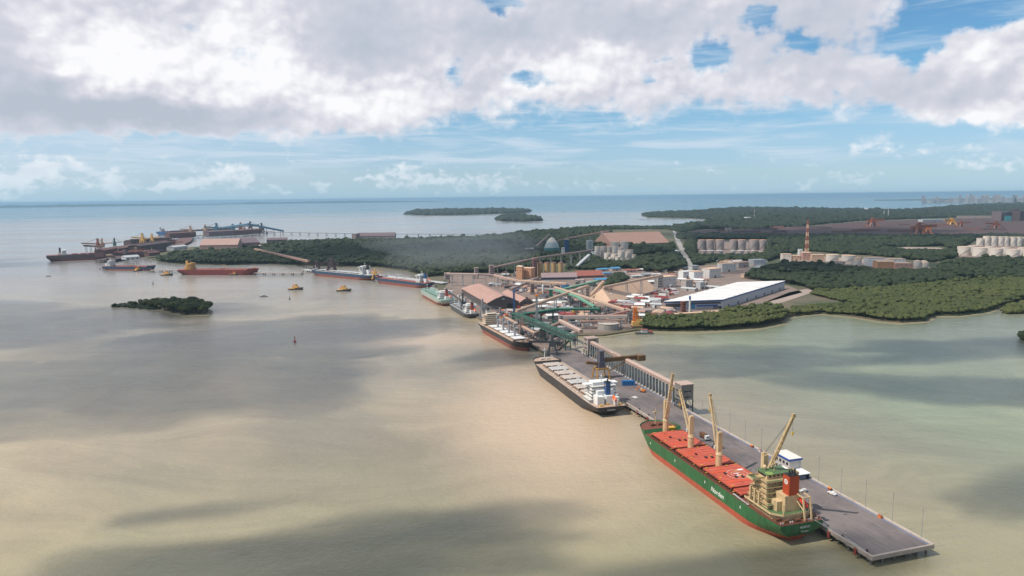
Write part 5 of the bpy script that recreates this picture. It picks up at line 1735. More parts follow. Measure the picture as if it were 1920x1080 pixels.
gal('short brown gallery standing steeply beside the teal dome', (1003, 465), 10, (1030, 441), 38, 6, 5, BROWN_R, BROWN_R, 2)
gal('low brown gallery joining the berth to the grey brown tower', (1000, 629), 12, (1050, 608), 19, 5, 4, DUST_G, DUST_G, 3)
gal('grey gallery running under the long green truss to the berth edge', (1028, 645), 11, (1086, 624), 18, 5, 4, GREY_B, MAUVE, 3)
gal('brown gallery lying low behind the round basin', (1088, 606), 9, (1172, 603), 11, 4, 3.4, DUST_G, BROWN_R, 5)
gal('rusty gallery slanting down from the grey tower to the brown heaps', (1178, 585), 20, (1122, 598), 8, 4, 3.4, RUST_R, DUST_G, 3)
gal('mauve gallery crossing behind the green box tower', (1000, 541), 12, (1074, 548), 16, 4, 3.6, MAUVE, MAUVE, 4)
gal('dark gallery behind the salmon shed running to the silos', (958, 545), 10, (1010, 522), 18, 4.5, 4, DUST_G, DUST_G, 4)
gal('grey incline behind the silos', (1080, 502), 6, (1104, 480), 30, 9, 5, GREY, LGREY, 2)


def tw(label, xb, yb, ytop, wpx, m, hat=None, open_=0.0, rz=.25):
    g = G(xb, yb, z); w_ = wpx * g.y / F_PX
    H = tall(xb, yb, ytop, z)
    occupy(g - Vector((w_ / 2, 0, 0)), Vector((1, 0, 0)), w_, w_)
    return tower('transfer_tower', label, g.x, g.y + w_ / 2, z + H, w_ * .8, w_ * .8, m, rz, z, open_, hat=hat)


tw('grey pink transfer tower at the river end of the level gallery', 838, 531, 512, 11, MAUVE, PINK_G, 8)
tw('square grey tower carrying the gallery over the yard edge', 893, 523, 502, 8, MAUVE, PINK_G, 8)
tw('taller grey tower next to the square one', 922, 520, 497.5, 11, MAUVE, MAUVE, 6)
tw('rusty open tower under the long green truss', 1020, 640, 612, 9, DUST_G, MAUVE, 6)
tw('dark hopper tower at the berth below the green truss', 1044, 650, 622, 11, DGREY, DUST_G, 8)
tw('brown hopper tower among the heaps by the round basin', 1108, 608, 592, 9, DUST_G, BROWN_R, 4)
tw('mauve transfer tower between the sand galleries', 1068, 572, 552, 8, MAUVE, MAUVE, 4)
tw('grey transfer tower at the foot of the falling sand gallery', 1140, 590, 574, 8, GREY_B, GREY_B, 4)
tw('brown tower beside the slim white silo', 998, 552, 532, 8, DUST_G, DUST_G, 3)
tw('tall maroon tower beside the ochre silos', 1003, 520, 486, 9, MAROON, MAROON)
tw('grey tower at the top of the long sand gallery', 1101, 560, 537, 9, GREY_B, TAN_G, 4)
tw('bright green box tower where the green galleries meet', 1033, 562, 543, 8, GRN_G, GRN_L, 6, 0)
tw('dark green head house at the end of the level green span', 1124, 590, 576, 6, GRN_D, GRN_G, 4, 0)
tw('small dark green tower at the foot of the long sand gallery', 963, 606, 588, 6, GRN_D, GRN_G, 6, 0)
tw('grey concrete tower at the waterside end of the grey gallery', 1181, 607, 582, 9, GREY_B, PINK_G, 0)
tw('grey brown tower where the rose gallery starts', 1052, 613, 592, 9, GREY_B, MAUVE, 4)
tw('grey tower at the upper end of the stockpile gallery', 1237, 544, 518, 14, GREY_B, SAND_R, 0)
tw('pale grey frame tower beside the white tank cluster', 1106, 476, 451, 12, LGREY, LGREY, 10)
tw('grey head tower leaning against the large brown warehouse', 1134, 455, 434, 16, MAUVE, BROWN_R, 5)
g = J(sA if False else js(1096, 668)[0], PW + 3)
tower('transfer_tower', 'grey brown tower on tall legs at the root of the jetty gallery', g.x, g.y, 28, 12.5, 12.5, mat('weathered_tower_cladding', (.36, .30, .265), .7, .16, .15, streak=.3), PRZ, 0, 13, hat=PINK_L)

for i, (x, y0, y1, m) in enumerate(((964, 586, 548, mat('crane_blue', (.05, .12, .26), .5)), (1006.5, 612, 556, STEEL_W))):
    g = G(x, y0, z); H = tall(x, y0, y1, z)
    o = thing('jib_crane', ['tall blue crane mast behind the cream housed carrier', 'grey blue column with orange head above the green truss'][i], 'crane', g)
    MB().truss((0, 0, 0), (0, .001, H), 3.2, 3.2, 9, .35).b0(-1.1, 1.1, -1.1, 1.1, 0, H).build('mast', m, o)
    MB().b0(-2, 2, -2, 2, H, H + 3).beam((0, 0, H + 1.5), (10, 6, H + 6), 1, 1.2).build('crane_head', m if i == 0 else OR_V, o)
g = G(1018, 555, z)
o = thing('white_silo', 'slim white vertical silo in the yard below the silos', 'silo', g)
MB().lathe((0, 0, 0), [(1.9, 0), (1.9, 20), (1.2, 22), (.2, 22.5)], 14).build('shell', WHITE, o); MB().b0(1.95, 2.6, -.3, .3, 0, 20).build('ladder', GREY, o)
g = G(1146, 566, z)
o = thing('white_silo', 'slim white silo on a blue base before the sand coloured shed', 'silo', g)
MB().lathe((0, 0, 3), [(1.6, 0), (1.6, 12), (.3, 13)], 14).build('shell', WHITE, o); MB().b0(-7, 5, -3, 3, -.2, 2.98).build('base', ROYAL, o)

# silos, halls and sheds behind the yard
for i, (x, w_) in enumerate(((1013, 10), (1026, 10), (1038.5, 10), (1051.5, 9))):
    c0 = G(x, 519, z); r = w_ / 2 * c0.y / F_PX
    o = thing('grain_silo', 'tall ochre concrete silo in the row beside the maroon tower', 'silo', (c0.x, c0.y + r, z), 0, 'ochre silos in a row')
    H = tall(x, 519, 493, z)
    MB().lathe((0, 0, 0), [(r, -.2), (r, H)], 24).build('shell', mat('ochre_silo_concrete', (.44, .29, .135), .75, .14, .1, streak=.3), o)
    MB().lathe((0, 0, H), [(r + .3, 0), (r + .3, .6), (.5, 2.0)], 24).build('cap', MAROON, o)
bld('orange_hall', 'orange and sand process hall with a white roof beside the maroon tower', 969, 526, 996, 527, 26, tall(969, 526, 503, z), ORNG_B, SAND_R, 'flat', doors=1)
bld('packing_tower', 'cream capped orange process tower at the corner of the orange hall', 968, 527.5, 979, 528, 10, tall(969, 526, 498.5, z), ORNG_B, TANK_C, 'hip', 2.5, doors=1)
bld('long_hall', 'long hall with mauve roof and dark blue wall below the silos', 1016, 525, 1082, 524, 34, 5.5, mat('navy_wall_sheet', (.035, .06, .12), .6), MAUVE_R, 'gable', 9, doors=4)
bld('long_hall', 'long hall with rust red roof next to the mauve one', 1083, 521.5, 1131, 520, 40, 5, MAROON, RUST_R, 'gable', 10, doors=3)
bld('brown_warehouse', 'very large brown warehouse with a steep ribbed roof behind the white tanks', 1147, 466, 1255, 463, 190, 16, BROWN_R, BROWN_R, 'gable', 36, doors=5)
for i, (lab, xa, ya, xb, yb, dp, h, m, st_) in enumerate((
        ('bright blue roofed shed behind the rust red hall', 1123, 509, 1141, 508, 18, 5, BLUE_R, 'gable'), ('bright blue roofed shed next to the wood', 1148, 508, 1164, 507, 20, 6, BLUE_R, 'gable'),
        ('tall bright blue shed at the end of the rust red hall', 1132, 520, 1148, 519, 16, 9, BLUE_R, 'flat'), ('low bright blue shed below the tall blue one', 1118, 529, 1144, 528, 22, 5, BLUE_R, 'gable'),
        ('small blue shed by the trees behind the stockpile gallery', 1140, 534, 1154, 533, 12, 4, BLUE_R, 'gable'), ('small blue roofed office by the wood', 1161, 517, 1173, 516, 12, 4, BLUE_R, 'gable'),
        ('rusty pink shed before the wood', 1175, 511, 1193, 510, 14, 5, RUST_R, 'gable'), ('low pink roofed shed beside the rusty pink one', 1194, 509, 1206, 508, 14, 4, SALMON, 'gable'),
        ('white cabin in the trees beside the road', 1219, 467, 1227, 467, 20, 6, WHITE, 'flat'), ('white cabin on the roadside below the brown warehouse', 1269, 475, 1276, 474, 22, 8, WHITE, 'flat'),
        ('pale workshop among the trees behind the road', 1238, 470, 1248, 470, 18, 5, LGREY, 'gable'), ('pale workshop with pink roof at the wood edge', 1196, 475, 1210, 475, 16, 5, SALMON, 'gable'),
        ('low white shed by the wood behind the stockpile gallery', 1186, 521, 1204, 520, 14, 4, LGREY, 'gable'), ('grey shed under the wood beside the white one', 1206, 519, 1222, 518, 14, 5, GREY, 'gable'))):
    bld('yard_shed', lab, xa, ya, xb, yb, dp, h, GREY_B if m is not WHITE else WHITE, m, st_, h * .5, doors=1, cat='shed')
g = G(1060, 541, z)
o = thing('blue_tank', 'blue vat with white lid in the yard below the mauve hall', 'vat', (g.x, g.y + 9, z))
MB().lathe((0, 0, 0), [(9, 0), (9, 7)], 24).build('shell', BLUE_R, o); MB().lathe((0, 0, 7), [(9.2, 0), (9.2, .3), (1, 1.2)], 24).build('lid', BLUE_FUN, o)

# the dome with teal skirt, and its blue tower
g = G(1035.5, 479, z); r = 16 * g.y / F_PX; H = tall(1035.5, 479, 445.5, z)
o = thing('storage_dome', 'tall domed store, white on top with a teal skirt', 'dome', (g.x, g.y + r * .9, z))
occupy(Vector((g.x - r, g.y, 0)), Vector((1, 0, 0)), 2 * r, 2 * r)
pf = lambda t: (r * math.cos(t * math.pi / 2) ** .55 if t < 1 else .3, H * t)
MB().lathe((0, 0, 0), [pf(t) for t in (0, .1, .2, .3, .42)], 32).build('skirt', mat('teal_skirt_sheet', (.02, .135, .14), .5, .15, .05), o)
MB().lathe((0, 0, 0), [pf(t) for t in (.42, .52, .62, .72)], 32).build('shell', mat('silver_shell_sheet', (.36, .42, .42), .4, .1, .05), o)
MB().lathe((0, 0, 0), [pf(t) for t in (.72, .8, .88, .95, .999)], 32).build('crown_cap', mat('dome_white_cap', (.68, .60, .52), .55), o)
g = G(1062, 480, z); tower('dome_lift_tower', 'slim blue tower with cream cap next to the dome', g.x, g.y + 6, tall(1062, 480, 447, z), 13, 13, BLUE_FUN, 0, z, 0, hat=TANK_C)
g = G(1056, 492, z); tower('dome_lift_tower', 'pale grey lift shaft standing between the dome and the silos', g.x, g.y + 4, tall(1056, 492, 463, z), 8, 8, LGREY, 0, z, 0)
bld('dome_annex', 'small mauve house at the foot of the steep brown gallery', 987, 473, 1003, 472, 20, 10, MAUVE, MAUVE_R, 'gable', 4, doors=1)

# white tank cluster by the brown warehouse
GRP = 'white tanks clustered before the brown warehouse'
for x, yb, yt, w_ in ((1153, 474, 454, 16), (1170, 474, 453, 16), (1120, 485, 462.5, 11), (1131, 484, 462, 11), (1142, 484, 463, 11), (1153, 485, 463, 11), (1164, 484, 464, 11), (1180, 484, 469, 14),
                      (1139, 491, 475, 13), (1152, 493, 477, 13), (1165, 489, 471, 14), (1177, 487, 473, 12), (1188, 487, 478, 9), (1158, 495, 482, 9), (1145, 494, 483, 9)):
    tank('white tank with rust stained cream roof in the cluster before the brown warehouse', x, yb, yt, w_, TANK_W, TANK_C, GRP)
bld('white_boiler_house', 'plain white block at the edge of the white tank cluster', 1107, 486, 1116, 486, 12, tall(1107, 486, 473, z), WHITE, WHITE, 'flat', doors=1)

# grey tanks with orange roofs
GRP = 'large grey tanks with orange roofs'
for x, w_ in ((1315, 13), (1330.5, 17), (1349, 16.5), (1374.5, 13), (1389.5, 17), (1412.5, 17), (1429.5, 15)):
    tank('large grey tank with orange roof in the back row of the tank yard', x, 469, 450, w_, TANK_G, TANK_O, GRP)
GRP = 'small grey tanks before the orange roofed row'
for x, w_ in ((1319, 10), (1332.5, 13), (1348.5, 13), (1374, 9), (1388, 12), (1401, 9), (1412, 8)):
    tank('small low grey tank before the orange roofed row', x, 480, 470, w_, TANK_G, TANK_W, GRP)
bld('tank_office', 'low shed with long blue roof before the grey tanks', 1358, 481, 1388, 480, 14, 4, WHITE_OLD, BLUE_R, 'gable', 3)
bld('tank_office', 'small white office at the end of the grey tank yard', 1419, 477, 1429, 476, 14, 6, WHITE, WHITE, 'flat', doors=1)

# white tanks on the right
GRP = 'tall white tanks in the back row'
for x, w_, yt in ((1837, 12, 447), (1849, 12, 443), (1861.5, 13, 443.5), (1875, 12, 444), (1885, 11, 444), (1898, 12, 444.5), (1909, 12, 444.5), (1924, 13, 445), (1938, 13, 445)):
    tank('tall white tank in the back row of the white tank farm', x, 461, yt, w_, TANK_W, TANK_C, GRP)
GRP = 'broad white tanks in the front rows'
for x, yb, yt, w_ in ((1823, 477, 461, 15), (1854, 478, 462.5, 15), (1884, 480, 464, 15), (1916, 481, 465, 16), (1806.5, 479, 463, 22.5), (1836.5, 481, 465, 24), (1866.5, 482, 466, 23), (1898.5, 484.5, 468, 23), (1930, 485, 468, 24)):
    tank('broad white tank in the front rows of the white tank farm', x, yb, yt, w_, TANK_W, TANK_C, GRP)

# plant in the wood, with its tall banded flare mast
g = G(1512, 480, z); H = tall(1512, 480, 413, z)
fm = thing('lattice_mast', 'tall red and cream banded lattice mast rising from the plant', 'mast', (g.x, g.y, z))
nbands = 9
for i in range(nbands):
    z0_, z1_ = H * i / nbands, H * (i + 1) / nbands
    w0 = 9 * (1 - .72 * i / nbands); w1 = 9 * (1 - .72 * (i + 1) / nbands)
    m_ = MB()
    for sx in (-1, 1):
        for sy in (-1, 1):
            m_.beam((sx * w0 / 2, sy * w0 / 2, z0_), (sx * w1 / 2, sy * w1 / 2, z1_), 1.1, 1.1)
        m_.beam((-w0 / 2 * 1, sx * w0 / 2, z0_), (w1 / 2, sx * w1 / 2, z1_), .7, .7); m_.beam((sx * w0 / 2, -w0 / 2, z0_), (sx * w1 / 2, w1 / 2, z1_), .7, .7)
    m_.build('lattice_band', RUST_R if i % 2 == 0 else SAND_R, fm)
MB().tube((0, 0, 0), (0, 0, H + 4), .9, .7, 8).build('flare_pipe', RUST_R, fm)
for lab, xa, ya, xb, yb, dp, yt, wm, rm, st_ in (
        ('pale pink block at the wood end of the plant', 1467, 490, 1484, 490, 24, 477, TANK_W, SAND_R, 'flat'), ('sand coloured block under the banded mast', 1486, 490, 1500, 490, 20, 480, SAND_W, SAND_R, 'flat'),
        ('tall pink process block beside the banded mast', 1505, 491, 1520, 491, 24, 474, SALMON, SAND_R, 'flat'), ('long low pink hall before the banded mast', 1495, 497, 1525, 498, 22, 490, SALMON, SAND_R, 'gable'),
        ('sand roofed block in the middle of the plant', 1522, 492, 1546, 492, 22, 478, SAND_W, SAND_R, 'flat'), ('cream block standing before the largest plant tank', 1532, 500, 1552, 501, 20, 491, TANK_W, SAND_R, 'flat'),
        ('orange hall with deep porch at the tree edge', 1645, 507, 1676, 507, 30, 491, ORNG_B, SAND_R, 'gable'), ('orange pink hall with a white coping at the tree edge', 1678, 508, 1711, 508, 30, 494, SALMON, SAND_R, 'flat'),
        ('white blocky hall with sand roof behind the orange hall', 1627, 499, 1658, 499, 30, 484, WHITE, SAND_R, 'flat'), ('white hall behind the orange pink hall', 1667, 497, 1698, 497, 30, 486, WHITE, SAND_R, 'flat'),
        ('white cabin at the foot of the cream block', 1553, 503, 1564, 503, 12, 497, WHITE, WHITE, 'flat'), ('grey pipe rack hall between the plant tanks', 1565, 497, 1580, 498, 14, 490, GREY_B, SAND_R, 'flat')):
    bld('plant_building', lab, xa, ya, xb, yb, dp, tall(xa, ya, yt, z), wm, rm, st_, 4, doors=1, win=True)
tank('largest white tank of the plant with sand coloured roof', 1560, 493, 478, 23, TANK_W, SAND_R, None)
tank('cream tank of the plant behind the dark hedge', 1590, 494, 479.5, 24, TANK_W, SAND_R, None)
tank('white dome topped tank of the plant', 1608, 499, 487, 14, TANK_W, SAND_R, None, dome=.8)
tank('upright white tank with low dome at the wood edge beside the rounded one', 1719, 507, 490, 13, TANK_W, TANK_C, None, dome=.3)
tank('rounded white sphere topped tank at the outermost end of the plant', 1731, 507, 495, 17, TANK_W, TANK_C, None, dome=.8)
g = G(1501, 482, z); tower('plant_stack', 'small white stack house at the back of the plant', g.x, g.y + 4, tall(1501, 482, 466, z), 10, 10, WHITE, 0, z, 0)

# blocks and tanks between the stockpile shed and the road
for lab, xa, ya, xb, yb, dp, yt, wm, rm in (
        ('white block beside the grey gallery tower', 1243, 540, 1268, 538, 24, 520, WHITE_OLD, SAND_R), ('white square block under the road', 1281, 522, 1299, 521, 20, 510, WHITE, WHITE),
        ('white block with sand roof next to the square one', 1301, 526, 1318, 525, 20, 510, WHITE, SAND_R), ('pink grey block behind the white warehouse', 1330, 522, 1352, 520, 24, 505, WHITE_OLD, SAND_R),
        ('cream hall on the rise behind the white warehouse', 1354, 510, 1380, 509, 24, 495, WHITE_OLD, SAND_R), ('grey white hall at the edge of the dark wood', 1413, 502, 1436, 501, 24, 488, LGREY, LGREY),
        ('pale grey silo house before the white square block', 1286, 543, 1299, 542, 16, 526, GREY_B, PINK_L), ('slim grey block behind the white roof', 1313, 543, 1322, 542, 14, 530, LGREY, LGREY),
        ('brown pink shed behind the cream hall', 1385, 502, 1408, 500, 20, 493, GREY_B, SALMON), ('low sand shed at the back corner of the white warehouse', 1395, 521, 1420, 520, 14, 515, SAND_W, PINK_L),
        ('grey office block under the road bend', 1298, 508, 1311, 507, 14, 499, LGREY, GREY)):
    bld('yard_block', lab, xa, ya, xb, yb, dp, tall(xa, ya, yt, z), wm, rm, 'flat', doors=1)

# round concrete settling basin, piling barge and yard machines at the waterside
g = G(1143, 622, 1.0)
o = thing('round_basin', 'round grey concrete basin at the waterside', 'basin', (g.x, g.y + 14, 1.0))
MB().lathe((0, 0, 0), [(15, -1), (15, 10), (14.2, 10), (14.2, 8.6)], 32).build('wall', mat('basin_concrete', (.33, .31, .285), .85, .15, .15, streak=.35), o)
MB().lathe((0, 0, 10.01), [(15.4, 0), (15.4, .5), (14.4, .5)], 32).build('rim', CONC_L, o)
g = G(1208, 626, 0)
o = thing('work_barge', 'dark work barge with a white cabin moored under the trees', 'barge', g)
MB().b0(-12, 12, -4, 6, -.8, 2).build('hull', DGREY, o); MB().b0(-4, 4, -1.5, 3.5, 2, 6).build('cabin', WHITE_OLD, o); MB().b0(-4.5, 4.5, -2, 4, 6, 6.4).build('cabin_roof', RUST_R, o); MB().b0(7, 11, -2, 4, 2, 4).build('deck_load', RUST_RED, o)
g = G(1194, 613, z); H = tall(1194, 613, 576, z)
o = thing('piling_rig', 'orange lattice piling rig on the shore beside the mangroves', 'piling rig', g)
MB().truss((-3.5, 0, 6), (-4.5, .001, H), 4, 4, 8, .45).b0(-5.5, -2.5, -1, 1, 6, H * .9).build('mast', OR_V, o)
MB().truss((3.5, 1, 6), (-3.5, 1, H * .85), 3, 3, 7, .45).beam((6, 0, 6), (2, 0, H * .6), 1.5, 1.5).build('back_stay', OCHRE, o)
MB().b0(-7, 8, -4, 5, 1.2, 8).b0(-2, 7.5, -3.5, 4.5, 8, 11).build('engine_house', OCHRE, o); MB().b0(-8, 8, -5, -3, -.2, 1.6).b0(-8, 8, 4, 6, -.2, 1.6).build('crawler', BLACK, o)
g = G(1075, 593, z)
o = thing('wheel_loader', 'bright yellow loader standing under the green span', 'wheel loader', g)
YM = mat('machine_yellow', (.72, .46, .02), .45)
MB().b0(-5, 4, -2.4, 2.4, 2, 5.5).b0(-1.5, 2, -2, 2, 5.5, 8.5).build('body', YM, o); MB().beam((4, 0, 4), (9, 0, 2), 3, 1).b0(8.5, 11, -3, 3, .4, 3.5).build('bucket', YM, o)
for x in (-3, 3):
    for y in (-2.6, 2.6):
        MB().tube((x, y - .6, 1.6), (x, y + .6, 1.6), 1.6, n_=12).build('wheel', BLACK, o)

# loose things standing about the yard
random.seed(21)
PAL = [('white', WHITE), ('rust red', RUST_RED), ('dark red', mat('container_dark_red', (.24, .03, .035), .5)), ('grey', GREY), ('blue', BLUE_FUN), ('sand coloured', SAND_W), ('dark', DGREY), ('pale', LGREY), ('orange', OR_V)]


def put(x, y, kind, colname, m, where, s=1.0):
    g = G(x, y, z); rz_ = random.choice((-.28, 1.29, .2, -.6)) + random.uniform(-.1, .1)
    if kind == 'container':
        o = thing('shipping_container', '%s container standing %s' % (colname, where), 'container', g, rz_, '%s containers %s' % (colname, where))
        L_ = 12.2 * s; MB().b0(-L_ / 2, L_ / 2, -1.6 * s, 1.6 * s, 0, 3.2 * s).build('box', m, o); MB().b0(L_ / 2, L_ / 2 + .08, -1.4 * s, 1.4 * s, .1, 3 * s).build('door', DGREY, o)
    elif kind == 'lorry':
        o = thing('lorry', '%s lorry parked %s' % (colname, where), 'lorry', g, rz_, '%s lorries %s' % (colname, where))
        MB().b0(-6, 3, -1.4, 1.4, 1.2, 4.2).build('load_box', m, o); MB().b0(3.3, 6, -1.35, 1.35, .8, 3.6).build('cab', WHITE, o)
        for xx in (4.6, -2.5, -4.5):
            MB().tube((xx, -1.3, .6), (xx, 1.3, .6), .6, n_=8).build('wheel', BLACK, o)
    elif kind == 'shed':
        o = thing('yard_shed', 'small shed with %s roof standing %s' % (colname, where), 'shed', g, rz_, '%s roofed sheds %s' % (colname, where))
        a_, b_, h_ = random.uniform(12, 24) * s, random.uniform(8, 12) * s, random.uniform(4, 6)
        MB().b0(-a_ / 2, a_ / 2, -b_ / 2, b_ / 2, 0, h_).build('walls', GREY_B, o); MB().gable(-a_ / 2, a_ / 2, -b_ / 2, b_ / 2, h_ + .002, h_ + 2.2, .6).build('roof', m, o)
        MB().b0(-2, 2, -b_ / 2 - .06, -b_ / 2 + .05, 0, 3.5).build('door', DGREY, o)


def scatter(n_, box, kinds, cols, where, s=1.0):
    for i in range(n_):
        x = random.uniform(box[0], box[2]); y = random.uniform(box[1], box[3])
        cn_, m = PAL[random.choice(cols)]
        put(x, y, random.choice(kinds), cn_, m, where, s)


PAL += [('black', BLACK), ('brown', BROWN), ('dark green', GRN_D), ('mauve', MAUVE), ('pink', SALMON)]
scatter(36, (1020, 548, 1215, 590), ('shed', 'shed', 'container'), (10, 10, 6, 13, 1, 12, 3), 'round the foot of the sand galleries', 1.3)
scatter(20, (1180, 575, 1260, 600), ('shed', 'container', 'lorry'), (5, 13, 10, 12, 0, 2), 'on the ground before the white warehouse', 1.2)
scatter(26, (1190, 512, 1330, 545), ('shed', 'container'), (5, 13, 10, 7, 0, 3), 'between the road and the stockpile shed', 1.4)
scatter(16, (1330, 488, 1440, 508), ('shed', 'container'), (5, 13, 10, 7, 3), 'round the cream hall', 1.5)
scatter(20, (930, 508, 1000, 545), ('shed', 'container'), (3, 12, 10, 13, 7, 6), 'behind the salmon shed', 1.3)
scatter(30, (975, 596, 1078, 630), ('shed', 'container', 'lorry', 'container'), (6, 9, 6, 9, 3, 10, 11, 7), 'along the berth under the dark galleries', 1.1)
scatter(18, (1000, 604, 1075, 628), ('lorry', 'container', 'shed'), (6, 9, 10, 3, 11), 'under the long green truss', 1.0)
scatter(40, (968, 560, 1180, 596), ('container', 'shed', 'lorry', 'shed'), (3, 6, 9, 10, 10, 12, 13, 2), 'among the gallery trestles', 1.25)
scatter(24, (950, 528, 1110, 546), ('shed', 'container'), (6, 9, 10, 12, 13, 3), 'below the ochre silos', 1.3)
scatter(34, (1168, 556, 1244, 578), ('lorry', 'container', 'container', 'shed'), (0, 0, 1, 2, 2, 3, 7), 'in the yard below the stockpile shed', 1.15)
scatter(14, (1226, 543, 1270, 556), ('lorry', 'container'), (0, 1, 2, 2, 7), 'behind the white warehouse corner', 1.15)
scatter(20, (1010, 588, 1110, 600), ('lorry', 'container', 'shed'), (0, 1, 3, 5, 6, 8), 'under the green galleries', 1.0)
scatter(22, (985, 556, 1090, 582), ('container', 'shed', 'lorry'), (0, 0, 3, 4, 5, 7, 6), 'between the sand galleries', 1.1)
scatter(14, (975, 536, 1090, 550), ('shed', 'container'), (0, 3, 4, 5, 7), 'behind the green box tower', 1.2)
scatter(12, (1130, 586, 1240, 603), ('container', 'lorry', 'shed'), (0, 0, 5, 5, 1), 'by the tree edge at the waterside', 1.1)
scatter(10, (1050, 606, 1120, 622), ('lorry', 'container'), (2, 6, 6, 0, 3), 'beside the round basin', 1.0)
scatter(10, (935, 582, 960, 600), ('container', 'lorry'), (1, 0, 3, 8), 'on the quay behind the cream housed carrier', 1.0)
scatter(12, (1330, 484, 1410, 496), ('shed', 'container'), (0, 3, 5, 7), 'before the grey tank yard', 1.3)
scatter(10, (1190, 505, 1290, 522), ('shed', 'container'), (0, 7, 5, 3), 'along the wood edge behind the yard', 1.2)
scatter(8, (1300, 527, 1345, 545), ('shed', 'container'), (0, 7, 5), 'behind the white roof', 1.2)
# heaps of bulk cargo in the open
HEAP = [mat('brown_ore_heap', (.16, .085, .055), .95, .25, .1), mat('sand_heap', (.42, .29, .20), .95, .15, .1), mat('grey_coke_heap', (.10, .09, .085), .95, .2, .1)]
for lab, x, y, r_, hm in (('brown heap beside the green truss foot', 1062, 604, 11, 0), ('sand coloured heap under the green span', 1092, 592, 12, 1), ('grey heap between the sand galleries', 1030, 572, 14, 2), ('brown heap below the stockpile shed', 1200, 585, 12, 0), ('sand heap by the yellow loader', 1108, 597, 9, 1), ('rusty heap behind the blue crane mast', 992, 566, 13, 0), ('pale heap near the white slim silo', 1000, 546, 14, 1), ('dark heap at the quay under the brown gallery', 958, 604, 9, 2), ('brown heap behind the piling rig', 1216, 596, 10, 0)):
    g = G(x, y, z)
    o = MB().lathe((0, 0, 0), [(r_, -.3), (r_ * .75, r_ * .2), (r_ * .4, r_ * .42), (.4, r_ * .58)], 22).build('cargo_heap', HEAP[hm])
    o.location = g
    for v in o.data.vertices:
        v.co += Vector((noise.noise(v.co * .15), noise.noise(v.co * .15 + Vector((9, 0, 0))), 0)) * r_ * .25
    tag(o, lab, 'heap')
# harbour machinery on the small berth by the salmon shed
for (lab, x, y, hh, m) in (('grey slewing crane working over the small grey carrier', 868, 586, 32, DGREY), ('grey lattice crane with its jib lowered towards the white house', 905, 596, 30, GREY), ('dark hopper crane behind the cream housed carrier', 938, 606, 24, GREY)):
    g = G(x, y, z)
    o = thing('harbour_crane', lab, 'crane', g, .4)
    q = MB()
    for sx in (-4, 4):
        for sy in (-4, 4):
            q.beam((sx, sy, 0), (sx * .5, sy * .5, 12), .9, .9)
    q.b0(-3, 3, -3, 3, 11.5, 13).build('portal', m, o)
    MB().b0(-2.6, 4.5, -2.4, 2.4, 13, 18).b0(-1.2, 1.2, -1.2, 1.2, 18, hh).build('crane_house', m, o)
    MB().truss((-1, 0, 17), (-24, 6, hh + 4), 1.8, 1.8, 10, .3).beam((0, 0, hh), (-24, 6, hh + 4.5), .3, .3).build('crane_jib', m, o)
    MB().b0(3, 5.5, -2, 2, 14, 17).build('counterweight', BLACK, o)

# dust drifting off the unloading berth over the wood
DM = bpy.data.materials.new('loading_dust'); DM.use_nodes = True
DM.node_tree.nodes.clear(); k = N(DM.node_tree)
pv = k.new('ShaderNodeVolumePrincipled')
pv.inputs['Color'].default_value = (.72, .78, .82, 1)
pv.inputs['Density'].default_value = .0005
ho = k.new('ShaderNodeOutputMaterial'); DM.node_tree.links.new(pv.outputs[0], ho.inputs['Volume'])
DM.cycles.homogeneous_volume = True
bm = bmesh.new(); bmesh.ops.create_icosphere(bm, subdivisions=4, radius=1)
for v in bm.verts:
    p = v.co.copy(); q = 1 + .45 * noise.fractal(p * 1.4 + Vector((3, 1, 0)), 1, 2, 4)
    v.co = Vector((p.x * 260 * q, p.y * 420 * q, p.z * 42 * q + 46))
me = bpy.data.meshes.new('dust'); bm.to_mesh(me); bm.free(); me.materials.append(DM)
o = bpy.data.objects.new('dust', me); COL.objects.link(o); g = G(872, 490, 0); o.location = (g.x, g.y, 0)
tag(o, 'thin pale dust drifting over the wood behind the sage ship', 'dust', None, 'stuff')


# ------------------------------------------------------------------ the ore terminal up river
ORE_S = mat('ore_stained_steel', (.125, .062, .056), .75, .25, .06, dirt=(.17, .085, .065))
ORE_D = mat('dark_ore_steel', (.080, .050, .052), .75, .25, .06)
ORE_M = mat('ore_red_machine', (.26, .085, .045), .6, .2, .1)
SKY_B = mat('sea_blue_sheet', (.065, .16, .24), .55, .12, .05)
PINK_W = mat('faded_pink_warehouse', (.40, .255, .215), .7, .1, .04, streak=.2)
PURP = mat('dusky_purple_sheet', (.15, .105, .115), .7, .15, .05)
SALT = mat('pale_stockpile', (.66, .54, .46), .9, .08, .05)


def pier(name, label, pts, w, zt_, m=ORE_D, step=26.0, pile_m=PILE):
    """deck on piles along a polyline of photo points"""
    P = [G(x, y, zt_) for x, y in pts]
    o = thing(name, label, 'pier', (P[0].x, P[0].y, 0))
    off = Vector((P[0].x, P[0].y, 0)); dk = MB(); pl_ = MB()
    for i, (a, b) in enumerate(zip(P, P[1:])):
        a, b = a - off, b - off
        dk.beam(a + Vector((0, 0, -.8 - .01 * i)), b + Vector((0, 0, -.8 - .01 * i)), w, 1.6)
        L_ = (b - a).length; n_ = max(1, int(L_ / step)); d = (b - a).normalized(); sd_ = Vector((d.y, -d.x, 0))
        for k_ in range(n_ + 1):
            p = a.lerp(b, k_ / n_)
            for s in (-.38, .38):
                q = p + sd_ * (w * s); pl_.tube((q.x, q.y, -2), (q.x, q.y, zt_ - 1.6), 1.3 if w > 8 else .9, n_=6, caps=False)
    dk.build('deck', m, o); pp_ = pl_.build('pile', pile_m, o); pp_['kind'] = 'stuff'
    return o


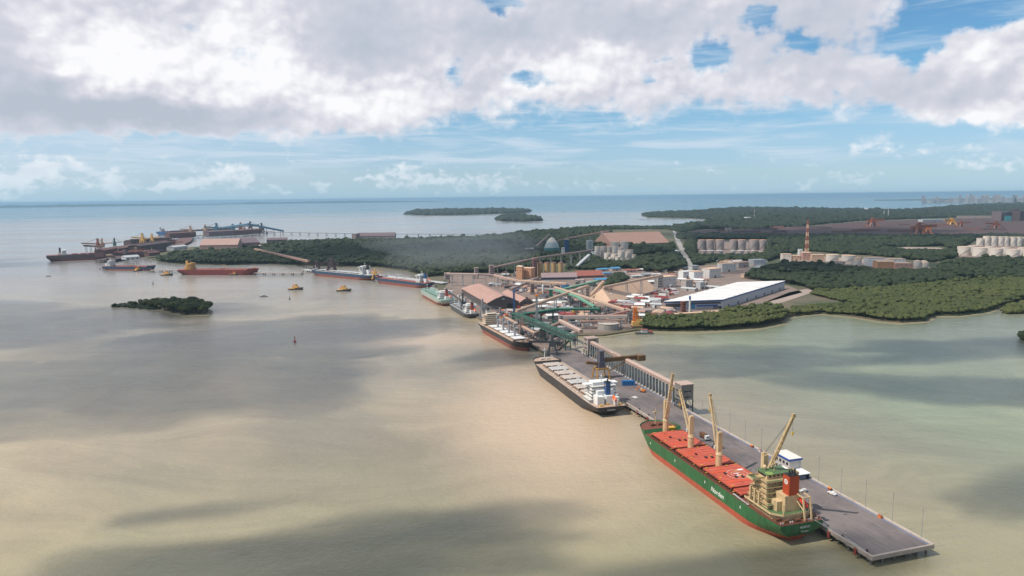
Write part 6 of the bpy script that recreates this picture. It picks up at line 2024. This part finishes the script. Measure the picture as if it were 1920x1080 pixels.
pier('ore_pier', 'dark ore pier running out to the huge ore carrier', [(195, 487), (330, 462)], 60, 9)
pier('ore_pier', 'rust coloured ore pier behind the blue hulled carrier', [(330, 444), (505, 434)], 55, 9, ORE_S)
pier('ore_pier', 'brown ore pier joining the two rows of loaders', [(322, 462), (345, 452), (350, 444)], 60, 9, ORE_S)
pier('approach_trestle', 'very long thin trestle bridge crossing the water to the wood', [(500, 435), (700, 438.5), (985, 439)], 10, 14, PURP, 60)
pier('berth_jetty', 'thin low jetty linking the oxblood tanker and the black unloading carrier', [(478, 511), (566, 511)], 14, 6, CONC, 24)
pier('berth_jetty', 'thin low jetty between the two small tankers', [(284, 506), (338, 506)], 14, 6, CONC, 24)
pier('berth_jetty', 'long jetty along which the oxblood tanker lies', [(340, 506), (480, 507)], 16, 6, CONC, 30)
pier('berth_jetty', 'jetty behind the dark red tanker', [(190, 501), (286, 503)], 14, 6, CONC, 30)
pier('berth_jetty', 'pale jetty with dolphins behind the black carrier and the red decked tanker', [(572, 505), (700, 515), (835, 530)], 18, 6, LGREY, 24)

Z0 = 2.4
fb = lambda name, label, xa, ya, xb, yb, dp, yt, wm, rm, st_='gable', rh=6, doors=3: bld(name, label, xa, ya, xb, yb, dp, tall(xa, ya, yt, Z0), wm, rm, st_, rh, None, doors, Z0)
fb('pink_warehouse', 'long faded pink warehouse standing above the dark wood', 375, 472, 446, 471, 60, 460, PINK_W, PINK_W, 'gable', 22)
fb('dark_shed', 'dusky purple shed adjoining the faded pink warehouse', 449, 468, 488, 466, 120, 456, PURP, PURP, 'gable', 16)
fb('dark_shed', 'low dusky roof behind the pale stockpiles', 500, 456, 538, 455, 60, 450, PURP, PURP, 'gable', 8)
fb('brown_warehouse', 'long brown grey warehouse alone at the water edge of the wood', 669, 452, 740, 451, 60, 443, MAUVE, PURP, 'gable', 14)
fb('end_tower', 'square end tower of the lone brown grey warehouse', 660, 452.5, 667.5, 452.5, 40, 438.5, MAUVE, MAUVE, 'flat', 2, 1)
for i, (x0, x1, yb, yt) in enumerate(((468, 501, 467, 454.5), (492, 510, 464, 455), (507, 537, 462, 452))):
    g = G((x0 + x1) / 2, yb, Z0); r = (x1 - x0) / 2 * g.y / F_PX
    o = MB(); prof = [(r * 1.0, -.3), (r * .8, r * .10), (r * .5, r * .24), (r * .22, r * .38), (.8, r * .45)]
    o.lathe((0, 0, 0), prof, 26)
    p = o.build('stockpile', SALT)
    p.location = (g.x, g.y + r * .6, Z0)
    for v in p.data.vertices:
        v.co += Vector((noise.noise(v.co * .05), noise.noise(v.co * .05 + Vector((9, 0, 0))), 0)) * r * .16
    tag(p, ['largest pale stockpile beside the dusky shed', 'small pale stockpile between two larger ones', 'wide pale stockpile at the far side of the three'][i], 'stockpile')
    occupy(Vector((g.x - r, g.y, 0)), Vector((1, 0, 0)), 2 * r, 1.5 * r)

random.seed(5)


def machine(label, x, yb, yt, wpx, m, boom=None, zb=9.0, kind='stacker', bm=None):
    """rail mounted ore machine: portal, tower, boom, counterweight"""
    g = G(x, yb, zb); H = tall(x, yb, yt, zb); w_ = wpx * g.y / F_PX
    o = thing('ore_loader', label, 'ore machine', g, 0)
    q = MB()
    for sx in (-1, 1):
        for sy in (-1, 1):
            q.beam((sx * w_ * .35, sy * w_ * .3, 0), (sx * w_ * .16, sy * w_ * .15, H * .5), w_ * .09, w_ * .09)
        q.b0(sx * w_ * .35 - w_ * .1, sx * w_ * .35 + w_ * .1, -w_ * .36, w_ * .36, -.2, 1.4)
    q.b0(-w_ * .25, w_ * .25, -w_ * .2, w_ * .2, H * .42, H * .56)
    q.build('portal', m, o)
    MB().b0(-w_ * .1, w_ * .1, -w_ * .1, w_ * .1, H * .56, H).b0(-w_ * .16, w_ * .16, -w_ * .15, w_ * .15, H * .56, H * .74).build('tower', bm or m, o)
    b_ = boom if boom is not None else w_
    MB().truss((0, 0, H * .6), (b_, -w_ * .2, H * .66), w_ * .12, w_ * .12, 8, w_ * .02).beam((0, 0, H * .63), (b_, -w_ * .2, H * .69), w_ * .1, w_ * .07).build('boom', m, o)
    MB().beam((0, 0, H * .6), (-b_ * .35, w_ * .1, H * .6), w_ * .1, w_ * .1).box((-b_ * .38, w_ * .1, H * .58), (w_ * .16, w_ * .2, w_ * .16)).build('counterweight', bm or m, o)
    MB().beam((0, 0, H), (b_ * .8, -w_ * .15, H * .68), w_ * .03, w_ * .03).beam((0, 0, H), (-b_ * .35, w_ * .1, H * .64), w_ * .03, w_ * .03).build('stay', m, o)
    return o


for a_ in (('rust red ship loader with twin sand coloured towers beside the ore carrier', 185, 475, 447, 14, ORE_M, -55), ('second rust red ship loader with sand tower on the dark ore pier', 193, 474, 447, 12, SAND_W, 40), ('thin green mast loader on the dark ore pier', 216, 470, 446, 9, GRN_D, 30),
           ('ochre stacker at the middle of the dark ore pier', 268, 462, 437, 16, OCHRE, -40), ('second ochre stacker on the dark ore pier', 286, 460, 438, 13, OCHRE, 35), ('sand coloured loader on the rust coloured pier', 358, 444, 423, 13, SAND_W, -50), ('second sand loader on the rust coloured pier', 386, 442, 421, 12, SAND_W, 50),
           ('tall blue loader on the rust coloured pier', 407, 442, 418, 15, SKY_B, -60), ('dark tower loader at the blue galleries', 470, 436, 415, 12, ORE_D, 50), ('dark loader at the outer end of the blue galleries', 491, 436, 418, 12, ORE_D, -50), ('pink loader before the blue galleries', 452, 439, 417, 11, ORE_M, 40), ('blue loader at the middle of the rust coloured pier', 437, 439, 420, 13, SKY_B, 50)):
    machine(*a_)
for lab, xa, ya, xb, yb, dp, yt, m in (('dark transfer shed in the middle of the ore pier', 222, 477, 262, 470, 40, 462, ORE_S), ('long dark shed at the land end of the ore pier', 262, 474, 322, 465, 40, 456, ORE_D), ('low rust shed on the ore pier beside the loaders', 196, 482, 222, 477, 30, 468, ORE_S),
                                       ('dark shed behind the long shed on the ore pier', 246, 460, 318, 454, 40, 449, ORE_D), ('rust stained shed on the rust coloured pier', 318, 447, 368, 444, 40, 434, ORE_S), ('purple stained shed below the blue galleries', 392, 444, 440, 441, 40, 431, PURP), ('rust stained sheds at the foot of the dark loaders', 440, 441, 492, 437, 40, 430, ORE_S),
                                       ('pale low hall on the shore by the dark sheds', 326, 470, 352, 467, 30, 463, LGREY), ('white low roofs on the shore behind the small red tanker', 236, 487, 262, 485, 30, 482, LGREY), ('low brown shed by the wood edge below the dark sheds', 280, 480, 300, 478, 24, 474, ORE_S)):
    bld('ore_shed', lab, xa, ya, xb, yb, dp, tall(xa, ya, yt, 9.0) * (.7 if xb - xa > 35 else .9), m, m, 'gable', 5, None, 3, 9.0, win=False)
random.seed(77)
for i in range(34):      # hoppers, switch houses and drive stations along the two ore piers
    if i < 18:
        u = random.random(); x, y = 200 + u * 125, 486 - u * 25 + random.uniform(-6, 2)
    else:
        u = random.random(); x, y = 330 + u * 172, 444 - u * 10 + random.uniform(-3, 1)
    gg = G(x, y, 9.0); m = (ORE_S, ORE_D, PURP, ORE_M, MAROON, SAND_W)[i % 6]; w_ = random.uniform(7, 16); h_ = random.uniform(7, 24)
    o = thing('transfer_house', 'small %s transfer house standing on the %s' % (('rust', 'dark', 'purple', 'orange red', 'maroon', 'sand coloured')[i % 6], 'dark ore pier' if i < 18 else 'rust coloured ore pier'), 'transfer house', gg, random.uniform(-.3, .3), 'transfer houses on the ore piers, ' + ('rust', 'dark', 'purple', 'orange red', 'maroon', 'sand')[i % 6] + (' near' if i < 18 else ' far'))
    MB().b0(-w_ / 2, w_ / 2, -w_ / 2, w_ / 2, h_ * .35, h_).build('walls', m, o)
    q = MB()
    for sx in (-1, 1):
        for sy in (-1, 1):
            q.b0(sx * w_ * .42 - .6, sx * w_ * .42 + .6, sy * w_ * .42 - .6, sy * w_ * .42 + .6, 0, h_ * .35)
    q.each('leg', ORE_D, o)
    if i % 3 == 0:
        MB().beam((0, 0, h_ - 2), (random.choice((-40, 40)), 5, h_ + random.uniform(-6, 8)), 4, 3.4).build('chute_gallery', m, o)
gf = lambda label, p, zp, q, zq, w=9, h=8, m=ORE_S, sup=4: gallery('conveyor_gallery', label, G(p[0], p[1], zp), G(q[0], q[1], zq), w, h, m, m, sup, ORE_D, zg=0, leg_w=6, braces=False)
gf('dark boom gallery reaching over the ore carrier', (157, 462), 34, (192, 464), 30, 7, 6)
gf('long dark gallery along the ore pier', (192, 470), 24, (322, 452), 26, 9, 8, ORE_S, 8)
gf('upper dark gallery behind the ore pier sheds', (244, 452), 30, (322, 449), 30, 9, 8, ORE_D, 5)
gf('rust gallery along the rust coloured pier', (318, 436), 26, (440, 430), 30, 10, 9, ORE_S, 7)
gf('blue gallery rising to the peak of the outer terminal', (400, 431), 34, (466, 422), 62, 12, 10, SKY_B, 4)
gf('blue gallery falling from the peak to the trestle bridge', (466, 422), 62, (532, 435), 20, 12, 10, SKY_B, 5)
gf('rust brown gallery crossing the dark wood down to the unloading berth', (478, 468.5), 14, (579, 492), 22, 7, 6, BROWN_R, 9)
for a_ in (('dark grab unloader over the bow of the black carrier', 594, 510, 488, 20, ORE_D, -30), ('large dark grab unloader over the middle of the black carrier', 622, 513, 484, 27, ORE_D, -35), ('ochre unloader at the bow of the red decked tanker', 703, 523, 504, 14, OCHRE, 20)):
    machine(*a_, zb=6.0)

machine('dark berth loader with a raised boom below the green truss', 1036, 664, 628, 26, DGREY, -28, zb=6.0)
machine('grey berth loader working over the cream housed carrier', 980, 628, 596, 20, DUST_G, -26, zb=4.0)

# ore stacking yard, machines and plant on the far shore
for a_ in (('orange stacker reclaimer alone on the far ore yard', 1636, 424, 408, 24, ORE_M, 60), ('large orange red reclaimer in the middle of the ore yard', 1722, 440, 417, 30, ORE_M, 70), ('second orange reclaimer with a raised boom beside the large one', 1738, 438, 421, 18, OR_V, -45), ('bright ochre stacker behind the reclaimers', 1784, 423, 409, 20, mat('bright_ochre_machine', (.60, .30, .03), .5), -50),
           ('small rust red stacker near the dark plant', 1802, 425, 414, 14, ORE_M, 45), ('rust red reclaimer on the outer ore yard', 1866, 430, 414, 18, ORE_M, -60)):
    machine(*a_, zb=2.4)
for lab, xa, ya, xb, yb, dp, yt, m in (('tall dark plant block on the far ore yard', 1863, 413, 1876, 413, 50, 396, PURP), ('dark plant hall with a purple roof', 1877, 414, 1898, 413, 60, 398, PURP), ('darkest tall plant block at the far ore yard', 1900, 413, 1910, 413, 50, 392, ORE_D), ('wide dark plant hall at the edge of the ore yard', 1912, 414, 1960, 413, 60, 396, ORE_D), ('teal faced plant block among the dark ones', 1886, 414.5, 1896, 414.5, 30, 405, mat('teal_plant_block', (.03, .20, .22), .6)),
                                       ('long pale roof before the dark plant', 1796, 409, 1862, 409, 40, 405, MAUVE), ('pale low roofs behind the ochre stacker', 1730, 416, 1776, 415, 40, 412, LGREY), ('white building in the far wood', 1399, 414, 1409, 413, 40, 408, WHITE), ('white house by the bay shore', 1620, 396, 1627, 396, 60, 390, WHITE), ('grey store at the bay shore behind the brown warehouse', 1311, 428, 1322, 428, 40, 422, LGREY), ('white store on the bay shore', 1328, 423, 1334, 423, 40, 418, LGREY), ('rose roofed store in the ore yard', 1360, 434, 1372, 434, 40, 428, MAUVE)):
    bld('far_building', lab, xa, ya, xb, yb, dp, tall(xa, ya, yt, Z0), m, m, 'flat', 2, None, 1, Z0, win=False)
for lab, x, yb, yt in (('thin red and white radio mast in the far wood', 1414, 411, 390), ('thin pale radio mast in the wood before the ore yard', 1657, 408, 394), ('second thin pale mast beside the radio mast', 1665, 409, 391)):
    g = G(x, yb, Z0); H = tall(x, yb, yt, Z0)
    o = thing('radio_mast', lab, 'mast', g)
    for i in range(5):
        MB().truss((0, 0, H * i / 5), (0, .001, H * (i + 1) / 5), 4 - .5 * i, 4 - .5 * i, 2, .7).build('mast_section', (RUST_R if 'red' in lab else LGREY) if i % 2 == 0 else WHITE, o)

random.seed(31)
for i in range(22):
    x = random.uniform(1330, 1900); y = random.uniform(424, 439) if x < 1600 else random.uniform(418, 438)
    gg = G(x, y, Z0); L_ = random.uniform(60, 170); w_ = random.uniform(16, 30); h_ = random.uniform(6, 11)
    o = MB().add([(-L_ / 2, -w_ / 2, 0), (L_ / 2, -w_ / 2, 0), (L_ / 2, w_ / 2, 0), (-L_ / 2, w_ / 2, 0), (-L_ / 2 + w_ * .4, 0, h_), (-L_ / 6, .5, h_ * .9), (L_ / 6, -.5, h_ * 1.05), (L_ / 2 - w_ * .4, 0, h_)], [(3, 2, 1, 0), (0, 1, 7, 6, 5, 4), (2, 3, 4, 5, 6, 7), (1, 2, 7), (3, 0, 4)]).build('ore_stockpile', [mat('iron_ore_heap', (.095, .042, .036), .95, .3, .03), mat('dark_ore_heap', (.05, .034, .034), .95, .3, .03)][i % 2])
    o.location = gg; o.rotation_euler = (0, 0, math.atan2(gg.x, gg.y) * -1 + random.uniform(-.1, .1))
    tag(o, ['long reddish ridge of iron ore in the far stacking yard', 'long dark ridge of ore in the far stacking yard'][i % 2], 'ore stockpile', ['reddish ore ridges', 'dark ore ridges'][i % 2])

# the city along the far bay
random.seed(11)
CITYM = [mat('city_render_%s' % nm, c, .7, .08, .02) for nm, c in (('pale', (.34, .32, .31)), ('rose', (.30, .25, .24)), ('grey', (.21, .21, .23)), ('white', (.44, .42, .41)))]
xs = 1728
k_ = 0
while xs < 2010:
    w_ = random.uniform(3, 8); g = G(xs + w_ / 2, random.uniform(379, 380.5), 5)
    h_ = random.choice((60, 80, 95, 110, 125, 140, 70, 150)) * random.uniform(.65, 1.0)
    W_ = w_ * g.y / F_PX * .92; a_ = math.atan2(g.x, g.y)
    m_ = random.choice(CITYM)
    o = thing('apartment_tower', 'pale apartment tower in the far city along the bay', 'tower block', (g.x, g.y, 3), -a_, 'tower blocks of the far city')
    q = MB().b0(-W_ / 2, W_ / 2, 0, 60, 0, h_); q.build('walls', m_, o)
    MB().b0(-W_ * .25, W_ * .25, 10, 40, h_, h_ + 9).build('roof_house', m_, o)
    b_ = MB()
    for j in range(3):
        z_ = h_ * (j + 1) / 4; b_.b0(-W_ * .42, W_ * .42, -.8, .05, z_, z_ + h_ * .09)
    b_.each('window_band', GREY, o)
    xs += w_ * random.uniform(.75, 1.3); k_ += 1


# ------------------------------------------------------------------ woods and mangroves
rng = np.random.default_rng(3)


def leaf_mat(name, cols, far=False):
    M = bpy.data.materials.new(name); M.use_nodes = True
    t = M.node_tree; t.nodes.clear(); k = N(t)
    geo = k.new('ShaderNodeNewGeometry')
    pos = geo.outputs['Position']
    a = k.noise(pos, .0075 if not far else .003, 4, .6); b = k.noise(pos, .09 if not far else .03, 4, .65)
    c = k.mix(k.ramp(a, .38, .62), (*cols[0], 1), (*cols[1], 1))
    c = k.mix(k.ramp(b, .48, .72), c, (*cols[2], 1))
    c = k.mix(k.mul(k.m('POWER', geo.outputs['Random Per Island'], 1.6), .75), c, (*cols[3], 1))
    p = k.new('ShaderNodeBsdfPrincipled'); k.put(p.inputs['Base Color'], c); p.inputs['Roughness'].default_value = .75
    p.inputs['Specular IOR Level'].default_value = .25
    o = k.new('ShaderNodeOutputMaterial'); t.links.new(p.outputs[0], o.inputs[0])
    return M


LEAF_W = leaf_mat('dark_wood_foliage', [(.015, .026, .011), (.023, .036, .013), (.008, .015, .007), (.034, .046, .015)])
LEAF_G = leaf_mat('olive_mangrove_foliage', [(.040, .056, .015), (.066, .078, .021), (.018, .029, .009), (.074, .082, .024)])
LEAF_F = leaf_mat('far_wood_foliage', [(.017, .027, .015), (.024, .034, .016), (.012, .019, .011), (.028, .038, .017)], True)


def template(sub, seed, amp):
    bm = bmesh.new(); bmesh.ops.create_icosphere(bm, subdivisions=sub, radius=1)
    for v in bm.verts:
        p = v.co.normalized()
        f = 1 + amp * noise.fractal(Vector((p.x * 1.6 + seed * 5.3, p.y * 1.6 + seed, p.z * 1.6)), 1, 2, 4) + amp * .75 * noise.noise(p * 4.7 + Vector((seed, 0, 0)))
        z_ = p.z * f
        v.co = Vector((p.x * f, p.y * f, z_ * (.72 if z_ > 0 else .55)))
    vs = np.array([v.co[:] for v in bm.verts]); fs = np.array([[v.index for v in f.verts] for f in bm.faces])
    bm.free()
    return vs, fs


TPL = {s: [template(s, i, .42) for i in range(6)] for s in (2, 3)}


def inside(px, py, poly):
    r = np.zeros(len(px), bool); n_ = len(poly); j = n_ - 1
    for i in range(n_):
        xi, yi = poly[i]; xj, yj = poly[j]
        c = ((yi > py) != (yj > py)) & (px < (xj - xi) * (py - yi) / (yj - yi + 1e-12) + xi)
        r ^= c; j = i
    return r


def keep_clear(px, py, pad=0):
    ok = np.ones(len(px), bool)
    for (o, ux, uy, lx, ly, m) in FPS:
        dx_, dy_ = px - o.x, py - o.y
        u = dx_ * ux.x + dy_ * ux.y; v = dx_ * uy.x + dy_ * uy.y
        m += pad
        ok &= ~((u > -m) & (u < lx + m) & (v > -m * 2.2) & (v < ly + m))
    return ok


def wood(name, label, polys, spacing, r, h, m, sub=2, holes=(), thin=0.0, pad=0, z0=LZ, clump=None):
    polys = [W2(p, z0) for p in polys]; holes = [W2(p, z0) for p in holes]
    P = []
    for poly in polys:
        a = np.array(poly); x0, y0 = a.min(0); x1, y1 = a.max(0)
        nx, ny = int((x1 - x0) / spacing) + 1, int((y1 - y0) / spacing) + 1
        gx, gy = np.meshgrid(np.arange(nx), np.arange(ny))
        gx = x0 + (gx.ravel() + rng.uniform(-.45, .45, nx * ny) + .5 * (gy.ravel() % 2)) * spacing
        gy = y0 + (gy.ravel() + rng.uniform(-.45, .45, nx * ny)) * spacing
        ok = inside(gx, gy, poly)
        ok &= np.abs(gx) < gy * .80 + 60           # nothing far outside the view
        for hp in holes:
            ok &= ~inside(gx, gy, hp)
        gx, gy = gx[ok], gy[ok]
        ok = keep_clear(gx, gy, pad)
        if thin:
            nz = np.array([noise.noise(Vector((x / 90, y / 90, 3))) for x, y in zip(gx, gy)])
            ok &= nz > -1 + 2 * thin * rng.random(len(gx)) - .3
        P.append(np.stack([gx[ok], gy[ok]], 1))
    P = np.concatenate(P)
    V = []; F_ = []; base = 0
    sz = rng.uniform(.6, 1.4, len(P)); rot = rng.uniform(0, 6.28, len(P)); ti = rng.integers(0, 6, len(P))
    big = np.array([noise.noise(Vector((x / 160, y / 160, 1.5))) for x, y in P]) if len(P) else np.zeros(0)
    em = rng.random(len(P)) < .05
    sz = np.where(em, sz * 1.25, sz); fine = np.array([noise.noise(Vector((x / 34, y / 34, 8.5))) for x, y in P])
    for i, (x, y) in enumerate(P):
        vs, fs = TPL[sub][ti[i]]
        c, s = math.cos(rot[i]), math.sin(rot[i]); k = r * sz[i]
        hh = h * (1 + .45 * big[i] + .35 * fine[i]) * (.62 + .42 * sz[i]) * (1.3 if em[i] else 1)
        q = np.empty_like(vs)
        q[:, 0] = x + k * (vs[:, 0] * c - vs[:, 1] * s); q[:, 1] = y + k * (vs[:, 0] * s + vs[:, 1] * c)
        q[:, 2] = np.maximum(z0 + hh - k * .55 + vs[:, 2] * k, z0 - 1)
        V.append(q); F_.append(fs + base); base += len(vs)
    V = np.concatenate(V); F_ = np.concatenate(F_)
    me = bpy.data.meshes.new(name)
    me.vertices.add(len(V)); me.vertices.foreach_set('co', V.ravel())
    me.loops.add(F_.size); me.loops.foreach_set('vertex_index', F_.ravel().astype(np.int32))
    me.polygons.add(len(F_)); me.polygons.foreach_set('loop_start', np.arange(0, F_.size, 3, dtype=np.int32))
    me.update(calc_edges=True); me.validate()
    me.materials.append(m)
    o = bpy.data.objects.new(name, me); COL.objects.link(o)
    print(name, len(P), len(F_))
    return tag(o, label, 'wood', None, 'stuff')


wood('wood', 'dark wood covering the point between the berths and the bay', [[(297, 488), (345, 476), (450, 470), (545, 455), (660, 453.5), (880, 448.5), (960, 440), (1000, 436), (1080, 430.5), (1140, 427), (1146, 440), (1143, 462), (1110, 476), (1085, 482), (1075, 500), (1064, 508), (1000, 500), (965, 512), (900, 512), (842, 516), (800, 520), (760, 506), (700, 500), (600, 498), (500, 494), (420, 496), (330, 494), (297, 490)]],
     8.2, 5.7, 11, LEAF_W, holes=[[(1000, 494), (1064, 494), (1064, 508), (1000, 508)]])
wood('wood', 'low trees along the bay shore behind the brown warehouse', [[(1082, 429.5), (1145, 425.5), (1262, 425.5), (1320, 420), (1337, 416), (1350, 419), (1300, 432), (1275, 436), (1256, 430), (1150, 430), (1130, 434)]], 14, 9, 8, LEAF_W)
wood('wood', 'dark wood between the white tanks and the road', [[(1172, 500), (1200, 487), (1262, 478), (1276, 482), (1286, 505), (1240, 511), (1190, 508)], [(1066, 500), (1083, 484), (1104, 476), (1112, 486), (1140, 498), (1180, 496), (1190, 503), (1120, 506), (1085, 506)], [(1140, 464), (1262, 464), (1266, 475), (1190, 480), (1190, 470)], [(1084, 430), (1140, 427), (1146, 436), (1120, 452), (1090, 450)], [(1128, 544), (1160, 536), (1178, 528), (1170, 520), (1150, 524)]], 9, 6.5, 11, LEAF_W)
wood('wood', 'dark wood behind the plant and round the grey tanks', [[(1290, 446), (1470, 443), (1660, 446), (1800, 446), (1830, 450), (1790, 470), (1792, 484), (1745, 492), (1640, 480), (1500, 470), (1440, 490), (1395, 490), (1330, 492), (1304, 500), (1285, 470)]], 12.5, 8.5, 11, LEAF_W,
     holes=[[(1303, 449), (1440, 449), (1445, 466), (1430, 483), (1303, 483)], [(1650, 463), (1768, 462), (1800, 474), (1740, 474), (1655, 472)], [(1430, 463), (1455, 458), (1475, 460), (1440, 470)]])
wood('wood', 'darker wood standing behind the white warehouse', [[(1395, 522), (1425, 508), (1470, 497), (1540, 502), (1640, 511), (1750, 512), (1800, 490), (1930, 490), (2100, 497), (2100, 520), (1900, 525), (1740, 535), (1600, 545), (1520, 545), (1500, 536), (1478, 533)]], 7.0, 4.9, 10, LEAF_W, holes=[[(1640, 488), (1742, 488), (1745, 508.5), (1640, 507)]])
wood('mangrove', 'olive mangrove forest along the bay shore', [[(1500, 560), (1535, 546), (1600, 543), (1740, 533), (1900, 522), (2120, 516), (2120, 556), (1925, 565), (1886, 572), (1850, 583), (1800, 590), (1752, 590), (1735, 600), (1690, 603), (1650, 600), (1600, 592), (1540, 586), (1480, 592), (1490, 570)]], 4.7, 3.2, 6.0, LEAF_G, 2)
wood('mangrove', 'dense mangrove strip before the white warehouse', [[(1206, 606), (1215, 598), (1290, 598), (1360, 590), (1400, 583), (1440, 577), (1462, 584), (1478, 592), (1466, 604), (1420, 613), (1360, 617), (1300, 619), (1197, 618)]], 3.6, 2.7, 8.5, LEAF_G, 2, pad=-2)
wood('mangrove', 'mangrove tongue beyond the narrow creek', [[(1886, 589), (1880, 584), (1894, 578), (1930, 573), (1990, 571), (1990, 587), (1925, 589)], [(1920, 639), (1914, 634), (1927, 629), (1990, 626), (1990, 644)]], 5.5, 4.4, 6, LEAF_G, 3, z0=.7)
wood('wood', 'far wood on the low headland across the bay', [[(1206, 403), (1216, 400.5), (1300, 397.5), (1380, 391), (1450, 390.5), (1500, 392.5), (1600, 393.5), (1700, 395.5), (1750, 391.5), (1800, 386.5), (1920, 382.5), (2000, 382), (2000, 407), (1860, 409), (1800, 417), (1600, 421), (1460, 429), (1290, 430), (1262, 427), (1300, 423), (1345, 416.5), (1335, 411), (1290, 408.5), (1218, 407)]], 27, 20, 15, LEAF_F, 2, holes=[[(1296, 432), (1480, 426), (1610, 414), (1780, 408), (2000, 406), (2000, 441), (1650, 443.5), (1450, 441), (1300, 440)]])
wood('wood', 'far wood between the ore yard and the plant', [[(1268, 440), (1290, 439), (1450, 438.5), (1650, 441), (1900, 439), (2000, 438), (2000, 455), (1850, 453), (1800, 445), (1660, 445), (1470, 442), (1290, 446), (1276, 450)], [(1600, 418), (1700, 417), (2000, 416), (2000, 417.5), (1760, 419.5), (1600, 422)]], 18, 13, 7, LEAF_F, 2, holes=[ORE_A])
wood('wood', 'wooded islets lying far out in the bay', [[(760, 401.5), (800, 403.5), (870, 402.5), (930, 400.5), (985, 398.5), (994, 396), (975, 394), (850, 394), (778, 396)], [(931, 411), (946, 414.5), (985, 415), (1016, 413.6), (1003, 410), (970, 405.5), (946, 405.5)]], 30, 24, 18, LEAF_F, 2, z0=1.5)


# the wooded island in the river: every tree of its own
def crown_mesh(seed):
    r_ = random.Random(seed); mb = MB()
    for j in range(5):
        vs, fs = TPL[3][(seed + j) % 6]
        k = r_.uniform(.5, .75); o = Vector((r_.uniform(-.5, .5), r_.uniform(-.5, .5), r_.uniform(-.15, .3))) if j else Vector((0, 0, .1))
        mb.add([tuple(Vector(v) * k + o) for v in vs], [tuple(f) for f in fs])
    for j in range(160):
        d = Vector((r_.gauss(0, 1), r_.gauss(0, 1), abs(r_.gauss(0, .8)))).normalized(); p = d * r_.uniform(.8, 1.12); p.z *= .75
        u = d.orthogonal().normalized() * .09; w_ = d.cross(u).normalized() * .07
        t_ = Vector((r_.uniform(-.05, .05), r_.uniform(-.05, .05), r_.uniform(-.05, .05)))
        mb.add([p - u, p - w_ + t_, p + u, p + w_], [(0, 1, 2, 3)])
    return mb


protos = []
for i in range(4):
    t = thing('mangrove_tree', 'round crowned dark green tree in the thicket of the river island', 'tree', (0, 0, 0), 0, 'trees on the river island')
    crown_mesh(i).build('crown', LEAF_G if i % 2 else LEAF_W, t)
    tr = MB(); tr.tube((0, 0, -1.6), (.05, .03, -.2), .10, .06, 7)
    for a_ in (.3, 2.2, 4.4):
        tr.tube((.03, .02, -.7), (.4 * math.cos(a_), .4 * math.sin(a_), .1), .05, .02, 5)
        tr.tube((0, 0, -.9), (.28 * math.cos(a_ + .6), .28 * math.sin(a_ + .6), -1.65), .035, .03, 5)
    tr.build('trunk', mat('mangrove_bark', (.10, .075, .055), .9), t)
    protos.append(t)
isl = W2([(232, 574), (262, 574), (300, 581), (345, 591.5), (388, 590), (394, 583), (382, 575), (335, 568), (275, 569)], .7)
pts = []
a = np.array(isl); tries = 0
rnd = random.Random(4)
while len(pts) < 95 and tries < 6000:
    tries += 1
    x = rnd.uniform(a[:, 0].min(), a[:, 0].max()); y = rnd.uniform(a[:, 1].min(), a[:, 1].max())
    if inside(np.array([x]), np.array([y]), isl)[0] and all((x - q[0]) ** 2 + (y - q[1]) ** 2 > 6.2 ** 2 for q in pts):
        pts.append((x, y))
gL = G(300, 575, .7)
for i, (x, y) in enumerate(pts):
    p = protos[i % 4] if i < 4 else copy_tree(protos[i % 4])
    u = (x - a[:, 0].min()) / (a[:, 0].max() - a[:, 0].min())
    s = (3.2 + 3.4 * min(1, u * 1.7)) * rnd.uniform(.85, 1.25)
    p.location = (x, y, .7 + s * 1.35); p.scale = (s * rnd.uniform(.95, 1.25), s * rnd.uniform(.95, 1.25), s); p.rotation_euler = (0, 0, rnd.uniform(0, 6.28))
wood('undergrowth', 'low mangrove scrub at the flat tip of the river island', [[(210, 574.5), (235, 575.5), (275, 579.5), (300, 581), (290, 572), (250, 569.5), (225, 571.5)]], 4, 3.0, 2.4, LEAF_W, 2, z0=.7)
